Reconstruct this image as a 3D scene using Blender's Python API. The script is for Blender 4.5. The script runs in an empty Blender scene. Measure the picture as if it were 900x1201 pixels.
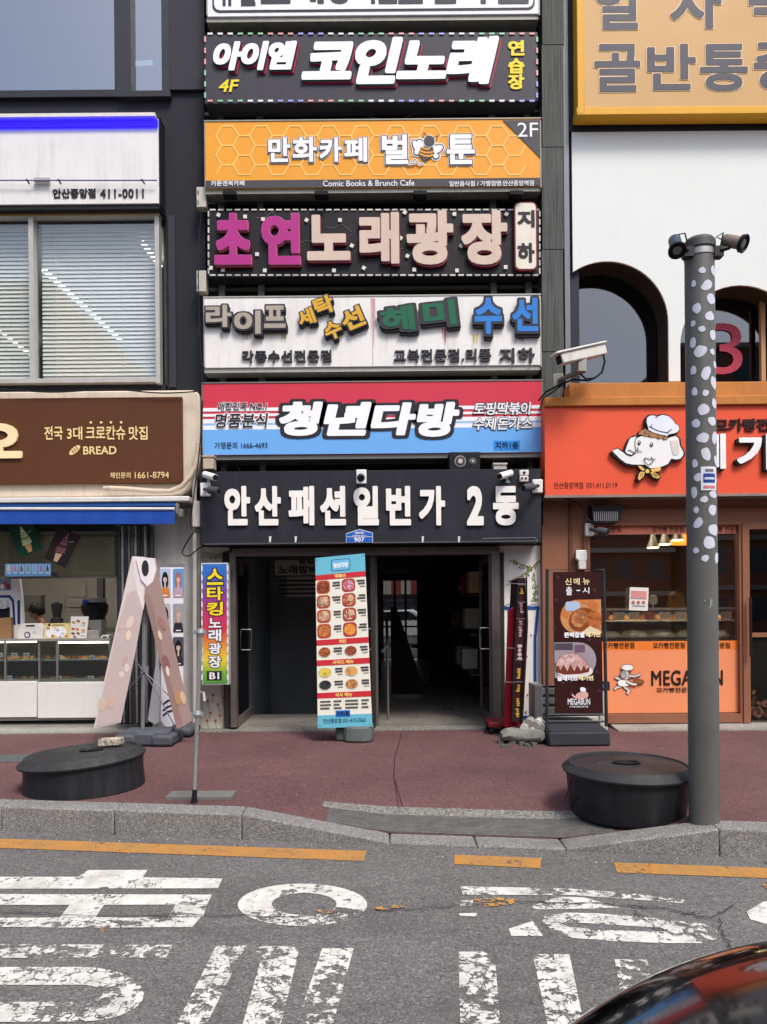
import bpy, bmesh, math, random
import numpy as np
from mathutils import Vector, Matrix
random.seed(7)
SC = bpy.context.scene
COL = SC.collection
R = math.radians

# ---------------------------------------------------------------- camera, sky, sun, exposure
F, CX, CY, EYE, TH = 860.0, 450.0, 712.0, 1.55, 0.009
cam = bpy.data.objects.new('camera', bpy.data.cameras.new('camera'))
COL.objects.link(cam)
cam.matrix_world = Matrix.Translation((0, 0, EYE)) @ Matrix.Rotation(R(90), 4, 'X') @ Matrix.Rotation(-TH, 4, 'Z')
cam.data.sensor_fit = 'VERTICAL'
cam.data.sensor_height = 36
cam.data.lens = F / 1201 * 36
cam.data.shift_y = (CY - 600.5) / 1201
cam.data.clip_start, cam.data.clip_end = 0.05, 2000
SC.camera = cam

SUN_EL, SUN_AZ = 56, 150            # the sun stands high behind the viewer's right shoulder, veiled
wd = bpy.data.worlds.new('World')
SC.world = wd
wd.use_nodes = True
nt = wd.node_tree
sky = nt.nodes.new('ShaderNodeTexSky')
sky.sky_type = 'NISHITA'
sky.sun_disc = False
sky.sun_elevation = R(SUN_EL)
sky.sun_rotation = R(SUN_AZ)
sky.air_density, sky.dust_density, sky.ozone_density = 1.0, 3.0, 1.0
nt.links.new(sky.outputs[0], nt.nodes['Background'].inputs[0])
nt.nodes['Background'].inputs[1].default_value = 0.10
sl = bpy.data.lights.new('sun', 'SUN')
sl.energy, sl.angle, sl.color = 1.3, R(16), (1, 0.955, 0.89)
sun = bpy.data.objects.new('sun', sl)
COL.objects.link(sun)
_a, _e = R(SUN_AZ), R(SUN_EL)
_to = Vector((math.sin(_a) * math.cos(_e), math.cos(_a) * math.cos(_e), math.sin(_e)))
sun.rotation_euler = _to.to_track_quat('Z', 'Y').to_euler()
sun.location = (-4, -6, 12)
vs = SC.view_settings
vs.view_transform, vs.look, vs.gamma, vs.use_curve_mapping = 'Standard', 'None', 1, False
vs.exposure = 1.27
SC.cycles.max_bounces = 8
SC.cycles.transparent_max_bounces = 24
SC.cycles.use_denoising = True

# ---------------------------------------------------------------- materials
def lin(h):
    h = h.lstrip('#')
    c = [int(h[i:i + 2], 16) / 255 for i in (0, 2, 4)]
    return tuple((x / 12.92 if x <= .04045 else ((x + .055) / 1.055) ** 2.4) for x in c) + (1,)
_mc = {}
def _new(name):
    m = bpy.data.materials.new(name)
    m.use_nodes = True
    n = m.node_tree
    return m, n, n.nodes['Principled BSDF'], n.nodes.new, n.links.new
def _coord(N, L, scale=(1, 1, 1)):
    t = N('ShaderNodeTexCoord'); mp = N('ShaderNodeMapping')
    mp.inputs['Scale'].default_value = scale
    L(t.outputs['Object'], mp.inputs[0])
    return mp.outputs[0]
def _noise(N, L, co, scale, detail=4, rough=.6):
    n = N('ShaderNodeTexNoise')
    n.inputs['Scale'].default_value, n.inputs['Detail'].default_value, n.inputs['Roughness'].default_value = scale, detail, rough
    L(co, n.inputs['Vector'])
    return n.outputs['Fac']
def _rng(N, L, src, a, b, c, d):
    r = N('ShaderNodeMapRange')
    for k, v in zip((1, 2, 3, 4), (a, b, c, d)):
        r.inputs[k].default_value = v
    L(src, r.inputs[0])
    return r.outputs[0]
def _mix(N, L, fac, a, b, mode='MIX'):
    x = N('ShaderNodeMix'); x.data_type = 'RGBA'; x.blend_type = mode
    for s, v in ((x.inputs[0], fac), (x.inputs[6], a), (x.inputs[7], b)):
        if isinstance(v, (float, int, tuple)): s.default_value = v
        else: L(v, s)
    return x.outputs[2]
def _bump(N, L, h, strength, dist, p):
    b = N('ShaderNodeBump')
    b.inputs['Strength'].default_value, b.inputs['Distance'].default_value = strength, dist
    L(h, b.inputs['Height']); L(b.outputs[0], p.inputs['Normal'])

def m(hexa, rough=.55, metal=0, var=.10, scale=3., stain=0., stainc='#4a4038', bump=0., bscale=60., coat=0., emit=0., streak=.12):
    """Paint, plastic, metal, print: a base colour with slight unevenness and, where asked, run-down dirt."""
    k = (hexa, rough, metal, var, scale, stain, stainc, bump, bscale, coat, emit, streak)
    if k in _mc: return _mc[k]
    mt, n, p, N, L = _new('surface_' + hexa.strip('#'))
    co = _coord(N, L)
    f = _noise(N, L, co, scale, 6, .65)
    v = _rng(N, L, f, .3, .7, 1 - var, 1 + var * .6)
    col = _mix(N, L, 1., lin(hexa), v, 'MULTIPLY')
    if stain:
        s1 = _noise(N, L, _coord(N, L, (9, 9, .9)), 1., 6, .7)
        s2 = _noise(N, L, co, 1.7, 4, .6)
        mm = N('ShaderNodeMath'); mm.operation = 'MULTIPLY'
        L(_rng(N, L, s1, .45, .75, 0, 1), mm.inputs[0]); L(_rng(N, L, s2, .35, .7, 0, 1), mm.inputs[1])
        m2 = N('ShaderNodeMath'); m2.operation = 'MULTIPLY'; m2.inputs[1].default_value = stain
        L(mm.outputs[0], m2.inputs[0])
        col = _mix(N, L, m2.outputs[0], col, lin(stainc))
    L(col, p.inputs['Base Color'])
    L(_rng(N, L, f, .3, .7, max(.03, rough - .08), min(1, rough + .1)), p.inputs['Roughness'])
    p.inputs['Metallic'].default_value = metal
    if rough > .3 and not metal: p.inputs['Specular IOR Level'].default_value = .22
    p.inputs['Coat Weight'].default_value = coat
    p.inputs['Coat Roughness'].default_value = .05
    if bump: _bump(N, L, _noise(N, L, co, bscale, 4), bump, .01, p)
    if emit:
        p.inputs['Emission Color'].default_value = lin(hexa)
        p.inputs['Emission Strength'].default_value = emit
    _mc[k] = mt
    return mt

def glass(refl=.06, tint='#e8eeee', rough=.0):
    k = ('glass', refl, tint, rough)
    if k in _mc: return _mc[k]
    mt, n, p, N, L = _new('glass')
    n.nodes.remove(p)
    out = n.nodes['Material Output']
    g = N('ShaderNodeBsdfGlossy'); g.inputs['Roughness'].default_value = rough
    t = N('ShaderNodeBsdfTransparent'); t.inputs[0].default_value = lin(tint)
    fr = N('ShaderNodeFresnel'); fr.inputs[0].default_value = 1.45
    a = N('ShaderNodeMath'); a.operation = 'ADD'; a.inputs[1].default_value = refl; a.use_clamp = True
    L(fr.outputs[0], a.inputs[0])
    ge = N('ShaderNodeNewGeometry'); fb = N('ShaderNodeMath'); fb.operation = 'SUBTRACT'; fb.inputs[0].default_value = 1; L(ge.outputs['Backfacing'], fb.inputs[1])
    ff = N('ShaderNodeMath'); ff.operation = 'MULTIPLY'; L(a.outputs[0], ff.inputs[0]); L(fb.outputs[0], ff.inputs[1])   # only the outer face of a pane mirrors
    a = ff
    mx = N('ShaderNodeMixShader')
    L(a.outputs[0], mx.inputs[0]); L(t.outputs[0], mx.inputs[1]); L(g.outputs[0], mx.inputs[2]); L(mx.outputs[0], out.inputs[0])
    _mc[k] = mt
    return mt

def speckle(name, base, dark, light, scale, rough=.9, big=.12, bump=.35, patch=None):
    mt, n, p, N, L = _new(name)
    co = _coord(N, L)
    vo = N('ShaderNodeTexVoronoi'); vo.inputs['Scale'].default_value = scale; L(co, vo.inputs['Vector'])
    r = N('ShaderNodeValToRGB')
    sx = N('ShaderNodeSeparateColor'); L(vo.outputs['Color'], sx.inputs[0])
    L(sx.outputs[0], r.inputs[0])
    e = r.color_ramp.elements
    e[0].position, e[0].color = .05, lin(dark)
    e[1].position, e[1].color = .95, lin(light)
    k = e.new(.32); k.color = lin(base)
    k = e.new(.74); k.color = lin(base)
    f2 = _noise(N, L, co, .9, 5, .6)
    col = _mix(N, L, 1., r.outputs[0], _rng(N, L, f2, .3, .7, 1 - big, 1 + big), 'MULTIPLY')
    f3 = _noise(N, L, co, scale * .16, 5, .7)
    col = _mix(N, L, 1., col, _rng(N, L, f3, .3, .7, .82, 1.14), 'MULTIPLY')
    if patch:
        f4 = _noise(N, L, _coord(N, L, (.6, 1.6, 1)), 1.3, 6, .65)
        col = _mix(N, L, _rng(N, L, f4, .54, .7, 0, .55), col, lin(patch))
    L(col, p.inputs['Base Color'])
    p.inputs['Roughness'].default_value = rough
    p.inputs['Specular IOR Level'].default_value = .25
    _bump(N, L, vo.outputs['Distance'], bump, .006, p)
    return mt

def worn_paint(name, hexa, wear, scale=18., crackle=0.05, dirt='#7d7a72'):
    """Road paint with flaked-off holes and a crackle net: where it has gone the asphalt below shows."""
    mt, n, p, N, L = _new(name)
    out = n.nodes['Material Output']
    co = _coord(N, L)
    f = _noise(N, L, co, scale, 8, .72)
    f0 = _noise(N, L, co, scale * .16, 3, .5)
    add = N('ShaderNodeMath'); add.operation = 'ADD'
    L(_rng(N, L, f, 0, 1, 0, .58), add.inputs[0]); L(_rng(N, L, f0, 0, 1, 0, .42), add.inputs[1])
    keep = _rng(N, L, add.outputs[0], wear - .012, wear + .012, 0, 1)
    vo = N('ShaderNodeTexVoronoi'); vo.feature = 'DISTANCE_TO_EDGE'; vo.inputs['Scale'].default_value = 11
    wob = N('ShaderNodeMixRGB'); wob.blend_type = 'ADD'; wob.inputs[0].default_value = .16
    nz = N('ShaderNodeTexNoise'); nz.inputs['Scale'].default_value = 14; L(co, nz.inputs['Vector'])
    L(co, wob.inputs[1]); L(nz.outputs['Color'], wob.inputs[2]); L(wob.outputs[0], vo.inputs['Vector'])
    cm = N('ShaderNodeMath'); cm.operation = 'MULTIPLY'; cm.inputs[1].default_value = crackle
    L(_rng(N, L, _noise(N, L, co, 3.1, 3, .6), .42, .66, .02, 1.25), cm.inputs[0])
    cd = N('ShaderNodeMath'); cd.operation = 'SUBTRACT'; L(vo.outputs['Distance'], cd.inputs[0]); L(cm.outputs[0], cd.inputs[1])
    ck = _rng(N, L, cd.outputs[0], -.012, .004, 0, 1)
    mu = N('ShaderNodeMath'); mu.operation = 'MULTIPLY'; L(keep, mu.inputs[0]); L(ck, mu.inputs[1])
    col = _mix(N, L, _rng(N, L, _noise(N, L, co, 5, 6, .7), .36, .72, 0, .68), lin(hexa), lin(dirt))
    L(col, p.inputs['Base Color']); p.inputs['Roughness'].default_value = .8
    t = N('ShaderNodeBsdfTransparent'); mx = N('ShaderNodeMixShader')
    L(mu.outputs[0], mx.inputs[0]); L(t.outputs[0], mx.inputs[1]); L(p.outputs[0], mx.inputs[2]); L(mx.outputs[0], out.inputs[0])
    return mt

def food(c1, c2, c3, scale=60.):
    k = ('food', c1, c2, c3, scale)
    if k in _mc: return _mc[k]
    mt, n, p, N, L = _new('printed_food')
    co = _coord(N, L)
    vo = N('ShaderNodeTexVoronoi'); vo.inputs['Scale'].default_value = scale; L(co, vo.inputs['Vector'])
    sx = N('ShaderNodeSeparateColor'); L(vo.outputs['Color'], sx.inputs[0])
    r = N('ShaderNodeValToRGB'); L(sx.outputs[0], r.inputs[0])
    e = r.color_ramp.elements
    e[0].color, e[1].color = lin(c1), lin(c3)
    e.new(.55).color = lin(c2)
    L(r.outputs[0], p.inputs['Base Color']); p.inputs['Roughness'].default_value = .4
    _mc[k] = mt
    return mt

def ramp_print(stops, z0, z1):
    """A printed rainbow: the ink's colours from the board's foot (z0) to its head (z1), in the board's own coordinates."""
    mt, n, p, N, L = _new('printed_rainbow')
    t = N('ShaderNodeTexCoord'); s = N('ShaderNodeSeparateXYZ'); L(t.outputs['Object'], s.inputs[0])
    r = N('ShaderNodeValToRGB'); L(_rng(N, L, s.outputs[2], z0, z1, 0, 1), r.inputs[0])
    e = r.color_ramp.elements
    e[0].position, e[0].color = stops[0][0], lin(stops[0][1])
    e[1].position, e[1].color = stops[-1][0], lin(stops[-1][1])
    for q, c in stops[1:-1]: e.new(q).color = lin(c)
    L(r.outputs[0], p.inputs['Base Color']); p.inputs['Roughness'].default_value = .45
    return mt

# ---------------------------------------------------------------- surfaces: turn photo measures into real places
def unroll(x, y):
    return x - TH * (y - CY), y + TH * (x - CX)
def W(x, y, d):
    x, y = unroll(x, y)
    return Vector(((x - CX) / F * d, d, EYE - (y - CY) / F * d))
def G(x, y, z):
    x, y = unroll(x, y)
    d = (EYE - z) * F / (y - CY)
    return Vector(((x - CX) / F * d, d, z))
class PX:                       # a wall-parallel plane at distance d
    def __init__(s, d): s.d = d
    def at(s, cx, cy):
        b, k = W(cx, cy, s.d), s.d / F
        return lambda dx, dy, off=0: Vector((b.x + dx * k, b.y - off, b.z - dy * k))
class PAN:                      # a flat or leaning board: u 0..1 left to right, v 0..1 top to bottom (scaled by U, V)
    def __init__(s, tl, tr, br, bl, U=1., V=1.):
        s.c = [Vector(q) for q in (tl, tr, br, bl)]
        s.U, s.V = U, V
        s.n = (s.c[1] - s.c[0]).cross(s.c[3] - s.c[0]).normalized()
        if s.n.y > 0: s.n = -s.n
    def at(s, cx, cy):
        a, b, c, d = s.c
        def fn(dx, dy, off=0):
            u, v = (cx + dx) / s.U, (cy + dy) / s.V
            return (a * (1 - u) + b * u) * (1 - v) + (d * (1 - u) + c * u) * v + s.n * off
        return fn
class GRD:                      # the road sheet
    def __init__(s, z): s.z = z
    def at(s, cx, cy):
        return lambda dx, dy, off=0: G(cx + dx, cy + dy, s.z) + Vector((0, 0, off))

# ---------------------------------------------------------------- lettering outlines
_gc = {}
def _fill(loops):
    """Closed outlines -> filled triangles, by way of a flat curve."""
    cu = bpy.data.curves.new('t', 'CURVE')
    cu.dimensions, cu.fill_mode = '2D', 'BOTH'
    for lp in loops:
        sp = cu.splines.new('POLY')
        sp.points.add(len(lp) - 1)
        sp.points.foreach_set('co', [c for x, y in lp for c in (x, y, 0, 1)])
        sp.use_cyclic_u = True
    return cu
def _to_mesh(cu):
    o = bpy.data.objects.new('t', cu)
    COL.objects.link(o)
    me = bpy.data.meshes.new_from_object(o.evaluated_get(bpy.context.evaluated_depsgraph_get()))
    v = [(q.co.x, q.co.y) for q in me.vertices]
    f = [tuple(p.vertices) for p in me.polygons]
    bpy.data.objects.remove(o); bpy.data.meshes.remove(me)
    (bpy.data.curves.remove)(cu)
    return v, f
def glyph(body, bold, shear, sp):
    """Letter shapes made heavier by `bold` em: a distance field round the plain letter, contoured afresh."""
    k = (body, round(bold, 4), shear, sp)
    if k in _gc: return _gc[k]
    k0 = (body, 0, shear, sp, 'plain')
    if k0 not in _gc:
        cu = bpy.data.curves.new('t', 'FONT')
        cu.body, cu.shear, cu.space_character, cu.resolution_u = body, shear, sp, 4
        _gc[k0] = _to_mesh(cu)
    v, f = _gc[k0]
    if bold < .004:
        _gc[k] = (v, f)
        return v, f
    V = np.array(v)
    h = .0125 if len(body) < 5 else .02
    pad = bold + 3 * h
    x0, y0 = V[:, 0].min() - pad, V[:, 1].min() - pad
    nx, ny = int((V[:, 0].max() + pad - x0) / h) + 2, int((V[:, 1].max() + pad - y0) / h) + 2
    gx, gy = x0 + h * np.arange(nx), y0 + h * np.arange(ny)
    ins = np.zeros((ny, nx), bool)
    ec = {}
    for t in f:
        for a, c in zip(t, t[1:] + t[:1]):
            q = (min(a, c), max(a, c)); ec[q] = ec.get(q, 0) + 1
        T = V[list(t)]
        i0, i1 = int((T[:, 0].min() - x0) / h), int((T[:, 0].max() - x0) / h) + 2
        j0, j1 = int((T[:, 1].min() - y0) / h), int((T[:, 1].max() - y0) / h) + 2
        X, Y = gx[None, i0:i1], gy[j0:j1, None]
        e = []
        for p, q in zip(T, np.roll(T, -1, 0)): e.append((q[0] - p[0]) * (Y - p[1]) - (q[1] - p[1]) * (X - p[0]))
        e = np.array(e)
        ins[j0:j1, i0:i1] |= np.all(e >= -1e-9, 0) | np.all(e <= 1e-9, 0)
    D = np.full((ny, nx), 9.)
    rw = int((bold + 2.5 * h) / h) + 1
    for (a, c), n in ec.items():
        if n != 1: continue
        p, q = V[a], V[c]
        m_ = max(1, int(np.hypot(*(q - p)) / (h * .8)))
        for t in range(m_ + 1):
            s_ = p + (q - p) * t / m_
            i, j = int(round((s_[0] - x0) / h)), int(round((s_[1] - y0) / h))
            i0, i1, j0, j1 = max(0, i - rw), min(nx, i + rw + 1), max(0, j - rw), min(ny, j + rw + 1)
            d = ((gx[None, i0:i1] - s_[0]) ** 4 + (gy[j0:j1, None] - s_[1]) ** 4)
            D[j0:j1, i0:i1] = np.minimum(D[j0:j1, i0:i1], d)
    D = np.where(D < 9, np.power(D, .25), 9.)
    L = np.where(ins, -np.minimum(D, .1), np.minimum(D, bold + 4 * h)) - bold
    L[np.abs(L) < 1e-7] = 1e-7
    S_ = L < 0
    c4 = S_[:-1, :-1] * 1 + S_[:-1, 1:] * 2 + S_[1:, 1:] * 4 + S_[1:, :-1] * 8
    nxt = {}
    tab = {1: ((3, 0),), 2: ((0, 1),), 3: ((3, 1),), 4: ((1, 2),), 5: ((3, 0), (1, 2)), 6: ((0, 2),), 7: ((3, 2),), 8: ((2, 3),), 9: ((2, 0),), 10: ((0, 1), (2, 3)), 11: ((2, 1),), 12: ((1, 3),), 13: ((1, 0),), 14: ((0, 3),)}
    key = lambda j, i, e: ((j, i, 0) if e == 0 else (j, i + 1, 1) if e == 1 else (j + 1, i, 0) if e == 2 else (j, i, 1))
    js, is_ = np.nonzero((c4 > 0) & (c4 < 15))
    for j, i in zip(js.tolist(), is_.tolist()):
        for a, c in tab[int(c4[j, i])]: nxt[key(j, i, a)] = key(j, i, c)
    def pt(q):
        j, i, v_ = q
        a, c = L[j, i], (L[j + 1, i] if v_ else L[j, i + 1])
        u = a / (a - c)
        return (x0 + h * i, y0 + h * (j + u)) if v_ else (x0 + h * (i + u), y0 + h * j)
    loops = []
    while nxt:
        s0, q = next(iter(nxt.items()))
        lp = [s0]
        del nxt[s0]
        while q != s0 and q in nxt:
            lp.append(q); q = nxt.pop(q)
        P = [pt(q) for q in lp]
        Q = []                                       # drop points on straight runs
        for i in range(len(P)):
            a, c, d = (Q[-1] if Q else P[i - 1]), P[i], P[(i + 1) % len(P)]
            if abs((c[0] - a[0]) * (d[1] - a[1]) - (c[1] - a[1]) * (d[0] - a[0])) > h * h * .03: Q.append(c)
        if len(Q) > 2: loops.append(Q)
    _gc[k] = _to_mesh(_fill(loops))
    return _gc[k]

# ---------------------------------------------------------------- mesh builder
class MB:
    def __init__(s): s.v, s.f, s.i, s.mats, s.n = [], [], [], [], 0
    def mi(s, mat):
        if mat not in s.mats: s.mats.append(mat)
        return s.mats.index(mat)
    def lift(s):                # hair's-breadth steps so that no two faces share a plane
        s.n += 1
        return .00012 * (s.n % 7)
    def add(s, vs, fs, mat):
        b, k = len(s.v), s.mi(mat)
        s.v += [Vector(q) for q in vs]
        s.f += [tuple(b + q for q in f) for f in fs]
        s.i += [k] * len(fs)
        return s
    def hexa(s, p, mat):
        return s.add(p, [(0, 1, 2, 3), (7, 6, 5, 4), (0, 4, 5, 1), (1, 5, 6, 2), (2, 6, 7, 3), (3, 7, 4, 0)], mat)
    def box(s, x0, x1, y0, y1, z0, z1, mat):
        return s.hexa([(x0, y0, z1), (x1, y0, z1), (x1, y0, z0), (x0, y0, z0), (x0, y1, z1), (x1, y1, z1), (x1, y1, z0), (x0, y1, z0)], mat)
    def rect(s, S, x0, y0, x1, y1, mat, th=.004, off=0., rot=0.):
        fn = S.at((x0 + x1) / 2, (y0 + y1) / 2); j = s.lift(); off += j; th += j * .5
        w, h = (x1 - x0) / 2, (y1 - y0) / 2
        c, q = math.cos(rot), math.sin(rot)
        co = [(a * c - b * q, a * q + b * c) for a, b in ((-w, -h), (w, -h), (w, h), (-w, h))]
        return s.hexa([fn(a, b, off) for a, b in co] + [fn(a, b, off - th) for a, b in co], mat)
    def poly(s, S, pts, mat, th=.004, off=0.):
        xs, ys = [p[0] for p in pts], [p[1] for p in pts]
        cx, cy = (min(xs) + max(xs)) / 2, (min(ys) + max(ys)) / 2
        fn, n = S.at(cx, cy), len(pts)
        off += s.lift()
        vs = [fn(a - cx, b - cy, off) for a, b in pts] + [fn(a - cx, b - cy, off - th) for a, b in pts]
        fs = [tuple(range(n)), tuple(range(2 * n - 1, n - 1, -1))] + [(i, i + n, (i + 1) % n + n, (i + 1) % n) for i in range(n)]
        return s.add(vs, fs, mat)
    def sheet(s, S, pts, mat, off=0.):
        xs, ys = [p[0] for p in pts], [p[1] for p in pts]
        cx, cy = (min(xs) + max(xs)) / 2, (min(ys) + max(ys)) / 2
        fn = S.at(cx, cy)
        return s.add([fn(a - cx, b - cy, off) for a, b in pts], [tuple(range(len(pts)))], mat)
    def ell(s, S, x, y, rx, ry, mat, th=.004, off=0., n=24, rot=0., a0=0., a1=360.):
        full = a1 - a0 >= 360
        k = n if full else n + 1
        c, q = math.cos(R(rot)), math.sin(R(rot))
        pts = []
        for i in range(k):
            t = R(a0 + (a1 - a0) * i / n)
            a, b = rx * math.cos(t), ry * math.sin(t)
            pts.append((x + a * c - b * q, y + a * q + b * c))
        return s.poly(S, pts, mat, th, off)
    def rrect(s, S, x0, y0, x1, y1, r, mat, th=.004, off=0., n=5):
        pts = []
        for cx, cy, a in ((x1 - r, y0 + r, -90), (x1 - r, y1 - r, 0), (x0 + r, y1 - r, 90), (x0 + r, y0 + r, 180)):
            for i in range(n + 1):
                t = R(a + 90 * i / n)
                pts.append((cx + r * math.cos(t), cy + r * math.sin(t)))
        return s.poly(S, pts, mat, th, off)
    def stroke(s, S, pts, w, mat, th=.003, off=0.):
        for (a, b), (c, d) in zip(pts, pts[1:]):
            l = math.hypot(c - a, d - b) or 1
            ux, uy = (c - a) / l, (d - b) / l
            a2, b2, c2, d2 = a - ux * w * .3, b - uy * w * .3, c + ux * w * .3, d + uy * w * .3
            nx, ny = -uy * w / 2, ux * w / 2
            s.poly(S, [(a2 + nx, b2 + ny), (c2 + nx, d2 + ny), (c2 - nx, d2 - ny), (a2 - nx, b2 - ny)], mat, th, off)
        return s
    def text(s, S, body, x0, y0, x1, y1, mat, bold=.02, shear=0., th=.004, off=.004, sp=1., rot=0., grow=0., side=None):
        v0, f0 = glyph(body, bold, shear, sp)
        gx0, gx1 = min(q[0] for q in v0), max(q[0] for q in v0)
        gy0, gy1 = min(q[1] for q in v0), max(q[1] for q in v0)
        v, f = (v0, f0) if not grow else glyph(body, bold + grow, shear, sp)
        cx, cy = (x0 + x1) / 2, (y0 + y1) / 2
        fn = S.at(cx, cy)
        kx, ky = (x1 - x0) / max(gx1 - gx0, 1e-6), (y1 - y0) / max(gy1 - gy0, 1e-6)
        c, q = math.cos(R(rot)), math.sin(R(rot))
        P = []
        for a, b in v:
            dx, dy = (a - (gx0 + gx1) / 2) * kx, -(b - (gy0 + gy1) / 2) * ky
            P.append((dx * c - dy * q, dx * q + dy * c))
        n = len(P)
        s.add([fn(a, b, off) for a, b in P], f, mat)
        if th > .0045:
            ec = {}
            for fc in f:
                for a, b in zip(fc, fc[1:] + fc[:1]):
                    kk = (min(a, b), max(a, b))
                    ec[kk] = None if kk in ec else (a, b)
            bd = [e for e in ec.values() if e]
            idx = {}
            vs2 = []
            for e in bd:
                for a in e:
                    if a not in idx:
                        idx[a] = len(vs2) // 2
                        vs2 += [fn(P[a][0], P[a][1], off), fn(P[a][0], P[a][1], off - th)]
            s.add(vs2, [(2 * idx[b], 2 * idx[a], 2 * idx[a] + 1, 2 * idx[b] + 1) for a, b in bd], side or mat)
        return s
    def chars(s, S, body, boxes, mat, **k):
        for ch, b in zip(body, boxes): s.text(S, ch, *b, mat, **k)
        return s
    def tube(s, path, r, mat, n=8, caps=True):
        path = [Vector(p) for p in path]
        vs, fs, k = [], [], len(path)
        up = None
        for i, p in enumerate(path):
            t = (path[min(i + 1, k - 1)] - path[max(i - 1, 0)]).normalized()
            if up is None: up = Vector((0, 0, 1)) if abs(t.z) < .9 else Vector((1, 0, 0))
            a = t.cross(up).normalized(); up = a.cross(t).normalized()
            rr = r[i] if isinstance(r, (list, tuple)) else r
            for j in range(n):
                q = 2 * math.pi * j / n
                vs.append(p + a * math.cos(q) * rr + up * math.sin(q) * rr)
        for i in range(k - 1):
            for j in range(n):
                fs.append((i * n + j, i * n + (j + 1) % n, (i + 1) * n + (j + 1) % n, (i + 1) * n + j))
        if caps: fs += [tuple(range(n - 1, -1, -1)), tuple(range((k - 1) * n, k * n))]
        return s.add(vs, fs, mat)
    def lathe(s, prof, o, mat, n=48, axis=None, sx=1., sy=1.):
        o = Vector(o)
        q = axis or Matrix.Identity(3)
        vs, fs, k = [], [], len(prof)
        for r, z in prof:
            for j in range(n):
                a = 2 * math.pi * j / n
                vs.append(o + q @ Vector((r * sx * math.cos(a), r * sy * math.sin(a), z)))
        for i in range(k - 1):
            for j in range(n):
                fs.append((i * n + j, i * n + (j + 1) % n, (i + 1) * n + (j + 1) % n, (i + 1) * n + j))
        fs += [tuple(range(n - 1, -1, -1)), tuple(range((k - 1) * n, k * n))]
        return s.add(vs, fs, mat)
    def build(s, name, parent=None, bevel=0., label=None, cat=None, group=None, kind=None, origin=None, recalc=True):
        if not s.v: return None
        root = parent
        if parent is None:
            xs, ys, zs = [q.x for q in s.v], [q.y for q in s.v], [q.z for q in s.v]
            org = Vector(origin) if origin else Vector(((min(xs) + max(xs)) / 2, (min(ys) + max(ys)) / 2, min(zs)))
        else:
            org = Vector(parent['_o'])
        me = bpy.data.meshes.new(name)
        me.from_pydata([tuple(q - org) for q in s.v], [], s.f)
        for mt in s.mats: me.materials.append(mt)
        me.polygons.foreach_set('material_index', s.i)
        me.update()
        if recalc:
            bm = bmesh.new(); bm.from_mesh(me)
            bmesh.ops.recalc_face_normals(bm, faces=bm.faces)
            bm.to_mesh(me); bm.free()
        me.polygons.foreach_set('use_smooth', [True] * len(me.polygons))
        me.set_sharp_from_angle(angle=R(32))
        o = bpy.data.objects.new(name, me)
        COL.objects.link(o)
        if parent is None: o.location = org
        else: o.parent = parent
        o['_o'] = tuple(org)
        if bevel:
            bv = o.modifiers.new('edge', 'BEVEL')
            bv.width, bv.segments, bv.limit_method, bv.angle_limit = bevel, 2, 'ANGLE', R(40)
        tag(o, label, cat, group, kind)
        return o
def tag(o, label=None, cat=None, group=None, kind=None):
    for k, v in (('label', label), ('category', cat), ('group', group), ('kind', kind)):
        if v: o[k] = v
def thing(name, label, cat, loc, group=None):
    o = bpy.data.objects.new(name, None)
    COL.objects.link(o)
    o.empty_display_size = .1
    o.location = loc
    o['_o'] = tuple(loc)
    tag(o, label, cat, group)
    return o
def copy_tree(o, parent=None):
    c = o.copy(); COL.objects.link(c); c.parent = parent
    for ch in list(o.children): copy_tree(ch, c)
    return c

# ---------------------------------------------------------------- ground, road, kerb, pavement
def xx(x, d): return (x - CX) / F * d
def zz(y, d): return EYE - (y - CY) / F * d
RZ = -0.17
def Yk(X): return 5.30 - 0.14 * X
def drop(X):
    if X < -1.07 or X > 2.27: return 0.
    if X < 0.03: return (X + 1.07) / 1.10
    if X > 1.26: return (2.27 - X) / 1.01
    return 1.
def zwalk(X, s):
    pr = ((0, .152), (.2, .14), (.48, .09), (.6, .06), (1.3, 0.), (50, 0.))
    for (a, p), (b, q) in zip(pr, pr[1:]):
        if s <= b: return -drop(X) * (p + (q - p) * (s - a) / (b - a))
    return 0.
ASPH = speckle('asphalt', '#63615f', '#4b4a49', '#7d7b77', 120., .92, .18, .28, patch='#4b4a49')
REDW = speckle('red_asphalt', '#614545', '#463232', '#735554', 150., .92, .2, .4, patch='#523c3e')
GRAN = speckle('granite', '#7b7a77', '#4a4948', '#a5a29c', 190., .8, .12, .2, patch='#5b5955')
CONC = speckle('concrete', '#77756f', '#54524d', '#8f8d87', 70., .85, .16, .15, patch='#5a5853')

b = MB()
b.add([(-300, -300, -.35), (300, -300, -.35), (300, 300, -.35), (-300, 300, -.35)], [(0, 1, 2, 3)], CONC)
b.build('ground', kind='structure')
b = MB()
b.add([(-60, -15, RZ), (60, -15, RZ), (60, Yk(60) if Yk(60) > 0 else 1.0, RZ), (12, Yk(12) + .1, RZ), (-12, Yk(-12) + .1, RZ), (-60, Yk(-60) + .1, RZ)], [(0, 1, 2, 3, 4, 5)], ASPH)
b.build('road', kind='structure')

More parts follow.
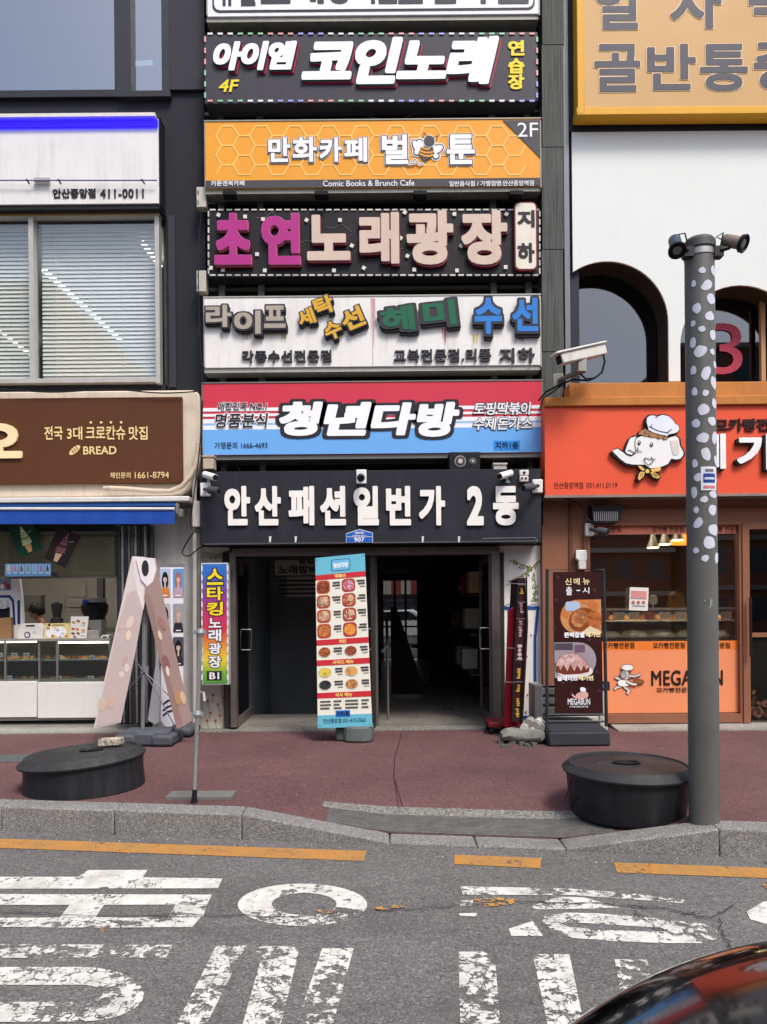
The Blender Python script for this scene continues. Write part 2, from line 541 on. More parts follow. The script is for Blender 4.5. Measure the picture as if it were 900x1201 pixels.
def strip_sheet(name, xs, ss, mat, lift=0., back=None):
    b = MB()
    vs, fs = [], []
    for X in xs:
        for s in ss:
            Y = Yk(X) + s if s < 5 else (back or 9.45)
            vs.append((X, Y, zwalk(X, s) + lift))
    k = len(ss)
    for i in range(len(xs) - 1):
        for j in range(k - 1):
            fs.append((i * k + j, (i + 1) * k + j, (i + 1) * k + j + 1, i * k + j + 1))
    b.add(vs, fs, mat)
    return b.build(name, kind='structure', recalc=False)
XS = [-14 + .2 * i for i in range(141)]
strip_sheet('sidewalk', XS, [.19, .34, .48, .6, .8, 1.05, 1.3, 2., 9], REDW)

def paver_mat():
    mt, n, p, N, L = _new('block_paving')
    co = _coord(N, L)
    br = N('ShaderNodeTexBrick')
    br.inputs['Scale'].default_value = 9.; br.inputs['Mortar Size'].default_value = .012
    br.inputs['Color1'].default_value, br.inputs['Color2'].default_value, br.inputs['Mortar'].default_value = lin('#514f4d'), lin('#5e5c59'), lin('#34322f')
    L(co, br.inputs['Vector'])
    col = _mix(N, L, 1., br.outputs['Color'], _rng(N, L, _noise(N, L, co, 6, 6, .7), .3, .7, .75, 1.2), 'MULTIPLY')
    L(col, p.inputs['Base Color']); p.inputs['Roughness'].default_value = .9
    _bump(N, L, br.outputs['Fac'], .4, -.006, p)
    return mt
xs2 = [-.45 + .1 * i for i in range(22)]
strip_sheet('block_paving', xs2, [.2, .34, .48], paver_mat(), .005)
strip_sheet('concrete_edging', [-.5 + .1 * i for i in range(22)], [.48, .54, .6], CONC, .006)

b = MB()                                                     # kerb stones, one metre each, sunk at the crossover
cuts = [-14 + 1. * i for i in range(12)] + [-2.07, -1.07, .03, .65, 1.26, 2.27, 3.27] + [4.27 + i for i in range(10)]
for xa, xb in zip(cuts, cuts[1:]):
    g = g2 = .002
    P = []
    for s in (0., .2):
        for X in (xa + g, xb - g2):
            P.append((X, Yk(X) + s, .022 - drop(X) * .17 + (.006 if s else 0)))
    f0, f1, b0, b1 = P
    lo = lambda q: (q[0], q[1], -.3)
    b.hexa([f0, f1, lo(f1), lo(f0), b0, b1, lo(b1), lo(b0)], GRAN)
b.build('kerb', kind='structure', bevel=.014)

# road paint -----------------------------------------------------
Z1 = GRD(RZ)
WH = [worn_paint('white_paint_' + s, '#d9d7cf', w, 16, c) for s, w, c in (('sound', .43, .03), ('worn', .475, .05), ('ghost', .51, .06))]
YEL = worn_paint('yellow_paint', '#b07a35', .40, 22, .012, '#7d6a4c')
YEL2 = worn_paint('yellow_scrap', '#c08a35', .49, 26, .03, '#7d6a4c')
b = MB()
for p in ([(-260, 978), (0, 984), (430, 998.5), (427, 1010.5), (0, 995), (-260, 988)], [(533, 1003), (635, 1007), (634, 1019), (533, 1014)],
          [(720, 1012), (900, 1018.5), (1160, 1029), (1160, 1042), (900, 1030.5), (724, 1024)]):
    b.sheet(Z1, p, YEL, .004)
b.build('yellow_line', kind='structure')
b = MB()
for p in ([(440, 1065), (462, 1063), (478, 1065), (462, 1069), (444, 1071)], [(553, 1056), (585, 1054), (608, 1056), (600, 1062), (570, 1065), (556, 1061)],
          [(116, 1088), (124, 1089), (127, 1096), (120, 1096)], [(888, 1039), (905, 1037), (905, 1046), (892, 1045)], [(372, 1068), (392, 1069), (388, 1073), (374, 1072)]):
    b.sheet(Z1, p, YEL2, .0075)
b.build('yellow_paint_scraps', kind='structure')
def ringp(o, i, k=24):
    return [o, i]
b = MB()
def mk(p, w): b.sheet(Z1, p, WH[w], .004)
mk([(104, 1021), (173, 1021), (168, 1029.5), (261, 1031), (256, 1042.5), (0, 1043), (-60, 1043), (-50, 1029), (92, 1029)], 0)
mk([(-60, 1049), (249, 1050), (243, 1061.5), (122, 1062), (112, 1077), (70, 1077), (82, 1062), (-60, 1062)], 0)
mk([(206, 1062), (242, 1062), (239, 1075.5), (198, 1075.5)], 0)
mk([(-60, 1077.5), (236, 1076), (226, 1088), (100, 1089), (-60, 1087)], 1)
mk([(-60, 1108), (203, 1109), (195, 1124), (-60, 1124.5)], 2)
def arc(cx, cy, rx, ry, a0, a1, k=14):
    return [(cx + rx * math.cos(R(a0 + (a1 - a0) * i / k)), cy + ry * math.sin(R(a0 + (a1 - a0) * i / k))) for i in range(k + 1)]
mk([(-60, 1135)] + arc(95, 1167, 74, 32, -90, 90) + [(-60, 1200), (-60, 1176)] + arc(95, 1166, 26, 10, 90, -90) + [(-60, 1156)], 1)
mk([(254, 1109.5), (289, 1109.5), (243, 1201), (232, 1224), (198, 1224), (208, 1201)], 1)
mk([(287, 1110), (352, 1111), (330, 1201), (325, 1224), (282, 1224), (285, 1201), (308, 1120), (290, 1120)], 1)
mk([(378, 1113), (415, 1113), (391, 1201), (386, 1224), (344, 1224), (348, 1201)], 1)
mk(arc(355, 1062, 76, 25, 160, 375, 20) + arc(357, 1061, 38, 13, 15, -200, 20), 0)
mk(arc(355, 1062, 76, 25, 15, 160, 16) + arc(357, 1061, 38, 13, 160, 15, 16), 2)
mk([(540, 1040), (670, 1043), (735, 1048), (804, 1056), (800, 1060), (735, 1055), (670, 1050.5), (543, 1050)], 1)
mk([(538, 1057), (556, 1056), (553, 1063), (540, 1063)], 1)
mk([(538, 1072), (560, 1071.5), (558, 1075.5), (540, 1075)], 0)
mk([(622, 1064), (655, 1052.5), (684, 1053), (727, 1065), (690, 1066.5), (630, 1067.5)], 1)
mk([(597, 1090), (625, 1081), (637, 1098.5), (600, 1098.5)], 0)
ou = [(640, 1073), (664, 1071), (702, 1072), (770, 1078), (826, 1084.5), (841, 1092), (842, 1101), (828, 1107), (780, 1107), (725, 1105), (672, 1101), (646, 1090), (636, 1081)]
inn = [(656, 1083), (668, 1088), (700, 1091), (760, 1093.5), (783, 1093), (776, 1089), (720, 1085.5), (680, 1083)]
oi, ii = [ou[-1]] + ou[:9], [inn[0], inn[0], inn[0], inn[7], inn[6], inn[6], inn[5], inn[4], inn[4], inn[4]]
mk([(636, 1081), (640, 1073), (664, 1071), (702, 1072), (770, 1078), (826, 1084.5), (841, 1092), (842, 1101), (828, 1107), (783, 1107), (783, 1093), (776, 1089), (720, 1085.5), (680, 1083), (656, 1083)], 1)
mk([(636, 1081), (656, 1083), (668, 1088), (700, 1091), (760, 1093.5), (783, 1093), (783, 1107), (725, 1105), (672, 1101), (646, 1090)], 1)
mk([(876, 1070), (896, 1058), (960, 1056), (960, 1088), (898, 1084), (880, 1079)], 0)
mk([(538, 1117), (580, 1117), (587, 1201), (589, 1224), (541, 1224), (540, 1201)], 2)
mk([(625, 1120), (668, 1120), (685, 1201), (690, 1224), (648, 1224), (642, 1201)], 1)
mk([(721, 1126), (759, 1126), (777, 1201), (735, 1201)], 1)
b.build('white_road_marking', kind='structure', recalc=False)
b = MB()                                                     # cracks in the asphalt
CRK = m('#232222', .95)
def crack(pts, w):
    random.seed(int(pts[0][0]))
    q = []
    for (a, c), (d, e) in zip(pts, pts[1:]):
        for k in range(7):
            t = k / 7
            q.append((a + (d - a) * t + random.uniform(-4, 4), c + (e - c) * t + random.uniform(-1.6, 1.6)))
    for (a, c), (d, e) in zip(q, q[1:]):
        l = math.hypot(d - a, e - c) or 1
        nx, ny = -(e - c) / l * w * random.uniform(.4, 1.1), (d - a) / l * w * random.uniform(.4, 1.1)
        b.sheet(Z1, [(a + nx, c + ny), (d + nx, e + ny), (d - nx, e - ny), (a - nx, c - ny)], CRK, .0115)
crack([(600, 1058), (700, 1062), (780, 1068), (835, 1078), (868, 1060)], .55)
crack([(842, 1078), (850, 1100), (862, 1120)], .7)
crack([(430, 1070), (520, 1066), (600, 1058)], .4)
crack([(0, 1072), (120, 1076), (250, 1074), (330, 1078), (430, 1070)], .4)
crack([(740, 1068), (770, 1090), (800, 1100)], .5)
b.build('road_cracks', kind='structure', recalc=False)
b = MB()                                                     # crack and seam in the red pavement
for pts in ([(471, 858), (468, 872), (463, 890), (462, 910), (466, 925), (472, 945)],):
    q = [G(x, y, 0) for x, y in pts]
    b.tube([v + Vector((0, 0, .001)) for v in q], .004, m('#2c1b1c', .95), 4)
b.build('pavement_crack', kind='structure')

b = MB()                                                     # grit and scraps gathered along the gutter
random.seed(21)
GRT = [m('#8a867e', .9), m('#3b3936', .9), m('#6d5f4a', .9), m('#b5b1a8', .8)]
for k in range(420):
    X = random.uniform(-5, 5); s_ = -abs(random.gauss(0, .16)) - .01 if random.random() < .75 else random.uniform(.3, 3.2)
    r_ = random.uniform(.003, .009) * (1 if s_ < 0 else .8)
    z = RZ + .001 if s_ < 0 else zwalk(X, s_) + .001
    a = random.uniform(0, 3); c_, q_ = math.cos(a) * r_, math.sin(a) * r_
    y = Yk(X) + s_
    b.add([(X + c_, y + q_, z), (X - q_, y + c_, z), (X - c_, y - q_, z), (X + q_, y - c_, z), (X, y, z + r_ * .9)], [(0, 1, 4), (1, 2, 4), (2, 3, 4), (3, 0, 4)], random.choice(GRT))
b.build('gutter_grit', kind='stuff')
def plate_mat():
    mt, n, p, N, L = _new('checker_plate')
    co = _coord(N, L, (1, 1, 1))
    ch = N('ShaderNodeTexVoronoi'); ch.inputs['Scale'].default_value = 26; ch.inputs['Randomness'].default_value = .25; L(co, ch.inputs['Vector'])
    col = _mix(N, L, _rng(N, L, ch.outputs['Distance'], .2, .5, 0, 1), lin('#b4b1aa'), lin('#817e78'))
    col = _mix(N, L, 1., col, _rng(N, L, _noise(N, L, co, 3, 6, .7), .3, .7, .8, 1.1), 'MULTIPLY')
    L(col, p.inputs['Base Color']); p.inputs['Roughness'].default_value = .5
    _bump(N, L, ch.outputs['Distance'], .6, .01, p)
    return mt
PLT = plate_mat()
b = MB(); b.hexa([(2.86, 9.7, .075), (9, 9.7, .075), (9, 9.7, -.05), (2.86, 9.7, -.05), (2.86, 8.95, .012), (9, 8.95, .012), (9, 8.95, -.05), (2.86, 8.95, -.05)], PLT)
b.build('step_plate', kind='structure')
b = MB(); b.hexa([(-9, 9.9, .10), (-3.2, 9.9, .10), (-3.2, 9.9, -.05), (-9, 9.9, -.05), (-9, 9.16, .012), (-3.2, 9.16, .012), (-3.2, 9.16, -.05), (-9, 9.16, -.05)], PLT)
b.build('step_plate', kind='structure')
b = MB(); b.box(-3.19, 2.3, 9.18, 9.6, -.05, .012, CONC)
b.build('threshold', kind='structure')
b = MB(); b.rect(GRD(.0), -30, 886, 45, 894, m('#4d5454', .7, .2, bump=.2), .01, .006)
b.build('manhole_cover', kind='structure')

# ---------------------------------------------------------------- buildings
DK = m('#24252d', .7, 0, .14, 2.2, .22, '#3d3a36')
DK2 = m('#33333a', .65, 0, .12, 3., .25, '#4a4743')
BLK = m('#141418', .7)
STEEL = m('#7c7a76', .45, .4, .12, 6, .4)
ALU = m('#a9a9a8', .35, .7, .08)
def room(b, x0, x1, y0, y1, z0, z1, wall, floor=None, ceil=None, back=True, t=.06):
    """Inner walls of a room whose open side faces the street; every wall is a slab."""
    b.box(x0 - t, x0, y0, y1, z0, z1, wall); b.box(x1, x1 + t, y0, y1, z0, z1, wall)
    b.box(x0 - t, x1 + t, y0, y1, z0 - t, z0, floor or wall); b.box(x0 - t, x1 + t, y0, y1, z1, z1 + t, ceil or wall)
    if back: b.box(x0 - t, x1 + t, y1, y1 + t, z0 - t, z1 + t, wall)

# left building: dark cladding, glass box windows, a bakery on the ground floor
LB = thing('dark_clad_building', 'dark clad corner building with a venetian blind window above the bakery', 'building', (-5.2, 9.5, 0))
P = PX(9.5)
b = MB()
for r in ((-560, -300, 240, -58), (-560, -58, -130, 640), (195, -58, 241, 600), (-130, 116, 195, 254), (-130, 452, 195, 600)):
    b.rect(P, *r, DK, .3)
b.rect(P, 199, -58, 241, 108, DK2, .05, .05)
b.rect(P, 142, 112, 202, 118, DK2, .1, .08)
b.rect(P, 199, 254, 207, 455, DK2, .04, .04)
b.rect(P, -560, 640, -160, 862, m('#8a857c', .8, stain=.5), .3)
b.build('wall', LB)
b = MB(); b.rect(P, 180, 588, 236, 860, m('#c9c6c0', .7, 0, .06, 2, .75, '#6b655c'), .28, .08)
b.build('column', LB)
b = MB(); b.rect(P, -160, 596, 182, 624, m('#5b5853', .7), .6, -.02)
b.build('lintel', LB)
FR = m('#26262c', .45, .2)
b = MB()
for r in ((140, -60, 155, 117), (-130, 110, 142, 118), (191, -60, 200, 112), (150, 110, 196, 113), (136, -60, 142, 112)): b.rect(P, *r, FR, .16, .06)
w1 = b.build('window', LB)
b = MB(); b.rect(P, -130, -60, 195, 113, glass(.42, '#6f7a84'), .012, -.04); b.build('pane', w1)
b = MB()
room(b, xx(-130, 9.7), xx(196, 9.7), 9.7, 13.2, zz(118, 9.7), zz(-60, 9.7), m('#5a5d60', .8), m('#3d3c3a', .8), m('#8d9092', .8))
b.build('room', LB)
b = MB(); b.tube([W(155, 74.8, 10.2), W(179, 73.5, 10.2)], .03, m('#ffffff', emit=3.), 8); b.build('interior_light', LB)
# blind window
WF = m('#b9b5ae', .4, .3, .08, 5, .5, '#5a544c')
b = MB()
for r in ((-135, 253, 190, 258.5), (-135, 447, 190, 452), (185, 253, 190, 452), (38.5, 258, 44, 448)): b.rect(P, *r, WF, .12, .1)
b.rect(P, -135, 255.5, 187, 258, m('#b3924e', .5), .1, .102)
w2 = b.build('window', LB)
b = MB(); b.rect(P, -133, 258, 186, 448, glass(.10, '#f4f6f6'), .01, .02); b.build('pane', w2)
b = MB()
SLAT = m('#eeeee8', .5, 0, .04)
for (xa, xb) in ((-130, 38), (45, 184)):
    fn = P.at((xa + xb) / 2, 355); hw = (xb - xa) / 2 * 9.5 / F
    y = 265.
    for k in range(38):
        c = fn(0, y - 355, -.12)
        dz, dy = .0262, .0095
        b.hexa([(c.x - hw, c.y - dy, c.z - dz), (c.x + hw, c.y - dy, c.z - dz), (c.x + hw, c.y - dy + .002, c.z - dz - .001), (c.x - hw, c.y - dy + .002, c.z - dz - .001),
                (c.x - hw, c.y + dy, c.z + dz), (c.x + hw, c.y + dy, c.z + dz), (c.x + hw, c.y + dy + .002, c.z + dz - .001), (c.x - hw, c.y + dy + .002, c.z + dz - .001)], SLAT)
        y += 4.86
    for q in (.12, .42, .7, .9):
        x = xa + (xb - xa) * q
        b.tube([fn(x - (xa + xb) / 2, -91, -.1), fn(x - (xa + xb) / 2, 92, -.1)], .003, SLAT, 4)
    b.rect(P, xa, 259, xb, 264, SLAT, .05, -.09)
b.build('blind', w2)
b = MB(); room(b, xx(-150, 9.7), xx(196, 9.7), 9.7, 14.5, zz(470, 9.7), zz(252, 9.7), m('#7b7d7b', .8), m('#4a4845', .8), m('#9b9d9c', .8))
b.build('room', LB)
EM = m('#fff8ea', emit=2.6)
b = MB()
for a, c, r in (((52, 317), (10.3), (141, 398, 13.)), ((168, 285), 10.1, (188, 312, 10.9)), ((-2, 388), 13., (38, 417, 14.2))):
    b.tube([W(a[0], a[1], c), W(*r)], .035, EM, 8)
b.build('interior_light', LB)
# bakery room
b = MB()
room(b, xx(-165, 9.6), xx(178, 9.6), 9.6, 12.3, .06, zz(604, 9.6), m('#a5a098', .7, 0, .08), m('#5a544c', .6), m('#a5a29c', .8))
b.build('shop_room', LB)
b = MB(); b.rect(PX(9.32), -130, 616, 137, 677, glass(.05, '#d8dad6'), .01); b.build('sash', LB)
b = MB()
for r in ((-130, 676, 137, 679), (135, 615, 139, 800)): b.rect(PX(9.34), *r, m('#7d7a74', .4, .4), .05)
b.build('sash_rail', LB)

# folded steel gate beside the bakery
b = MB()
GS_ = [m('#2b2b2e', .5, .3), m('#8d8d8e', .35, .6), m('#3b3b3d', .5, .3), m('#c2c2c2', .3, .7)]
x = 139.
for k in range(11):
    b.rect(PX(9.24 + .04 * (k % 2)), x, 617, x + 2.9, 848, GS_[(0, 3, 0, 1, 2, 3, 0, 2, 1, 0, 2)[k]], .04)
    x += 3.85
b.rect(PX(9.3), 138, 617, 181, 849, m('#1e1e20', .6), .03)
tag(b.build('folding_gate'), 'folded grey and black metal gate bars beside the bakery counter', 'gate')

# middle building
MBD = thing('narrow_sign_building', 'narrow dark building stacked with shop signs over an open entrance', 'building', (0, 9.6, 0))
P = PX(9.62)
b = MB()
b.rect(P, 236, -300, 640, 652, m('#1b1b1f', .8, 0, .2, 3), .3)
b.build('wall', MBD)
for x in (255, 301, 574, 615): b = MB(); b.rect(PX(9.48), x, -300, x + 7, 560, m('#6f746e', .5, .3, .1, 6, .5), .07); b.build('steel_post', MBD)
b = MB()
for y in (20, 130, 234, 336, 438, 541): b.rect(PX(9.52), 240, y, 634, y + 3.5, m('#56564f', .6, .3), .04)
b.build('steel_rail', MBD)
def bark():
    mt, n, p, N, L = _new('ribbed_cladding')
    co = _coord(N, L, (38, 8, .8))
    f = _noise(N, L, co, 1.6, 6, .75)
    f2 = _noise(N, L, _coord(N, L), 1.2, 3)
    c = _mix(N, L, _rng(N, L, f, .35, .7, 0, 1), lin('#2f3130'), lin('#5c5f5a'))
    c = _mix(N, L, 1., c, _rng(N, L, f2, .3, .7, .8, 1.15), 'MULTIPLY')
    L(c, p.inputs['Base Color']); p.inputs['Roughness'].default_value = .8
    _bump(N, L, f, .5, .01, p)
    return mt
b = MB()
for y0, y1 in ((-300, -70), (-69, 52), (53, 172), (173, 292), (293, 412), (413, 556)): b.rect(PX(9.3), 636, y0, 661, y1, bark(), .35)
b.rect(PX(9.32), 660.5, -300, 666.5, 470, m('#6c6f75', .5, .3), .3)
b.rect(PX(9.42), 666, -300, 677, 470, m('#2a2c36', .6), .3)
b.build('pilaster', MBD)
JB = m('#6e6560', .45, .5, .16, 5, .5, '#3b332d')
b = MB()
b.rect(PX(9.3), 272, 642, 586, 651, JB, .16)
b.rect(PX(9.3), 270, 648, 277, 853, JB, .12); b.rect(PX(9.3), 577.5, 648, 587, 853, JB, .12)
b.rect(PX(9.32), 435.5, 650, 440.5, 852, m('#39332f', .5, .4), .1)
b.rect(PX(9.36), 262, 648, 271, 853, m('#2c2a29', .7), .1); b.rect(PX(9.36), 586, 648, 592, 853, m('#2f2c2a', .7), .1)
b.build('door_frame', MBD)
b = MB()
b.rect(PX(9.42), 234, 640, 270, 858, m('#c3bcae', .75, 0, .12, 4, .75, '#6a6152'), .25)
b.rect(PX(9.42), 586, 640, 637, 858, m('#e8e6e0', .7, 0, .06, 3, .3, '#9a9384'), .25)
random.seed(3)
GRN, BRN, BLU, ORG = m('#7c8a3c', .7), m('#8b7b68', .7), m('#1f4a92', .6), m('#b5533a', .7)
S = PX(9.415)
def stem_leaves(pts, n, w=.9):
    b.stroke(S, pts, w, BRN, .002, .001)
    for k in range(n):
        i = random.randrange(len(pts) - 1); t = random.random()
        x = pts[i][0] + (pts[i + 1][0] - pts[i][0]) * t + random.uniform(-3, 3)
        y = pts[i][1] + (pts[i + 1][1] - pts[i][1]) * t + random.uniform(-1, 5)
        b.ell(S, x, y, random.uniform(.7, 1.5), random.uniform(.5, .9), GRN, .002, .0035, 7, random.uniform(0, 180))
stem_leaves([(632, 658), (622, 668), (611, 676), (598, 682)], 44, 1.4)
stem_leaves([(624, 666), (612, 662), (598, 657)], 30)
stem_leaves([(626, 672), (629, 690), (627, 705)], 30)
stem_leaves([(610, 677), (607, 694), (604, 704)], 18)
stem_leaves([(240, 648), (252, 652), (266, 646)], 26)
for x, y in ((244, 822), (250, 815), (256, 826), (262, 818), (247, 836), (258, 839), (264, 832), (243, 845), (253, 845)):
    b.ell(S, x, y, 1.6, 1.6, ORG, .002, .003, 8)
    b.stroke(S, [(x, y + 1), (x + random.uniform(-2, 2), y + 9)], .6, GRN, .002, .001)
for x, y in ((617, 835), (619, 815), (618, 770), (623, 745), (621, 845)): b.ell(S, x, y, 1.1, 1.1, ORG, .002, .003, 8)
for p in ([(592, 712), (597, 714), (598, 772), (597, 838), (592, 842)],): b.stroke(S, p, 2.6, BLU, .002, .002)
b.stroke(S, [(591, 713), (632, 713)], 3.4, BLU, .002, .004); b.stroke(S, [(591, 841), (632, 841)], 3.2, BLU, .002, .004)
b.stroke(S, [(631, 714), (628, 745), (627.5, 800), (630, 841)], 3.0, BLU, .002, .006)
b.stroke(S, [(592, 843), (596, 847), (606, 843)], .7, BLU, .002, .008); b.stroke(S, [(631, 843), (627, 847), (617, 843)], .7, BLU, .002, .008)
b.stroke(S, [(592, 711), (597, 708), (606, 712)], .7, BLU, .002, .008); b.stroke(S, [(631, 711), (626, 708), (617, 712)], .7, BLU, .002, .008)
b.build('painted_pillar', MBD)
# stairwell and passage
WHT0 = m('#d0cec8', .6)
DKW = m('#5a5754', .7, 0, .2, 2, .4)
b = MB()
FLR = m('#827d76', .32, 0, .2, 2.5, .4, '#3a3733')
b.box(-1.98, -.1, 9.5, 10.62, -.06, .014, FLR)
for k in range(7): b.box(-1.9, -.2, 10.62 + .28 * k, 10.9 + .28 * k, -1.7, -.17 * (k + 1), m('#2f2d2c', .8))
b.box(-2.02, -1.96, 9.45, 13, -1.8, 2.75, m('#93a6ad', .7, 0, .2, 1.5, .5, '#5f6d74'))
b.box(-2.02, -.1, 12.7, 12.76, -1.8, 2.75, m('#8b8d90', .8, 0, .2, 1.5, .5, '#5a5c5f'))
b.box(-2.02, -.1, 9.5, 12.76, 2.5, 2.56, DKW)
b.box(-.14, -.08, 9.5, 12.9, -1.8, 2.56, DKW)
b.build('stairwell', MBD)
b = MB()
b.box(-.1, 2.0, 9.5, 21.6, -.06, .012, FLR)
b.box(1.55, 1.61, 9.5, 15., 0, 2.56, DKW); b.box(2., 2.06, 15., 21.6, 0, 2.56, DKW); b.box(1.55, 2.06, 14.95, 15., 0, 2.56, DKW)
b.box(-.14, -.08, 12.9, 21.6, 0, 2.56, DKW)
b.box(-.14, 2.06, 9.5, 21.6, 2.5, 2.56, DKW)
b.box(-.14, -.0, 21.5, 21.6, 0, 2.56, DKW); b.box(-.14, 2.06, 21.5, 21.6, 2.32, 2.56, DKW)
b.box(0, 2., 21.47, 21.475, .05, 2.32, glass(.04, '#b4b6b6'))
b.box(.98, 2.02, 21.46, 21.52, 0, 2.4, DKW)
for x in (.3, .62): b.box(x, x + .06, 21.45, 21.5, 0, 2.4, BLK)
b.box(-.1, 2., 21.45, 21.5, .95, 1.0, BLK)
for z in (.5, 1.1, 1.7): b.box(1.3, 1.55, 11, 14.5, z, z + .03, m('#4a4642', .6))
b.build('passage', MBD)
b = MB()
b.box(-1.5, -.3, 11.4, 11.43, 1.72, 2.34, m('#b5b5b0', .6))
S = PX(11.395)
TD = m('#232327', .6)
b.rrect(S, 321, 655, 420, 676, 3, TD, .003); b.rrect(S, 322.3, 656.3, 418.7, 674.7, 2.5, m('#b5b5b0', .6), .003, .003)
b.text(S, '노래방비', 327, 663, 372, 673, TD, bold=.03, off=.009)
b.text(S, '평일', 350, 656.5, 368, 661.5, TD, bold=.03, off=.009)
for k in range(4): b.rect(S, 327, 680 + 5 * k, 398 - 7 * k, 682 + 5 * k, TD, .003, .006)
tag(b.build('hanging_notice_board'), 'dim grey karaoke price board hanging inside the dark stairwell', 'board')
# glass doors standing open
def leaf(name, x0, d0, x1, d1, handle_at, lab):
    a, c = W(x0, 852, d0), W(x1, 852 - (852 - CY) * (1 - d0 / d1), d1)
    a.z = c.z = .03
    top = Vector((0, 0, 2.17))
    t = thing(name, lab, 'door', tuple(a))
    S = PAN(a + top, c + top, c, a)
    S.n = Vector((S.c[1] - S.c[0]).cross(Vector((0, 0, 1)))).normalized()
    bb = MB()
    bb.rect(S, 0, 0, 1, .035, JB, .045, .022); bb.rect(S, 0, .95, 1, 1, m('#837c76', .4, .6), .045, .022)
    bb.rect(S, 0, .035, .06, .95, JB, .04, .02); bb.rect(S, .95, .035, 1., .95, JB, .04, .02)
    bb.build('frame', t)
    bb = MB(); bb.rect(S, .06, .035, .95, .95, glass(.08, '#7f8d8c'), .01, .005); bb.build('pane', t)
    bb = MB()
    q = S.at(handle_at, .5)
    for sgn in (1, -1):
        bb.tube([q(0, -.065, .0 * sgn), q(0, -.065, .07 * sgn), q(0, -.05, .075 * sgn), q(0, .05, .075 * sgn), q(0, .065, .07 * sgn), q(0, .065, 0)], .011, m('#c4c2be', .25, .9), 8)
    bb.build('handle', t)
leaf('glass_door', 277, 9.38, 293.5, 10.45, .72, 'open glass door on the stairwell side of the entrance')
leaf('glass_door', 438, 9.38, 434.5, 10.4, .55, 'open glass door behind the blue menu banner, at the middle post')
leaf('glass_door', 577, 9.38, 565, 10.4, .5, 'open glass door beside the red leaning sign')
# handrail in the passage
b = MB()
RL = m('#8f8e8b', .35, .7)
b.tube([(-.02, 9.75, .95), (.05, 9.9, 1.02), (.05, 11.5, 1.2), (.05, 12.6, 1.35)], .022, RL, 10)
for y in (9.95, 10.6, 11.3, 12.2): b.tube([(.05, y, .0), (.05, y, 1.02 + (y - 9.9) * .11)], .016, RL, 8)
tag(b.build('handrail'), 'dull steel handrail just inside the dark passage', 'handrail')
b = MB()
b.lathe([(.0, 0), (.07, 0), (.075, .02), (.075, .36), (.06, .42), (.02, .45), (.02, .5), (0, .5)], (1.47, 10.6, .72), m('#b3141c', .35, coat=.4), 20)
fe = b.build('fire_extinguisher', label='small red fire extinguisher inside the passage by the right door', cat='extinguisher')
b = MB()
MR = m('#281416', .6)
b.hexa([(.12, 12.6, 1.55), (.22, 12.6, 1.55), (.72, 12.6, .05), (.12, 12.6, .05), (.12, 12.63, 1.55), (.22, 12.63, 1.55), (.72, 12.63, .05), (.12, 12.63, .05)], MR)
tag(b.build('leaning_panel'), 'dark maroon wedge-shaped panel leaning in the dim passage', 'panel')
b = MB()
b.lathe([(0, .76), (.42, .76), (.42, .79), (0, .79)], (.95, 14.3, 0), m('#3a2f2b', .5), 32)
b.lathe([(.04, .0), (.04, .76)], (.95, 14.3, 0), BLK, 12); b.lathe([(.0, 0), (.25, 0), (.25, .02), (.0, .03)], (.95, 14.3, 0), BLK, 24)
tag(b.build('round_table'), 'small dark round table standing in the passage', 'table')
for y, z, c, lab in ((10.9, 1.75, '#c9b08a', 'tan storage box on the top rack nearest the open right door'), (11.5, 1.2, '#b5b0a8', 'grey box on the middle rack inside the passage'), (12.1, 1.74, '#a54038', 'red storage box on the top rack inside the passage'), (12.8, .54, '#b9b4aa', 'pale box on the low rack farther inside the passage'), (13.3, 1.14, '#8a6a4a', 'brown box at the far end of the passage rack'), (11.9, .54, '#d5d2cb', 'whitish box on the low rack nearer the open right door')):
    b = MB(); b.box(1.28, 1.52, y, y + .38, z, z + .30, m(c, .6)); b.box(1.27, 1.53, y - .01, y + .39, z + .27, z + .315, m(c, .5)); b.box(1.276, 1.28, y + .08, y + .3, z + .08, z + .2, WHT0)
    tag(b.build('storage_box'), lab, 'box', 'storage boxes in the passage')
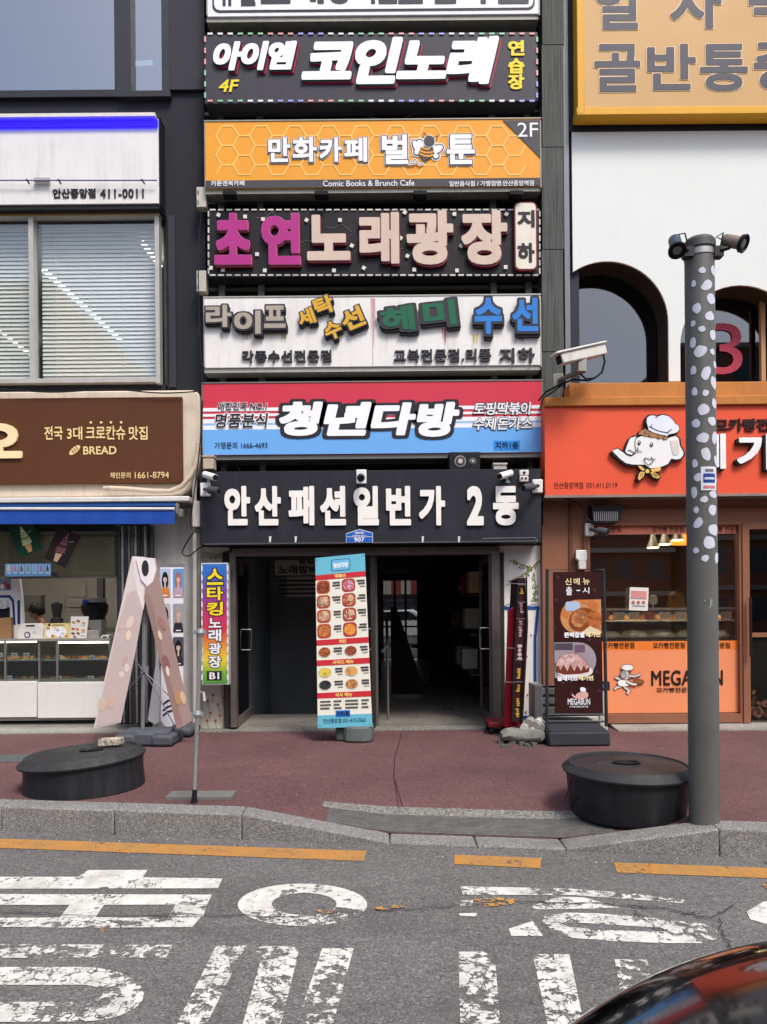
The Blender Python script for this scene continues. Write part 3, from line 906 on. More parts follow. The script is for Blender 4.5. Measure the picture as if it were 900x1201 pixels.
# what the far door of the passage looks out on
b = MB(); b.add([(-40, 21.6, -.02), (40, 21.6, -.02), (40, 60, -.02), (-40, 60, -.02)], [(0, 1, 2, 3)], ASPH); b.build('back_road', kind='structure')
BS = thing('pale_shop_house', 'pale shop building across the back street, seen through the passage', 'building', (1, 38, 0))
b = MB(); b.box(-9, 11, 38, 44, -.1, 9, m('#b5ada2', .8, stain=.5)); b.build('wall', BS)
b = MB()
for k in range(8): b.box(-1.6 + .5 * k, -1.1 + .5 * k, 37.5, 37.98, 2.2, 3.1, m('#8a3a3c' if k % 2 == 0 else '#a8a49c', .6))
b.build('striped_fascia', BS)
b = MB(); b.box(-1.2, 4, 37.9, 37.98, 0, 2.1, m('#3d4246', .3)); b.build('shopfront', BS)
def far_car():
    t = thing('parked_car', 'small white car parked on the back street beyond the passage', 'car', (.4, 30, 0))
    bb = MB()
    prof = [(-2.1, .45), (-2.05, .8), (-1.3, .92), (-.8, 1.4), (.8, 1.45), (1.5, 1.0), (2.1, .85), (2.15, .4), (-2.1, .3)]
    n = len(prof)
    vs = [(.4 + a, 29.2, c) for a, c in prof] + [(.4 + a, 30.8, c) for a, c in prof]
    bb.add(vs, [tuple(range(n)), tuple(range(2 * n - 1, n - 1, -1))] + [(i, (i + 1) % n, (i + 1) % n + n, i + n) for i in range(n)], m('#d8d8d6', .3, coat=.5))
    bb.build('body', t, bevel=.08)
    bb = MB(); bb.hexa([(-.2, 29.19, 1.36), (1., 29.19, 1.38), (1.5, 29.19, 1.03), (-.7, 29.19, .98), (-.2, 29.3, 1.36), (1., 29.3, 1.38), (1.5, 29.3, 1.03), (-.7, 29.3, .98)], m('#20262a', .1))
    bb.build('window', t)
    for x in (-.95, 1.75):
        bb = MB(); bb.lathe([(0, -.1), (.3, -.1), (.32, 0), (.3, .1), (0, .1)], (x, 29.25, .31), BLK, 20, Matrix.Rotation(R(90), 3, 'X')); bb.build('wheel', t)
far_car()

# right building
RB = thing('arched_white_building', 'white fronted building with arched upper windows over the orange bun shop', 'building', (4.8, 9.4, 0))
WHT = m('#d9dcd8', .6, 0, .03, 1.2, .10, '#b8b4a8')
D0 = 9.36
P = PX(D0)
def arcp(cx, cy, r, a0, a1, k=22): return [(cx + r * math.cos(R(a0 + (a1 - a0) * i / k)), cy - r * math.sin(R(a0 + (a1 - a0) * i / k))) for i in range(k + 1)]
A1 = [(783.5, 446)] + arcp(712, 376, 71.5, 0, 124)
A2 = [(939, 446)] + arcp(868, 405, 71, 0, 180) + [(797, 446)]
out = [(672, 152), (1160, 152), (1160, 446)] + A2 + A1
out = out[:-1] + [(672, A1[-1][1])]
b = MB(); b.poly(P, out, WHT, .03)
b.rect(P, 660, -300, 1160, 153, m('#2a2c36', .6), .1)
b.build('wall', RB)
b = MB()
xs_, ys_ = [q[0] for q in out], [q[1] for q in out]
cxp, cyp = (min(xs_) + max(xs_)) / 2, (min(ys_) + max(ys_)) / 2
fn = P.at(cxp, cyp)
RV = m('#35302d', .7, 0, .1, 2, .3)
for path in (A2, A1):
    for q0, q1 in zip(path, path[1:]):
        v = [fn(q[0] - cxp, q[1] - cyp, o) for q, o in ((q0, -.028), (q1, -.028), (q1, -.38), (q0, -.38))]
        b.add(v, [(0, 1, 2, 3)], RV)
b.build('arch_reveal', RB, recalc=False)
b = MB(); b.rect(PX(9.76), 560, 250, 1100, 500, glass(.14, '#b9c0c0'), .012); w3 = b.build('arched_window', RB)
b = MB()
TRM = m('#b0aca6', .4, .3)
b.rect(PX(9.7), 662, 320, 670, 450, TRM, .04); b.build('mullion', w3)
b = MB(); b.rect(PX(9.6), 893, 330, 898, 447, m('#b08a62', .5), .06)
b.build('mullion', w3)
b = MB(); room(b, xx(560, 9.85), xx(1100, 9.85), 9.85, 14, zz(520, 9.85), zz(240, 9.85), m('#45474a', .8), m('#333333', .8), m('#3d3e40', .8))
b.build('room', RB)
b = MB(); b.text(PX(9.745), '3', 831, 379, 871, 439, m('#a83a4e', .5), bold=.0); b.build('numeral', w3)
ORL = m('#bd7a3d', .7, 0, .14, 4, .45, '#7b4a28', .3)
b = MB(); b.rect(PX(9.02), 668, 447, 1160, 465, ORL, 1.0); b.rect(PX(8.96), 639, 463.5, 1160, 474, ORL, .3)
b.build('ledge', RB, bevel=.01)
BR_ = m('#8a5c45', .55, 0, .08, 2, .2, '#4c3226')
BR2 = m('#6a4433', .55, 0, .08, 2)
b = MB()
P = PX(9.3)
b.rect(P, 637, 575, 1160, 616, BR_, .2); b.rect(P, 637, 616, 690, 852, BR_, .2); b.rect(P, 668, 590, 672, 852, BR2, .02, .02); b.rect(P, 690, 593, 1160, 595, BR2, .02, .02)
b.build('fascia', RB)
b = MB()
for r in ((686, 613, 693, 848), (868, 613, 877, 848), (686, 838, 877, 848), (686, 612, 877, 616)): b.rect(PX(9.27), *r, BR_, .12)
w4 = b.build('window', RB)
b = MB(); b.rect(PX(9.34), 690, 614, 870, 842, glass(.22, '#dcd8d2'), .012); b.build('pane', w4)
PEA, ORB, BK2 = m('#e58d62', .5, 0, .03), m('#e37a33', .5, 0, .03), m('#2b1c18', .5)
b = MB()
S = PX(9.33)
b.rect(S, 693, 616, 869, 626.5, m('#e0876a', .5), .003); b.rect(S, 692, 752, 869, 762.5, ORB, .003); b.rect(S, 692, 762.5, 869, 836, PEA, .003)
for x in (690, 764, 829): b.text(S, '모카빵 전문점', x + 1, 617.5, x + 38, 624.5, BK2, bold=.012, off=.004)
for x in (707, 766, 819): b.text(S, '모카빵전문점', x, 753.5, x + 37, 760.5, BK2, bold=.02, off=.004)
S2 = PX(9.325)
b.text(S2, 'MEGABUN', 764, 786, 848, 804, BK2, bold=.02, off=.003, sp=1.06)
b.text(S2, '모카빵전문점 • 메가번', 770, 806, 842, 812, BK2, bold=.02, off=.003)
b.build('window_print', w4)
b = MB()
Q = lambda x, y: (x * .1889 + 710, y * .1889 + 755)
LG, WT2 = m('#c9c1bd', .5), m('#e9e6e2', .5)
def el(x, y, rx, ry, mat, off, rot=0):
    b.ell(S2, *Q(x, y), rx * .1889 + .55, ry * .1889 + .55, BK2, .002, off, 20, rot); b.ell(S2, *Q(x, y), rx * .1889, ry * .1889, mat, .002, off + .002, 20, rot)
def st(p, w, mat, off):
    b.stroke(S2, [Q(*k) for k in p], w * .1889 + 1.1, BK2, .002, off); b.stroke(S2, [Q(*k) for k in p], w * .1889, mat, .002, off + .002)
st([(95, 265), (70, 272), (60, 282)], 13, LG, .003); st([(120, 270), (150, 292), (138, 308)], 14, LG, .005)
st([(90, 220), (65, 210)], 14, LG, .007); el(115, 243, 40, 22, WT2, .009); el(122, 195, 33, 28, LG, .012)
st([(145, 200), (180, 202), (214, 190)], 13, LG, .015); el(110, 196, 15, 20, m('#a8a0a8', .5), .018); el(135, 147, 36, 18, WT2, .02)
el(205, 236, 32, 14, m('#8b5a34', .5), .015); st([(135, 235), (165, 250), (190, 252)], 11, WT2, .018)
b.ell(S2, *Q(148, 180), .9, 1.2, BK2, .002, .016)
b.build('window_emblem', w4)
b = MB(); room(b, xx(640, 9.45), xx(1060, 9.45), 9.45, 13.2, .07, zz(600, 9.45), m('#7a5f4e', .7), m('#5a483c', .6), m('#6b5446', .8))
b.build('shop_room', RB)
b = MB()
for r in ((872, 616, 880, 848), (872, 612, 1000, 620), (960, 616, 968, 848), (876, 742, 964, 747)): b.rect(PX(9.25), *r, BR_, .08)
w5 = b.build('door', RB)
b = MB(); b.rect(PX(9.3), 878, 618, 964, 842, glass(.1, '#8c8782'), .012); b.build('pane', w5)
b = MB(); b.rect(PX(9.285), 879, 748, 962, 842, m('#17130f', .4), .004)
random.seed(5)
for k in range(120):
    x, y = random.uniform(882, 960), 842 - abs(random.gauss(0, 12)) - 2
    b.ell(PX(9.28), x, max(y, 805), 3.2, 2.1, m('#3a241a' if k % 2 else '#5a4034', .3), .002, .0005 * (k % 9), 10, random.uniform(0, 180))
b.build('kick_panel', w5)
b = MB(); b.rect(PX(9.22), 878, 700, 880, 770, m('#3b3734', .3, .7), .03, .05); b.build('handle', w5)
b = MB()
for x, y in ((766, 642), (780, 638), (795, 633)):
    p0 = W(x, y, 10.4)
    b.lathe([(0, .18), (.03, .18), (.05, .1), (.09, 0), (.085, 0), (.0, .01)], p0, m('#8a8a86', .4, .3), 16)
    b.lathe([(0, -.012), (.075, -.012), (.075, 0), (0, 0)], p0, m('#ffe2ae', emit=9.), 16)
    b.tube([p0 + Vector((0, 0, .18)), p0 + Vector((0, 0, .5))], .006, BLK, 6)
b.build('interior_light', RB)
b = MB()
b.box(3.2, 4.0, 10.2, 10.5, 2.72, 2.75, m('#fff0d6', emit=8.)); b.box(4.6, 5.4, 10.2, 10.5, 2.72, 2.75, m('#fff0d6', emit=8.))  # two unseen glowing panels, added behind the fascia to brighten the shop room
b.build('interior_light', RB)
b = MB()
p0 = W(806, 634, 10.8)
b.lathe([(0, .1), (.1, .1), (.22, .03), (.25, -.05), (.2, -.05), (.0, -.02)], p0, m('#e07a28', .5, emit=3.), 24); b.tube([p0 + Vector((0, 0, .1)), p0 + Vector((0, 0, .5))], .006, BLK, 6)
b.build('pendant_lamp', RB)
# what stands across the street, behind the viewer: the panes mirror it
def block(name, lab, x0, x1, y0, y1, h, wallc, nx, nz, gl='#3a4650'):
    t = thing(name, lab, 'building', ((x0 + x1) / 2, y1, 0))
    bb = MB(); bb.box(x0, x1, y0, y1, -.3, h, m(wallc, .8, 0, .1, .4, .3)); bb.build('wall', t)
    bb = MB()
    sx, sz = (x1 - x0) / nx, h / nz
    for i in range(nx):
        for j in range(nz):
            bb.box(x0 + sx * (i + .18), x0 + sx * (i + .82), y1 - .05, y1 + .03, sz * (j + .3), sz * (j + .8), m(gl, .15))
    bb.build('window', t)
    bb = MB()
    for j in range(1, nz + 1): bb.box(x0 - .1, x1 + .1, y1, y1 + .35, sz * j - .12, sz * j + .1, m('#c9bda8' if wallc != '#9a6250' else '#a5968a', .8))
    bb.build('cornice', t)
block('tan_apartment_block', 'tan apartment block across the street, mirrored in the blind window', -34, -15.5, -30, -16, 17, '#dcbd90', 7, 6)
block('low_tan_house', 'lower tan block beside the tall one, mirrored under the blind window', -15, -4, -28, -16.5, 10.5, '#cfb48c', 5, 4)
block('brick_apartment_block', 'red brick apartment block across the street, mirrored in the bun shop window', 14.5, 34, -30, -16, 14.0, '#9a6250', 9, 6)
block('brown_shop_row', 'low brown brick shop row across the street, mirrored in the display window', -3.5, 14, -26, -17, 8.4, '#8f5a48', 12, 4)

# ---------------------------------------------------------------- shop signs of the middle building
INK = m('#2a2529', .5)
WHITE = m('#e6e6ea', .45, 0, .04)
def sign(label, x0, y0, x1, y1, d, mat, th=.18, name='shop_sign', cat='sign', group=None, edge=None, bevel=.006):
    c = W((x0 + x1) / 2, y1, d)
    t = thing(name, label, cat, (c.x, d, c.z), group)
    b = MB(); b.rect(PX(d), x0, y0, x1, y1, mat, th); b.build('panel', t, bevel)
    if edge:
        b = MB()
        b.rect(PX(d), x0 - .6, y1 - .3, x1 + .6, y1 + 5, edge, th * .9, -.02); b.rect(PX(d), x0 - .8, y0 - 1.2, x1 + .8, y0 + .2, edge, th, .008)
        b.rect(PX(d), x0 - 1., y0, x0 + .3, y1, edge, th, .004); b.rect(PX(d), x1 - .3, y0, x1 + 1., y1, edge, th, .004)
        b.build('frame', t)
    return t, PX(d)
def bulbs(t, S, x0, y0, x1, y1, step, w, h, mats, off=.012):
    """The row of little lamps round a board's edge: one strip per edge."""
    k = 0
    for (ax, ay, bx, by) in ((x0, y0, x1, y0), (x1, y0, x1, y1), (x1, y1, x0, y1), (x0, y1, x0, y0)):
        b = MB()
        n = max(2, int(math.hypot(bx - ax, by - ay) / step))
        for i in range(n):
            u = (i + .5) / n
            x, y = ax + (bx - ax) * u, ay + (by - ay) * u
            a, c = (w, h) if ay == by else (h, w)
            b.rect(S, x - a / 2, y - c / 2, x + a / 2, y + c / 2, mats[(i + k) // 3 % len(mats)], .012, off)
        k += 5
        b.build('light_strip', t)
GF = m('#8e8c80', .5, .2, .15, 5, .6, '#4b463c')

# topmost, cropped by the photo
t, S = sign('white sign with a dark rounded border, topmost over the entrance', 243, -75, 632, 18, 9.22, m('#e3e3e6', .5, 0, .05, 2, .35, '#8f8678'), .32, edge=GF)
b = MB(); b.rrect(S, 249, -68, 627, 13.5, 8, m('#3b3940', .5), .004, .004); b.rrect(S, 251.2, -66, 625, 11, 7, WHITE, .004, .008); b.build('border', t)
b = MB(); DG = m('#3b3a42', .5)
for ch, x0, x1 in (('뮤', 257, 276), ('럴', 280, 300)): b.text(S, ch, x0, -22, x1, 8, DG, bold=.045, off=.012)
for ch, x0, x1 in (('노', 306, 341), ('래', 344, 380), ('방', 384, 414), ('의', 418, 440), ('코', 444, 466), ('드', 467, 496), ('건', 504, 535), ('시', 540, 570), ('드', 584, 620)): b.text(S, ch, x0, -46, x1, 5.5, DG, bold=.05, off=.012)
b.build('lettering', t)

# black coin karaoke board
t, S = sign('dark grey karaoke sign with slanted white letters and coloured edge bulbs', 240, 39, 631, 120, 9.22, m('#3d3a42', .5, 0, .08, 2, .2, '#5d5a58'), .25)
bulbs(t, S, 241, 40.2, 630, 118.8, 11.5, 6, 2, [m('#e9e9ef', .3), m('#8fc59c', .3), m('#d99c98', .3), m('#9a9ade', .3)])
b = MB()
RED, BK = m('#b02348', .4), m('#141114', .4)
for body, bx in (('아이엠', (251, 51, 349, 85)), ('코인노래', (354, 46, 585, 102))):
    x0, y0, x1, y1 = bx
    b.text(S, body, x0 + 2.6, y0 + 2.4, x1 + 2.6, y1 + 2.4, RED, bold=.055, shear=.22, sp=.94, off=.018, th=.014, grow=.008)
    b.text(S, body, x0 + 1.4, y0 + 1.6, x1 + 1.4, y1 + 1.6, BK, bold=.055, shear=.22, sp=.94, off=.03, th=.015, grow=.006)
    b.text(S, body, x0, y0, x1, y1, m('#eef1f8', .35), bold=.055, shear=.22, sp=.94, off=.04, th=.012, side=BK)
b.build('lettering', t); b = MB()
YL = m('#e8cf2c', .45)
b.text(S, '4F', 257, 94, 281, 108.5, YL, bold=.02, shear=.2, off=.012)
for ch, y0 in (('연', 48), ('습', 69), ('장', 87.5)): b.text(S, ch, 596, y0, 615, y0 + 18, YL, bold=.04, off=.012)
b.build('lettering', t)

# orange comic cafe board
t, S = sign('orange honeycomb sign with a bee, under the dark grey karaoke sign', 241, 141, 634, 220, 9.22, m('#e39a33', .45, 0, .05, 1.5, .12, '#a97328'), .2, edge=GF)
b = MB()
HX = m('#f0c470', .45)
r = 13.2
for i in range(-1, 19):
    for j in range(-1, 5):
        cx, cy = 247 + i * r * 1.5 * 1.0, 148 + j * r * 1.732 + (r * .866 if i % 2 else 0)
        pts = [(cx + r * math.cos(R(60 * k)), cy + r * math.sin(R(60 * k))) for k in range(4)]
        for p, q in zip(pts, pts[1:]):
            if all(242.5 < v[0] < 632 and 142.5 < v[1] < 209 for v in (p, q)): b.stroke(S, [p, q], 1.5, HX, .002, .003 + .0005 * (i % 3))
b.build('honeycomb', t)
b = MB()
SL = m('#474548', .5)
b.rect(S, 241.4, 210.5, 633.6, 219.7, SL, .004, .007); b.poly(S, [(590, 141.4), (633.7, 141.4), (633.7, 186)], SL, .004, .007)
b.text(S, '2F', 607, 144.5, 631, 161, WHITE, bold=.0, off=.012)
b.text(S, '카툰앤북카페', 248, 212.3, 287, 218.6, WHITE, bold=.015, off=.012)
b.text(S, 'Comic Books & Brunch Cafe', 379, 212, 486, 218.8, WHITE, bold=.005, off=.012)
b.text(S, '일반음식점 / 가맹점명:안산중앙역점', 527, 212.5, 626, 218.8, WHITE, bold=.012, off=.012)
for ch, bx in (('만', (315, 162, 341, 191)), ('화', (343.5, 162, 372, 191)), ('카', (375, 162, 401, 191)), ('페', (404, 162, 431, 191)), ('벌', (448, 158.5, 479, 193.5)), ('툰', (524, 158.5, 557, 193.5))):
    b.text(S, ch, *bx, WHITE, bold=.034, off=.008, grow=.05, th=.003)
    b.text(S, ch, *bx, SL, bold=.034, off=.012, grow=.034, th=.003)
    b.text(S, ch, *bx, m('#ece9ec', .4), bold=.034, off=.017, th=.003)
b.build('lettering', t)
b = MB()                                                          # bee
Q = lambda x, y: (440 + x * .1444, 150 + y * .1444)
def e3(x, y, rx, ry, rot, fill, off):
    for g, mt, o in ((16, WHITE, 0), (8, SL, .002), (-2, fill, .004)): b.ell(S, *Q(x, y), (rx + g) * .1444, (ry + g) * .1444, mt, .0015, off + o, 22, rot)
for x, y, rx, ry, rot in ((340, 160, 26, 62, -28), (372, 140, 30, 44, -35), (338, 200, 20, 24, 0), (505, 178, 52, 30, -30), (470, 160, 30, 20, 0), (494, 232, 24, 22, 0)): e3(x, y, rx, ry, rot, WHITE, .008)
b.poly(S, [Q(*p) for p in ((352, 215), (372, 165), (420, 150), (470, 165), (482, 210), (455, 245), (420, 265), (395, 292), (385, 262))], SL, .002, .016)
for p in (((366, 190), (400, 205), (440, 208), (476, 200)), ((362, 215), (400, 232), (440, 236), (470, 226)), ((382, 168), (410, 178), (440, 180))): b.stroke(S, [Q(*k) for k in p], 2.0, m('#e39a33', .45), .002, .018)
b.ell(S, *Q(440, 115), 50 * .1444, 52 * .1444, WHITE, .002, .017); b.ell(S, *Q(440, 115), 44 * .1444, 46 * .1444, SL, .002, .0195)
for p, q in (((425, 75), (400, 55)), ((465, 85), (505, 78))):
    b.stroke(S, [Q(*p), Q(*q)], .6, SL, .002, .02); b.ell(S, *Q(*q), 1.3, 1.3, SL, .002, .021)
b.stroke(S, [Q(*k) for k in ((270, 302), (320, 296), (310, 275), (325, 262), (340, 285), (360, 304), (395, 298))], 2.6, WHITE, .002, .02); b.stroke(S, [Q(*k) for k in ((270, 302), (320, 296), (310, 275), (325, 262), (340, 285), (360, 304), (395, 298))], .7, SL, .002, .0215)
b.build('emblem', t)
def floodlight(x, y, d, lab):
    t = thing('sign_floodlight', lab, 'floodlight', tuple(W(x, y, d)), 'black floodlights under the honeycomb sign')
    b = MB(); b.rect(PX(d), x - 8, y - 2.6, x + 8, y + 3, BLK, .12); b.rect(PX(d), x - 5, y + 3, x + 5, y + 4.6, BLK, .08, -.02); b.build('housing', t, .01)
    b = MB(); b.tube([W(x, y, d + .1), W(x, y - 3, d + .25)], .02, BLK, 8); b.build('bracket', t)
for x, l in ((269, 'black floodlight at the left end under the orange honeycomb sign'), (377, 'black floodlight at the middle of the orange honeycomb sign'), (493, 'black floodlight below the bee of the orange honeycomb sign'), (606, 'black floodlight at the right end under the orange honeycomb sign')):
    floodlight(x, 225.5, 9.1, l)

# black board with pink and cream channel letters
t, S = sign('black karaoke sign with pink and cream raised letters and small square lamps', 244, 245.5, 634, 324, 9.24, m('#1d1b1e', .55, 0, .2, 3, .3, '#3d3836'), .22)
bulbs(t, S, 245, 246.5, 633, 323, 9.5, 6.6, 1.7, [m('#cfccc2', .4), m('#b5b2aa', .4)])
b = MB()
CRM, PNK, DR = m('#cbb6a6', .5, 0, .06, 3, .4, '#8d7a70'), m('#a82f7c', .5, 0, .05), m('#6d2030', .5)
for ch, bx, mt in (('초', (253, 253, 296, 313), PNK), ('연', (308, 253, 353, 313), PNK), ('노', (361, 255, 411, 308), CRM), ('래', (422, 252, 468, 312), CRM), ('광', (477, 250, 531, 313), CRM), ('장', (541, 250, 594, 313), CRM)):
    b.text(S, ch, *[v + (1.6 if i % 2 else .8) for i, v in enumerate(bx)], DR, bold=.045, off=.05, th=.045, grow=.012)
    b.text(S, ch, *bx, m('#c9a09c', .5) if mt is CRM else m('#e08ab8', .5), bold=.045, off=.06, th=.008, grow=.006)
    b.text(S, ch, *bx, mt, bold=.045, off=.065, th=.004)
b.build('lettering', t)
b = MB(); b.rrect(S, 602.5, 240, 629, 319.5, 6, m('#7c2733', .5), .06, .06); b.rrect(S, 604, 241.5, 627.5, 318, 5, m('#ded6c6', .5, 0, .05, 3, .25), .004, .065)
b.text(S, '지', 606, 250, 626, 270, INK, bold=.045, off=.07); b.text(S, '하', 606, 288, 626, 311, INK, bold=.045, off=.07)
b.build('name_tag', t)
for x, y in ((257, 253), (288, 255), (309, 258), (360, 259), (399, 259), (475, 250), (533, 252), (594, 252), (302, 299), (246 + 65, 318), (392, 318), (427, 315), (478, 301), (486, 317), (413, 289), (346, 289), (541, 289), (575, 284), (536, 318), (593, 314), (248, 315), (262, 317), (470, 280)):
    b = MB(); b.rect(S, x - 2.1, y - 2.1, x + 2.1, y + 2.1, m('#d7d5cc', .4), .02, .022, random.choice((0, 0, .5))); b.build('lamp_block', t)
b = MB()
for k in range(9):
    x = 260 + k * 41; y = random.uniform(252, 310)
    b.stroke(S, [(x, y), (x + 8, y + random.uniform(-6, 6)), (x + 18, y + random.uniform(-9, 9)), (x + 30, y + random.uniform(-5, 9))], .45, m('#77726d', .6), .004, .006)
b.build('wiring', t)

# stained white tailor board
t, S = sign('stained white tailor sign with grey, yellow, green and blue raised letters', 240, 347.5, 634, 430, 9.24, m('#e2e0dc', .6, 0, .04, 2.5, .5, '#8d6a68'), .24, edge=m('#a9a59c', .5, .2, .12, 4, .6, '#5b5248'))
b = MB()
DKG = m('#35343a', .55)
def raised(body, boxes, fill, rot=0, g=.06, gy=2.2):
    for ch, bx in zip(body, boxes):
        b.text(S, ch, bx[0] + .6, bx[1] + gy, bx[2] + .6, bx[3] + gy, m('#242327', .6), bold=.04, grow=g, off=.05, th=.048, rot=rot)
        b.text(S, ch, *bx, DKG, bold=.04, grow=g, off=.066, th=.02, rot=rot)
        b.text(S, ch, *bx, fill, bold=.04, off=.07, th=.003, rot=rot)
TAN, GLD, GRE, BLU2 = m('#a39a8c', .6), m('#d1a136', .5), m('#1f6146', .55), m('#2e79c6', .5)
raised('라이프', ((243, 360, 273, 386), (276, 367, 307, 394), (311, 361, 336, 387)), TAN)
raised('세', ((350, 365, 370, 384),), GLD, -20); raised('탁', ((369, 350, 392, 371),), GLD, -20)
raised('수', ((381, 379, 401, 400),), GLD, -22); raised('선', ((401, 364, 427, 388),), GLD, -22)
raised('헤', ((447, 362, 486, 391),), GRE, -6, .085, 3); raised('미', ((496, 355, 534, 385),), GRE, -6, .085, 3)
raised('수선', ((556, 352, 588, 394), (600, 352, 630, 391)), BLU2, 0, .07, 3)
b.text(S, '각종수선전문점', 284, 411.5, 389, 425.5, DKG, bold=.022, off=.03, th=.028, sp=1.1)
b.text(S, '교복전문점.리폼', 462, 410, 576, 425, DKG, bold=.022, off=.03, th=.028, sp=1.1)
b.text(S, '지하', 586, 409, 627, 426, DKG, bold=.03, off=.03, th=.028, sp=1.15)
b.build('lettering', t)
b = MB()
for x, y, w, h, c in ((521, 385, 3.6, 20, '#b2707c'), (558, 392, 2.6, 13, '#c8a95a'), (611, 395, 3, 9, '#a5656c'), (332, 392, 2.6, 10, '#bda362'), (290, 392, 2, 9, '#c0a08c'), (438, 350, 1.2, 60, '#c99a9a'), (415, 388, 2, 8, '#bf9a98'), (260, 390, 2, 10, '#bba890')):
    for k in range(7):
        xx_ = x + random.gauss(0, w); hh = h * random.uniform(.4, 1.)
        b.poly(S, [(xx_ - .5, y), (xx_ + .6, y), (xx_ + .3, y + hh), (xx_ - .1, y + hh)], m(c, .7), .001, .0015 + .0004 * k)
b.build('rust_run', t)

# red, white and blue snack board
b = MB(); b.rect(S, 436.8, 348, 437.5, 429.5, m('#a58f8c', .6), .001, .001); b.build('seam', t)
t, S = sign('red and blue striped snack bar sign with white letters outlined in black', 238, 448, 636, 532.5, 9.2, m('#c7384a', .4, 0, .04, 1.5), .22, edge=m('#77756f', .5, .4, .1, 5, .4))
b = MB()
SKY = m('#6ba6e2', .4, 0, .04, 1.5)
for y0, y1, mt in ((477, 481, WHITE), (484, 487, WHITE), (490, 495, WHITE), (495, 497.5, m('#8fb7e4', .4)), (497.5, 502.5, WHITE), (502.5, 532, SKY)): b.rect(S, 238.4, y0, 635.6, y1, mt, .003, .004)
b.rect(S, 579, 517, 610, 528, m('#2f86d8', .5), .003, .008)
b.build('stripes', t)
b = MB()
OB = m('#2c2a2e', .45)
for ch, bx in (('청', (328, 471.5, 379, 511.5)), ('년', (380, 472, 436, 511.5)), ('다', (435, 472.5, 488, 511)), ('방', (489, 472, 539, 512.5))):
    b.text(S, ch, *bx, OB, bold=.055, shear=.16, grow=.085, off=.012, th=.003)
    b.text(S, ch, *bx, m('#f0f0f6', .35), bold=.055, shear=.16, off=.017, th=.003)
for body, bx in (('대한민국 NO.1', (256, 472, 314, 481)), ('명품분식', (253, 485, 315, 502)), ('토핑떡볶이', (555, 472, 623, 487)), ('수제돈가스', (555, 490, 624, 504.5))):
    wh = bx[0] < 400
    b.text(S, body, *bx, WHITE if wh else OB, bold=.02, shear=.15, grow=.05, off=.012, th=.003)
    b.text(S, body, *bx, OB if wh else WHITE, bold=.02, shear=.15, off=.017, th=.003)
b.text(S, '가맹문의 1666-4693', 252, 518.5, 314, 526.5, m('#1d3a5c', .5), bold=.015, off=.009)
b.text(S, '지하1층', 581, 518.5, 608, 526.5, m('#16233a', .5), bold=.02, off=.012)
b.build('lettering', t)

# the entrance board
t, S = sign('black entrance board with large white letters and the number 2', 235, 551.5, 635, 637.5, 9.02, m('#25262e', .6, 0, .12, 2, .35, '#46464a'), .55, edge=None, bevel=.004)
b = MB()
CW = m('#ebe6e0', .6, 0, .05, 8, .3, '#c0b8ad')
for ch, x0, x1 in (('안', 264, 294), ('산', 299.5, 330), ('패', 339, 369), ('션', 376, 406), ('일', 415, 444.5), ('번', 453, 482), ('가', 491.5, 522), ('2', 547.5, 567), ('동', 578, 608)):
    b.text(S, ch, x0, 570.5, x1, 616.5, CW, bold=.045, off=.03, th=.028, side=m('#8c867f', .6))
b.build('lettering', t)
for x in (317, 347, 496, 538.5):
    b = MB(); b.poly(S, [(x - 1.2, 629), (x + 1.6, 629), (x + .8, 636), (x - 1, 636)], m('#cfccc6', .6), .004, .005); b.build('tape_scrap', t)
b = MB()
b.stroke(S, [(566, 631.5), (600, 631), (628, 630.5), (630, 634)], .8, m('#77757a', .7), .003, .004)
b.rect(S, 240, 635.5, 632, 637.2, m('#4c4b4e', .6), .004, .003)
b.build('trim', t)
t = thing('address_plate', 'blue house-shaped address plate numbered 907 on the black entrance board', 'address plate', tuple(W(422, 637, 9.0)))
S = PX(9.0)
b = MB()
b.poly(S, [(406, 625.5), (422, 620.5), (437.5, 625), (437.5, 636.5), (406, 636.5)], m('#d7dce4', .4), .012)
b.poly(S, [(406.6, 626), (422, 621.3), (436.9, 625.5), (436.9, 636), (406.6, 636)], m('#2860b5', .35), .003, .003); b.rect(S, 407, 629.3, 436.5, 629.8, WHITE, .002, .0055)
b.build('plate', t)
b = MB(); b.text(S, '907', 415.5, 630.3, 427.5, 635.4, WHITE, bold=.02, off=.006); b.text(S, '중앙대로', 416.5, 623.6, 427, 626.3, WHITE, bold=.03, off=.006); b.text(S, 'Jungang-daero', 413.5, 627.2, 430, 628.8, WHITE, bold=.02, off=.006); b.build('lettering', t)
SPK = thing('loudspeaker', 'black box loudspeaker with two cones on top of the entrance board', 'loudspeaker', tuple(W(545, 553, 9.05)))
b = MB(); b.rect(PX(9.05), 527, 530, 563.5, 553.5, m('#1b1b1f', .6), .3); b.build('cabinet', SPK, .01)
b = MB()
for x, r in ((540, 6.8), (554.5, 3.8)):
    b.ell(PX(9.05), x, 541, r, r, m('#8d8a88', .4, .4), .006, .007); b.ell(PX(9.05), x, 541, r * .78, r * .78, m('#3c3a3a', .6), .004, .012); b.ell(PX(9.05), x, 541, r * .42, r * .42, m('#b9b3b0', .4), .004, .017)
b.build('cone', SPK)

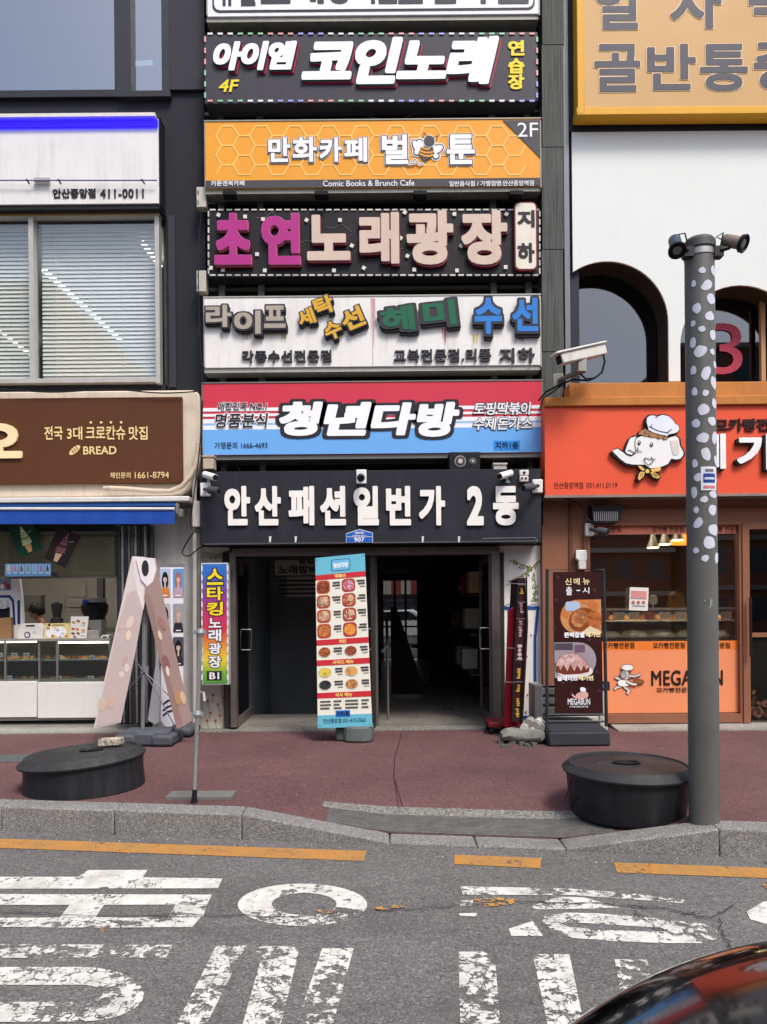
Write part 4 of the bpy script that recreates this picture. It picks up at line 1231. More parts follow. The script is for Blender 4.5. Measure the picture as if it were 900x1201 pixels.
# cameras on and by the entrance board
def white_box_cam(lab, x, y, d, w, h, dirx, dark=True, name='security_camera'):
    t = thing(name, lab, 'security camera', tuple(W(x, y, d)))
    b = MB(); b.rect(PX(d), x - w / 2, y - h / 2, x + w / 2, y + h / 2, m('#dcdcda', .4, 0, .05, 4, .2), .07); b.build('mounting_box', t, .012)
    b = MB()
    p = W(x, y, d) + Vector((0, -.02, 0)); q = p + Vector((dirx * .1, -.12, -.03)); q2 = p + Vector((dirx * .26, -.2, -.06))
    b.tube([p, q], .022, m('#3c3d40', .5), 8); b.tube([q, q + (q2 - q) * .5, q2], [.045, .05, .045], m('#47484b', .45), 14); b.tube([q2, q2 + (q2 - q) * .02], .034, BLK, 14)
    b.build('barrel', t)
white_box_cam('white box camera with a round dark lens above the board middle', 424, 559, 9.0, 12, 17, .0)
white_box_cam('dark bullet camera on a white square box at the board left edge', 240.5, 574, 8.98, 11.5, 16, .85)
white_box_cam('dark bullet camera on a white square box at the board right edge', 631, 570, 8.98, 12, 16, -.85)
def small_cam(lab, x, y, d, s, w=5.5):
    t = thing('security_camera', lab, 'security camera', tuple(W(x, y, d)))
    b = MB()
    p = W(x, y, d)
    a = Vector((-s * .085, .05, .035)); c = Vector((s * .075, -.1, -.03))
    b.tube([p + a, p + c], .042, m('#e2e2e0', .35), 12); b.tube([p + c, p + c * 1.08], .034, BLK, 12)
    b.build('barrel', t)
    b = MB(); b.tube([p + a * .3, p + Vector((-s * .05, .08, -.06))], .018, m('#cfcfcd', .4), 8); b.lathe([(0, 0), (.04, 0), (.04, .02), (0, .02)], p + Vector((-s * .05, .1, -.08)), m('#cfcfcd', .4), 14); b.build('bracket', t)
small_cam('small white camera above the dark camera at the board left edge', 247.5, 559, 8.95, 1)
small_cam('small white camera near the top right corner of the entrance board', 592, 557.5, 8.95, -1)
t = thing('junction_box', 'white double junction box above the right end of the entrance board', 'junction box', tuple(W(615, 557, 9.0)))
b = MB(); b.rect(PX(8.98), 609.5, 551, 620.5, 557.5, m('#d5d3cc', .5), .07); b.rect(PX(8.97), 609.8, 557.9, 620.2, 565, m('#c7c4ba', .5), .08); b.build('case', t, .01)
b = MB(); b.ell(PX(8.98), 615, 554.5, 1.6, 1.8, INK, .01, .006); b.ell(PX(8.97), 612.5, 561, 1.2, 1.3, INK, .01, .006); b.ell(PX(8.97), 617, 561, 1.2, 1.3, INK, .01, .006); b.build('port', t)
for lab, r, c in (('grey white control box on the frame above the letters at right', (579, 544, 594.5, 552), '#b4aca0'), ('beige meter box on the frame above the board left end', (238, 535, 250.5, 550), '#b5a792')):
    b = MB(); b.rect(PX(9.1), *r, m(c, .6, 0, .06, 4, .3), .16); b.rect(PX(9.1), r[0] - .8, r[1] - 1, r[2] + .8, r[1] + 1.4, m(c, .6, 0, .06, 4, .3), .18, .012)
    b.build('control_box', bevel=.006, label=lab, cat='control box')
for y0, y1, lab in ((219, 243, 'rusty white junction box beside the orange honeycomb sign'), (317, 342, 'rusty white junction box beside the pink lettered sign')):
    t = thing('junction_box', lab, 'junction box', tuple(W(236, y1, 9.3)))
    b = MB(); b.rect(PX(9.28), 230.5, y0, 242, y1, m('#bdb6a8', .5, .2, .1, 6, .7, '#6b5844'), .12); b.build('case', t, .008)
    b = MB(); b.rect(PX(9.28), 232, y0 + 4, 233.4, y0 + 8, STEEL, .01, .01); b.rect(PX(9.28), 232, y1 - 8, 233.4, y1 - 4, STEEL, .01, .01); b.build('hinge', t)

# ---------------------------------------------------------------- signs of the left building
WS = m('#dcd9d6', .55, 0, .05, 2.2, .42, '#827b72')
t, S = sign('weathered white clinic sign with a blue light bar along its top', -130, 140, 187, 240, 9.28, WS, .22, edge=m('#1f1f22', .5))
b = MB(); b.rect(S, -130, 137.5, 184, 141.5, m('#d9d3cd', .5, 0, .05, 4, .4), .1, .07); b.build('cap_strip', t)
b = MB(); b.rect(S, -130, 143.4, 186, 151.5, m('#1a06ff', .4, emit=1.0), .02, .035); b.build('light_bar', t)
b = MB(); b.text(S, '안산중앙점', 62.5, 221.5, 112.5, 232.5, INK, bold=.025, off=.012, th=.01); b.text(S, '411-0011', 118, 222, 169, 232.5, INK, bold=.022, off=.012, th=.01, sp=1.1); b.build('lettering', t)
b = MB()
b.tube([W(x, 211.5, 9.22) for x in (-120, 40, 110, 184)], .009, m('#8a87a0', .5), 6)
for x in (33, 70, 168): b.tube([W(x - 2, 210, 9.2), W(x + 2, 216, 9.24)], .01, INK, 6)
b.rect(S, 42, 211, 60, 215, m('#a09c98', .5), .03, .05)
b.build('conduit', t)

CAS = m('#cfc0ac', .6, 0, .08, 2.2, .7, '#84705a')
t = thing('shop_sign', 'brown bakery sign with gold letters in a cream casing', 'sign', tuple(W(40, 584, 9.2)))
b = MB()
P2 = PX(9.2)
b.poly(P2, [(-160, 459), (226, 459), (231, 460.5), (234, 464), (235, 470), (234.5, 540), (231, 560), (224, 574), (212, 582), (200, 584), (-160, 584)], CAS, .3)
b.build('casing', t, .02)
BRN2 = m('#58341f', .5, 0, .07, 1.3, .15, '#44281a')
S = PX(9.15)
b = MB(); b.rect(S, -160, 467, 214, 568, BRN2, .05); b.build('panel', t, .004)
b = MB()
GO = m('#e7c98e', .45, 0, .05)
b.text(S, '오', -28, 497, 27, 538, m('#ecd6a8', .45), bold=.05, off=.03, th=.028)
b.text(S, '전국', 52.5, 500, 74, 516, GO, bold=.02, off=.006); b.text(S, '3대', 79, 500.5, 97, 516, GO, bold=.02, off=.006)
b.text(S, '크로칸슈', 101, 499.5, 147.5, 516, GO, bold=.02, off=.006); b.text(S, '맛집', 151.5, 500, 173.5, 516, GO, bold=.02, off=.006)
for x in (107, 119, 130.5, 142.5): b.ell(S, x, 495.5, 1.5, 1.5, GO, .004, .006, 12)
b.text(S, 'BREAD', 98, 523.5, 137, 533, GO, bold=.02, off=.006)
b.text(S, '체인문의', 129.5, 554, 153.5, 561, GO, bold=.012, off=.006); b.text(S, '1661-8794', 158.5, 553.5, 198.5, 561, GO, bold=.005, off=.006)
b.build('lettering', t)
b = MB(); b.ell(S, 88, 528, 8, 3.4, GO, .004, .006, 20, -40)
for k in (-3, 0, 3): b.stroke(S, [(88 + k * .8 - .8, 528 - k * .7 - 1.8), (88 + k * .8 + 1.4, 528 - k * .7 + 1.2)], .8, BRN2, .002, .009)
b.build('emblem', t)
b = MB(); b.tube([W(x, y, 9.1) for x, y in ((122, 573), (128, 572.5), (150, 573.5), (180, 576), (200, 576), (214, 570), (224, 558), (230, 545), (233, 520))], .03, m('#cbb9a4', .5, 0, .06, 3, .4), 10); b.build('conduit', t)

t = thing('awning', 'rolled blue canvas awning in a white cassette over the bakery counter', 'awning', tuple(W(40, 615, 8.9)))
b = MB(); b.rect(PX(8.95), -160, 583.5, 222, 589.5, m('#d3d0cb', .5, .1, .06, 3, .4), .35); b.build('cassette', t, .012)
b = MB(); b.rect(PX(8.95), -158, 589.5, 207, 596, m('#26508f', .8, 0, .1, 2, .2, '#1c3350'), .2, -.02); b.build('roll', t, .02)
b = MB(); b.tube([W(-158, 596.8, 8.88), W(205, 596.8, 8.88)], .019, m('#dedcd8', .35, .3), 10); b.build('front_bar', t)
b = MB()
n = 60
for k in range(n):
    xa, xb = -158 + 363 * k / n, -158 + 363 * (k + 1) / n
    o = .006 * math.sin(k * 1.3), .006 * math.sin((k + 1) * 1.3)
    q = [W(xa, 598, 8.88), W(xb, 598, 8.88), W(xb, 614.5, 8.88), W(xa, 614.5, 8.88)]
    q[2].y -= o[1]; q[3].y -= o[0]
    b.add(q + [v + Vector((0, .006, 0)) for v in q], [(0, 1, 2, 3), (7, 6, 5, 4)], m('#1f489c', .85, 0, .08, 1.5, .25, '#173066'))
b.build('valance', t, recalc=False)
b = MB(); b.rect(PX(8.9), 206, 590, 209, 603, STEEL, .1); b.rect(PX(8.9), 209, 597, 214, 606, STEEL, .06); b.rect(PX(9.1), 204, 588, 220, 592, STEEL, .3); b.build('bracket', t, .006)

# ---------------------------------------------------------------- signs of the right building
t = thing('shop_sign', 'tan signboard in a yellow frame with grey block letters', 'sign', tuple(W(880, 134, 9.2)))
b = MB(); YF = m('#d9a02f', .5, 0, .06, 4, .2, '#8a6828')
S = PX(9.16)
b.rect(S, 676, 125, 1160, 134, YF, .2, .02); b.rect(S, 676, -120, 684.5, 134.5, YF, .2, .022); b.build('frame', t, .008)
b = MB(); b.rect(S, 682, -118, 1160, 127, m('#c39b66', .35, 0, .04, 1.2, .1, '#b08a58'), .15); b.build('panel', t)
b = MB(); GY = m('#4b4a54', .45); LT = m('#e0c29a', .4)
for ch, bx in (('일', (698, -24, 748, 35)), ('자', (786, -24, 846, 34)), ('목', (878, -32, 935, 33)), ('골', (697, 52, 751, 108)), ('반', (759, 52, 816, 106)), ('통', (821, 52, 877, 107)), ('증', (884, 50, 944, 106)), ('교', (956, 52, 1010, 106))):
    b.text(S, ch, *bx, LT, bold=.028, grow=.016, off=.005, th=.003); b.text(S, ch, *bx, GY, bold=.028, off=.009, th=.003)
b.build('lettering', t)

t = thing('shop_sign', 'orange red bun shop sign with a white elephant emblem', 'sign', tuple(W(850, 580, 9.05)))
S = PX(9.0)
b = MB(); b.rect(S, 639, 475, 1160, 579.5, m('#e0573a', .5, 0, .04, 1.5, .06, '#b84730'), .28); b.build('panel', t, .006)
b = MB(); b.rect(S, 638.5, 578.5, 1160, 581.5, m('#9b8a80', .4, .5), .3, .006); b.build('frame', t)
b = MB()
for ch, bx in (('메', (813, 510, 849, 551)), ('가', (862, 510, 912, 552)), ('번', (922, 510, 975, 552))):
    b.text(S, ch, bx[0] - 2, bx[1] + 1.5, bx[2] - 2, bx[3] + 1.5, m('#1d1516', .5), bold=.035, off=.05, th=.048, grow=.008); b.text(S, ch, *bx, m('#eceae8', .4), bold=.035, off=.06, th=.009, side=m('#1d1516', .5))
b.text(S, '모카빵전문점', 838, 491, 934, 506, m('#2b1414', .5), bold=.03, off=.02, th=.016)
b.text(S, '안산중앙역점', 650, 565.5, 684, 573, m('#5c1a10', .5), bold=.005, off=.006); b.text(S, '031,411,0119', 688, 566, 724, 573, m('#5c1a10', .5), bold=.0, off=.006)
b.build('lettering', t)
b = MB()
Q = lambda p: (p[0] / 8.571 + 705, p[1] / 8.571 + 480)
def pl(pts, mat, off, th=.003): b.poly(S, [Q(p) for p in pts], mat, th, off)
def ln(pts, w, off): b.stroke(S, [Q(p) for p in pts], w, INK, .002, off)
EB = m('#221d1f', .5); EW = m('#e6e4e2', .45, 0, .03); EL = m('#d5cac4', .5); EH = m('#a57a52', .5); EBW = m('#e4b866', .5)
pl(((80, 437), (145, 391), (200, 418), (214, 425), (235, 355), (262, 305), (300, 275), (352, 272), (362, 240), (395, 212), (445, 200), (424, 150), (430, 100), (462, 66), (520, 62), (545, 74), (600, 58), (660, 70), (710, 110), (738, 155), (772, 180), (776, 215), (760, 255), (722, 272), (760, 278), (785, 310), (792, 380), (828, 440), (826, 480), (790, 520), (740, 530), (697, 522), (670, 570), (600, 595), (592, 622), (552, 652), (592, 692), (560, 722), (505, 705), (455, 655), (425, 665), (402, 705), (360, 738), (333, 715), (348, 655), (385, 625), (348, 580), (300, 580), (245, 577), (180, 533), (110, 470)), EB, .05, .048)
pl(((100, 425), (150, 402), (215, 446), (240, 468), (285, 482), (325, 462), (345, 425), (330, 385), (325, 335), (345, 300), (400, 278), (520, 295), (640, 312), (690, 292), (735, 282), (765, 305), (775, 380), (812, 445), (808, 475), (780, 508), (740, 516), (688, 508), (655, 560), (600, 585), (480, 602), (430, 566), (300, 563), (235, 548), (175, 502)), EW, .055)
pl(((228, 435), (248, 370), (280, 300), (340, 285), (322, 335), (326, 395), (330, 440), (290, 468), (245, 455)), EW, .0595)
ln(((345, 290), (325, 330), (325, 385), (335, 425), (322, 455), (290, 474), (245, 460)), .75, .064)
ln(((258, 425), (270, 420), (300, 440), (325, 445)), .7, .066); ln(((352, 395), (358, 420), (345, 450)), .7, .064); ln(((350, 430), (395, 432)), .6, .066)
pl(((678, 322), (758, 325), (762, 380), (768, 455), (740, 472), (705, 466), (690, 400)), EL, .0595)
pl(((358, 262), (375, 232), (430, 208), (470, 238), (560, 270), (650, 290), (655, 312), (630, 318), (600, 300), (580, 308), (550, 306), (530, 292), (490, 296), (465, 278), (430, 285), (405, 270)), EH, .062)
for x, y in ((430, 245), (470, 270), (560, 290), (615, 300)): b.ell(S, *Q((x, y)), 1.6, 2.2, EB, .001, .064, 12); b.ell(S, *Q((x, y)), 1.1, 1.6, EH, .001, .066, 12)
pl(((455, 195), (440, 140), (445, 100), (470, 78), (515, 75), (545, 90), (600, 70), (660, 85), (700, 120), (725, 160), (758, 180), (765, 215), (745, 245), (700, 258), (662, 265), (645, 280), (560, 262), (500, 242), (460, 220)), m('#dfe2ec', .45), .066)
ln(((465, 185), (500, 205), (560, 232), (640, 248), (655, 252)), .8, .07); ln(((640, 248), (690, 215)), .7, .072); ln(((490, 190), (490, 165)), .6, .072); ln(((545, 88), (530, 100)), .7, .07)
for x, y in ((368, 348), (490, 366)): b.ell(S, *Q((x, y)), 1.8, 2.5, EB, .002, .064, 14); b.ell(S, *Q((x - 3, y - 5)), .7, 1.1, EW, .002, .067, 10)
ln(((415, 510), (430, 500), (470, 512), (500, 510), (490, 490)), .8, .064); ln(((500, 512), (530, 515)), .7, .066); ln(((415, 510), (430, 550), (455, 570), (500, 545), (505, 520)), .8, .068)
for p in (((355, 575), (385, 580), (425, 615), (405, 628), (370, 600)), ((480, 612), (570, 588), (588, 600), (575, 630), (500, 640)), ((385, 635), (425, 640), (415, 680), (370, 722), (355, 705), (365, 660)), ((480, 640), (530, 645), (580, 690), (550, 705), (505, 690))): pl(p, EBW, .058)
b.ell(S, *Q((448, 632)), 2.9, 2.9, EB, .002, .06, 16); b.ell(S, *Q((448, 632)), 2.4, 2.4, EBW, .002, .063, 16)
for q in (((390, 650), (375, 690)), ((410, 650), (395, 685)), ((520, 650), (555, 680)), ((500, 655), (540, 690))): ln(q, .5, .062)
b.build('emblem', t)

# vertical rainbow board
t = thing('vertical_sign', 'narrow rainbow coloured karaoke board hung upright left of the entrance', 'sign', tuple(W(252, 803, 9.12)))
S = PX(9.08)
z0, z1 = W(252, 803, 9.08).z - W(252, 803, 9.12).z, W(252, 660, 9.08).z - W(252, 803, 9.12).z
RBW = ramp_print(((0, '#3f8a3c'), (.1, '#6fa138'), (.2, '#d9c43a'), (.32, '#d98a34'), (.44, '#c8333f'), (.6, '#b52a6c'), (.75, '#7a3a92'), (.9, '#2f62b4'), (1, '#2a6cba')), z0, z1)
b = MB(); b.rect(S, 236.5, 660, 268, 803, m('#c8c8c4', .5, .2), .12, -.003); b.rect(S, 238, 661.5, 266.5, 801.5, RBW, .01, .004); b.build('panel', t)
b = MB()
for ch, y0, y1, mt in (('스', 667, 686, YL), ('타', 688, 704, YL), ('킹', 706, 722, YL), ('노', 725, 736, WHITE), ('래', 738, 752, WHITE), ('광', 754, 767, WHITE), ('장', 769, 783, WHITE)):
    wx = 2 if mt is YL else 0
    b.text(S, ch, 245 - wx, y0, 260 + wx, y1, INK, bold=.03, off=.006, th=.002, grow=.055); b.text(S, ch, 245 - wx, y0, 260 + wx, y1, mt, bold=.03, off=.009, th=.002)
b.rect(S, 243, 787, 260.5, 798, INK, .002, .006); b.text(S, 'B1', 246, 788.5, 257.5, 796.5, WHITE, bold=.02, off=.009)
b.build('lettering', t)
b = MB()
for k in range(13):
    for x in (237.2, 267.3): b.rect(S, x - .7, 664 + 10.6 * k, x + .7, 670 + 10.6 * k, WHITE, .008, .008)
b.build('light_strip', t)

# ---------------------------------------------------------------- street furniture in front
def gd(x, y, z=0.): return G(x, y, z).y
PLB = m('#202126', .42, 0, .12, 3, .35, '#5a574f', .08, 140)
LID = m('#303133', .6, 0, .2, 3, .55, '#65645f', .1, 90)
def barrel(label, o, r, h, tilt, az, group, hx, hy, low=.84):
    t = thing('rubber_tub', label, 'tub', tuple(o), group)
    q = Matrix.Rotation(R(az), 3, 'Z') @ Matrix.Rotation(R(tilt), 3, 'Y')
    b = MB()
    b.lathe([(0, 0), (r * low, 0), (r * (low + .02), .02), (max(low, .9) * r, h * .5), (r * max(low, .91), h * .55), (r * .935, h - .02), (r * .9, h)], o, PLB, 64, Matrix.Rotation(R(tilt * .3), 3, 'Y'))
    b.build('body', t)
    b = MB()
    pf = [(r * .90, h - .05), (r * .985, h - .056), (r * 1.0, h - .04), (r * .985, h - .028), (r * .945, h - .016), (r * .915, h + .002), (r * .895, h + .014), (r * .872, h + .014), (r * .855, h - .004), (r * .83, h - .008), (r * .3, h + .0), (0, h + .002)]
    b.lathe(pf, o, LID, 72, q)
    lid = b.build('lid', t)
    b = MB()
    c = Vector(o) + q @ Vector((hx, hy, h))
    b.lathe([(.105, -.006), (.115, .012), (.10, .016), (.09, .004), (.0, .002)], c, m('#1c1d20', .5), 32, q, .95, .62)
    b.build('handle_recess', lid)
    return t
oR = Vector((xx(unroll(735.5, 905)[0], 5.66), 5.66, -.055))
barrel('wide black rubber tub with a level dusty lid beside the spotted pole', oR, .495, .375, .8, 0, 'black rubber tubs on the pavement', -.0, .03)
b = MB(); p0 = Vector((oR.x - .46, oR.y - .12, .23))
b.tube([p0 + Vector(v) for v in ((0, 0, 0), (-.02, -.01, -.06), (-.05, -.02, -.13), (-.04, -.03, -.165), (.0, -.03, -.15), (.06, -.02, -.12))], .005, BLK, 6)
tag(b.build('wire_loop'), 'thin black wire loop hanging off the tub by the pole', 'wire')
b = MB(); S = PX(5.2)
b.rect(S, 797, 930, 802, 948, m('#8d8f92', .5), .002, 0)
oL = Vector((xx(unroll(100, 903)[0], 6.45), 6.45, -.02))
barrel('wide black rubber tub with a tilted lid carrying a stone, by the left kerb', oL, .53, .31, -3.8, 0, 'black rubber tubs on the pavement', .04, .10, .93)
q = Matrix.Rotation(R(-3.8), 3, 'Y')
c = oL + q @ Vector((.16, .26, .314))
b = MB()
rx, ry, rz = .105, .06, .075
vs = []
random.seed(2)
for z in (0, 1):
    for a, e in ((-1, -1), (1, -1), (1, 1), (-1, 1)):
        vs.append(c + q @ Vector((a * rx * random.uniform(.9, 1.05), e * ry * random.uniform(.9, 1.05), .004 + z * rz * random.uniform(.85, 1.05))))
b.add(vs, [(3, 2, 1, 0), (4, 5, 6, 7), (0, 1, 5, 4), (1, 2, 6, 5), (2, 3, 7, 6), (3, 0, 4, 7)], speckle('rubble', '#a39a88', '#6d665a', '#c9c1b0', 60, .9))
tag(b.build('stone_block', bevel=.012), 'pale stone block lying on the tilted tub lid', 'stone')

# spotted pole
t = thing('street_pole', 'dark grey round pole with white pebble spots and two small spotlights', 'pole', (0, 0, 0))
yb = gd(827, 961, .03)
xp = xx(unroll(824, 700)[0], yb)
pr = .103
zt = zz(unroll(822, 284)[1], yb)
t.location = (xp, yb, .0); t['_o'] = (xp, yb, 0.)
b = MB(); b.lathe([(pr, -.1), (pr, .6), (pr * .985, 2), (pr * .96, zt - .06)], (xp, yb, 0), m('#5e5e5a', .45, .1, .12, 2.2, .35, '#454542'), 48)
b.build('post', t)
b = MB(); b.lathe([(pr * .97, zt - .065), (pr * 1.05, zt - .06), (pr * 1.05, zt - .01), (pr * .9, zt + .012), (0, zt + .02)], (xp, yb, 0), m('#4a4b48', .45, .2), 48); b.build('cap', t)
spots = '816.8,324.4,3.7,3.7,0 831,324,3.3,6.3,-15 822,341.7,8,5,-45 809,338,2,4,0 828,357,6.4,6,-25 811.6,367,3.6,6,0 826,377,5.6,5.6,30 808.7,383.6,2,3.5,0 816.5,391.7,3.7,3.5,0 830,398,4.3,6,15 808.5,406,2.5,6,0 815,417,6.6,6.8,30 829,417.7,3.4,3.6,0 833,432,3,4,-20 809,438,2.5,5,0 821,442.8,5.4,8,15 831.2,453,4,7.5,-12 810,463,2.5,4.8,0 820.6,465.6,3.8,3.6,0 832,477,3.6,5.8,-15 818.5,484.6,5.6,6.6,20 811,499.7,3.4,5,0 828.7,497.7,5.8,5,-8 817.7,517,6,5.8,-25 832,516.4,3.6,7.5,5 821,535.8,5.4,7.6,-20 834,543,3,6.6,-12 810.5,546,2.3,5,0 813.6,561.8,4.2,5,20 831,566,4,6,0 810,579,2.4,6.8,0 830,582,4.8,4.6,0 819,588,3.8,3.8,0 811.6,599.7,2,4,0 829,600,5.6,6,30 813.3,615,3.6,6.4,15 830.7,622.8,6,7,-35 825,638,6.4,7.6,-40 811.6,646.5,2.2,3.6,0 820,655.7,3.9,3.9,0 835,655,3.4,6.4,10'
SPW = m('#c9c9d6', .45, 0, .04)
for s_ in spots.split():
    x, y, rx, ry, rot = map(float, s_.split(','))
    k = yb / F
    xl, yl = unroll(x, y)
    z = zz(yl, yb)
    rr = pr * (1 - .04 * max(0, z) / 4)
    off = max(-.97, min(.97, ((xl - CX) * k - xp) / rr))
    th0 = math.asin(off)
    stretch = 1 / max(.42, math.cos(th0))
    b = MB(); n = 18
    vs, fs = [], []
    for q in range(1, 4):
        for i in range(n):
            a = 2 * math.pi * i / n
            u, v = rx * math.cos(a) * (1 + .12 * math.sin(2 * a + x)) * q / 3, ry * math.sin(a) * (1 + .1 * math.cos(a * 3 + y)) * q / 3
            c_, s2 = math.cos(R(rot)), math.sin(R(rot))
            u, v = u * c_ - v * s2, u * s2 + v * c_
            th = th0 + u * k / rr * stretch
            vs.append((xp + (rr + .003) * math.sin(th), yb - (rr + .003) * math.cos(th), z - v * k))
    for q in range(2): fs += [(q * n + i, q * n + (i + 1) % n, q * n + n + (i + 1) % n, q * n + n + i) for i in range(n)]
    fs.append(tuple(range(n)))
    b.add(vs, fs, SPW); b.build('spot', t, recalc=False)
b = MB()
z_, k = zz(unroll(828, 564)[1], yb), yb / F
def cyl_patch(w, z0, z1, off, mat, a0=.12):
    n = 6; vs = []
    for z in (z1, z0):
        for i in range(n + 1):
            th = a0 + (i / n - .5) * w / pr
            vs.append((xp + (pr + off) * math.sin(th), yb - (pr + off) * math.cos(th), z))
    b.add(vs, [(i, i + 1, n + 2 + i, n + 1 + i) for i in range(n)], mat)
cyl_patch(.115, z_ - .082, z_ + .082, .003, m('#dcdce0', .4))
cyl_patch(.085, z_ - .03, z_ + .03, .004, m('#27408c', .4)); cyl_patch(.085, z_ - .07, z_ - .05, .004, m('#c67a7a', .4)); cyl_patch(.06, z_ + .045, z_ + .065, .004, m('#6d6f7c', .4))
cyl_patch(.07, z_ - .008, z_ + .008, .0048, m('#c9cbe0', .4)); cyl_patch(.085, z_ + .03, z_ + .036, .0046, m('#7885b8', .4))
st_ = b.build('sticker', t, recalc=False)
b = MB(); z_ = zz(unroll(823, 706)[1], yb)
def squig(pts):
    P = [(xp + (pr * .99 + .002) * math.sin(a), yb - (pr * .99 + .002) * math.cos(a), z_ + c) for a, c in pts]
    b.tube(P, .0022, m('#b9b9b4', .6), 5)
squig([(-.3, .01), (-.22, -.005), (-.15, .012), (-.1, -.01), (-.02, .02), (.02, -.02), (.08, .03), (.1, -.03), (.04, -.05), (.12, .0), (.2, .02), (.18, -.03)])
b.build('scribble', t)
b = MB()
zc = zz(unroll(822, 300)[1], yb)
b.lathe([(pr * .97, -.02), (pr * 1.01, -.02), (pr * 1.01, .02), (pr * .97, .02)], (xp, yb, zc), m('#a3a09a', .35, .7), 40)
for s in (-1, 1): b.box(xp + s * pr * 1. - .032, xp + s * pr * 1. + .032, yb - .085, yb - .02, zc - .04, zc + .03, m('#2e2f31', .5))
b.build('clamp', t)
for s, ctr, dr, shell in ((-1, (793, 288), Vector((-.10, -.55, -.75)), '#3c475c'), (1, (862, 284), Vector((.55, -.55, -.42)), '#8a7a68')):
    b = MB()
    dr = dr.normalized()
    p = W(ctr[0], ctr[1], yb - .1)
    qm = dr.to_track_quat('Z', 'Y').to_matrix()
    b.lathe([(0, -.085), (.036, -.085), (.042, -.075), (.042, .05), (.0, .05)], p, m(shell, .35, .3), 20, qm)
    b.lathe([(.042, .045), (.058, .05), (.061, .072), (.055, .076), (.046, .06), (0, .055)], p, m('#17181a', .4), 24, qm)
    b.lathe([(0, .062), (.03, .062), (.03, .066), (0, .068)], p, m('#6d6f6e', .15), 16, qm)
    j = Vector((xp + s * pr * 1.1, yb - .08, zc))
    b.tube([j, j + Vector((s * .05, -.01, .01)), p - dr * .06 + Vector((0, 0, -.02)), p - dr * .04], .016, m('#17181a', .5), 8)
    b.tube([j + Vector((0, 0, .03)), j + Vector((s * .02, 0, .12)), p - dr * .11 + Vector((-s * .03, 0, .02)), p - dr * .085], .005, BLK, 6)
    b.build('spotlight', t)

# thin aluminium support post standing on the kerb
t = thing('awning_post', 'thin leaning aluminium post with a black rubber foot on the kerb', 'post', tuple(G(228, 941, .024)))
p0 = G(228, 941, .024); d_ = p0.y
p1 = W(235.5, 739, d_)
b = MB(); b.tube([p0 + (p1 - p0) * .07, p1], .0165, m('#b9bab9', .3, .75), 14); b.build('shaft', t)
b = MB(); b.tube([p0, p0 + (p1 - p0) * .035, p0 + (p1 - p0) * .075], [.026, .02, .019], BLK, 14); b.build('rubber_foot', t)
for v in (.51, .985):
    b = MB(); c = p0 + (p1 - p0) * v
    b.tube([c - Vector((0, 0, .03)), c, c + Vector((0, 0, .03))], [.02, .034, .026], m('#9c9da0', .4, .4), 12); b.box(c.x - .06, c.x + .05, c.y - .012, c.y + .012, c.z - .012, c.z + .018, m('#8d9096', .4, .3)); b.build('clamp', t)
b = MB(); a = G(232, 939, 0.0)
b.box(a.x - .27, a.x + .27, a.y + .03, a.y + .22, -.02, .026, m('#6f706c', .7, .2, .15, 4, .5))
tag(b.build('steel_plate', bevel=.004), 'flat grey plate on the pavement at the foot of the thin post', 'plate')

# pink two-legged banner stand
t = thing('banner_stand', 'pink pastry banner stand spread like a tent in front of the folding gate', 'banner stand', tuple(G(168, 868, 0)))
S = PX(8.42)
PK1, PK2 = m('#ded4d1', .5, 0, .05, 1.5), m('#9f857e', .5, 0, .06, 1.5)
b = MB()
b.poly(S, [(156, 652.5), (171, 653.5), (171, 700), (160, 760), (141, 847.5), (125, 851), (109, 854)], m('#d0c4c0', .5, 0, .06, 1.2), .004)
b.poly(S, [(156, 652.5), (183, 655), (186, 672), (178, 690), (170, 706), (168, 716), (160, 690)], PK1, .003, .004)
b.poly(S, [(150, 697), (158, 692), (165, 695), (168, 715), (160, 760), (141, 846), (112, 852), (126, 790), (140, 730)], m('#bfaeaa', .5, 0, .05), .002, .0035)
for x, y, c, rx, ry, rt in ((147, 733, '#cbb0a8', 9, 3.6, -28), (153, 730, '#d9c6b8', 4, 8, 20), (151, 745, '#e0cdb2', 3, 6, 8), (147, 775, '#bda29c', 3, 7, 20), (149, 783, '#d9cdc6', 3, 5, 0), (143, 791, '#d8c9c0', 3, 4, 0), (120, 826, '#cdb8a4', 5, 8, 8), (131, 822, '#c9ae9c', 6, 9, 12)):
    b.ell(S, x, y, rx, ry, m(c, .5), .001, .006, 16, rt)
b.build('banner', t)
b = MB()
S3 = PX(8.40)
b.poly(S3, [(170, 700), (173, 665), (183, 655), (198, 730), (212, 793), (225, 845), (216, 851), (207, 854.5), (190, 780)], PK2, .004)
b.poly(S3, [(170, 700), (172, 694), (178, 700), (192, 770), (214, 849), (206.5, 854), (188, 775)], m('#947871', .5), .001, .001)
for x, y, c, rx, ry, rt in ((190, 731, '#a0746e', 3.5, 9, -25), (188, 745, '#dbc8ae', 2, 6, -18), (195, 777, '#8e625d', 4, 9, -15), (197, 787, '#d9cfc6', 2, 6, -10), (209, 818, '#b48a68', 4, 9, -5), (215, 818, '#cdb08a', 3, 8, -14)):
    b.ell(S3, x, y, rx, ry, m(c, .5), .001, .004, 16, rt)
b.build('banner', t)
b = MB()
b.poly(PX(8.41), [(160, 654), (182, 656), (184, 668), (180, 682), (173, 688), (166, 680)], m('#e2dadc', .5), .002, .012)
b.ell(PX(8.41), 171, 666.5, 4.2, 9.5, m('#302c30', .5), .002, .014, 20)
b.build('badge', t)
b = MB(); b.tube([W(169.5, 726, 8.5), W(167.5, 855, 8.5)], .023, m('#8d8f92', .35, .5), 12)
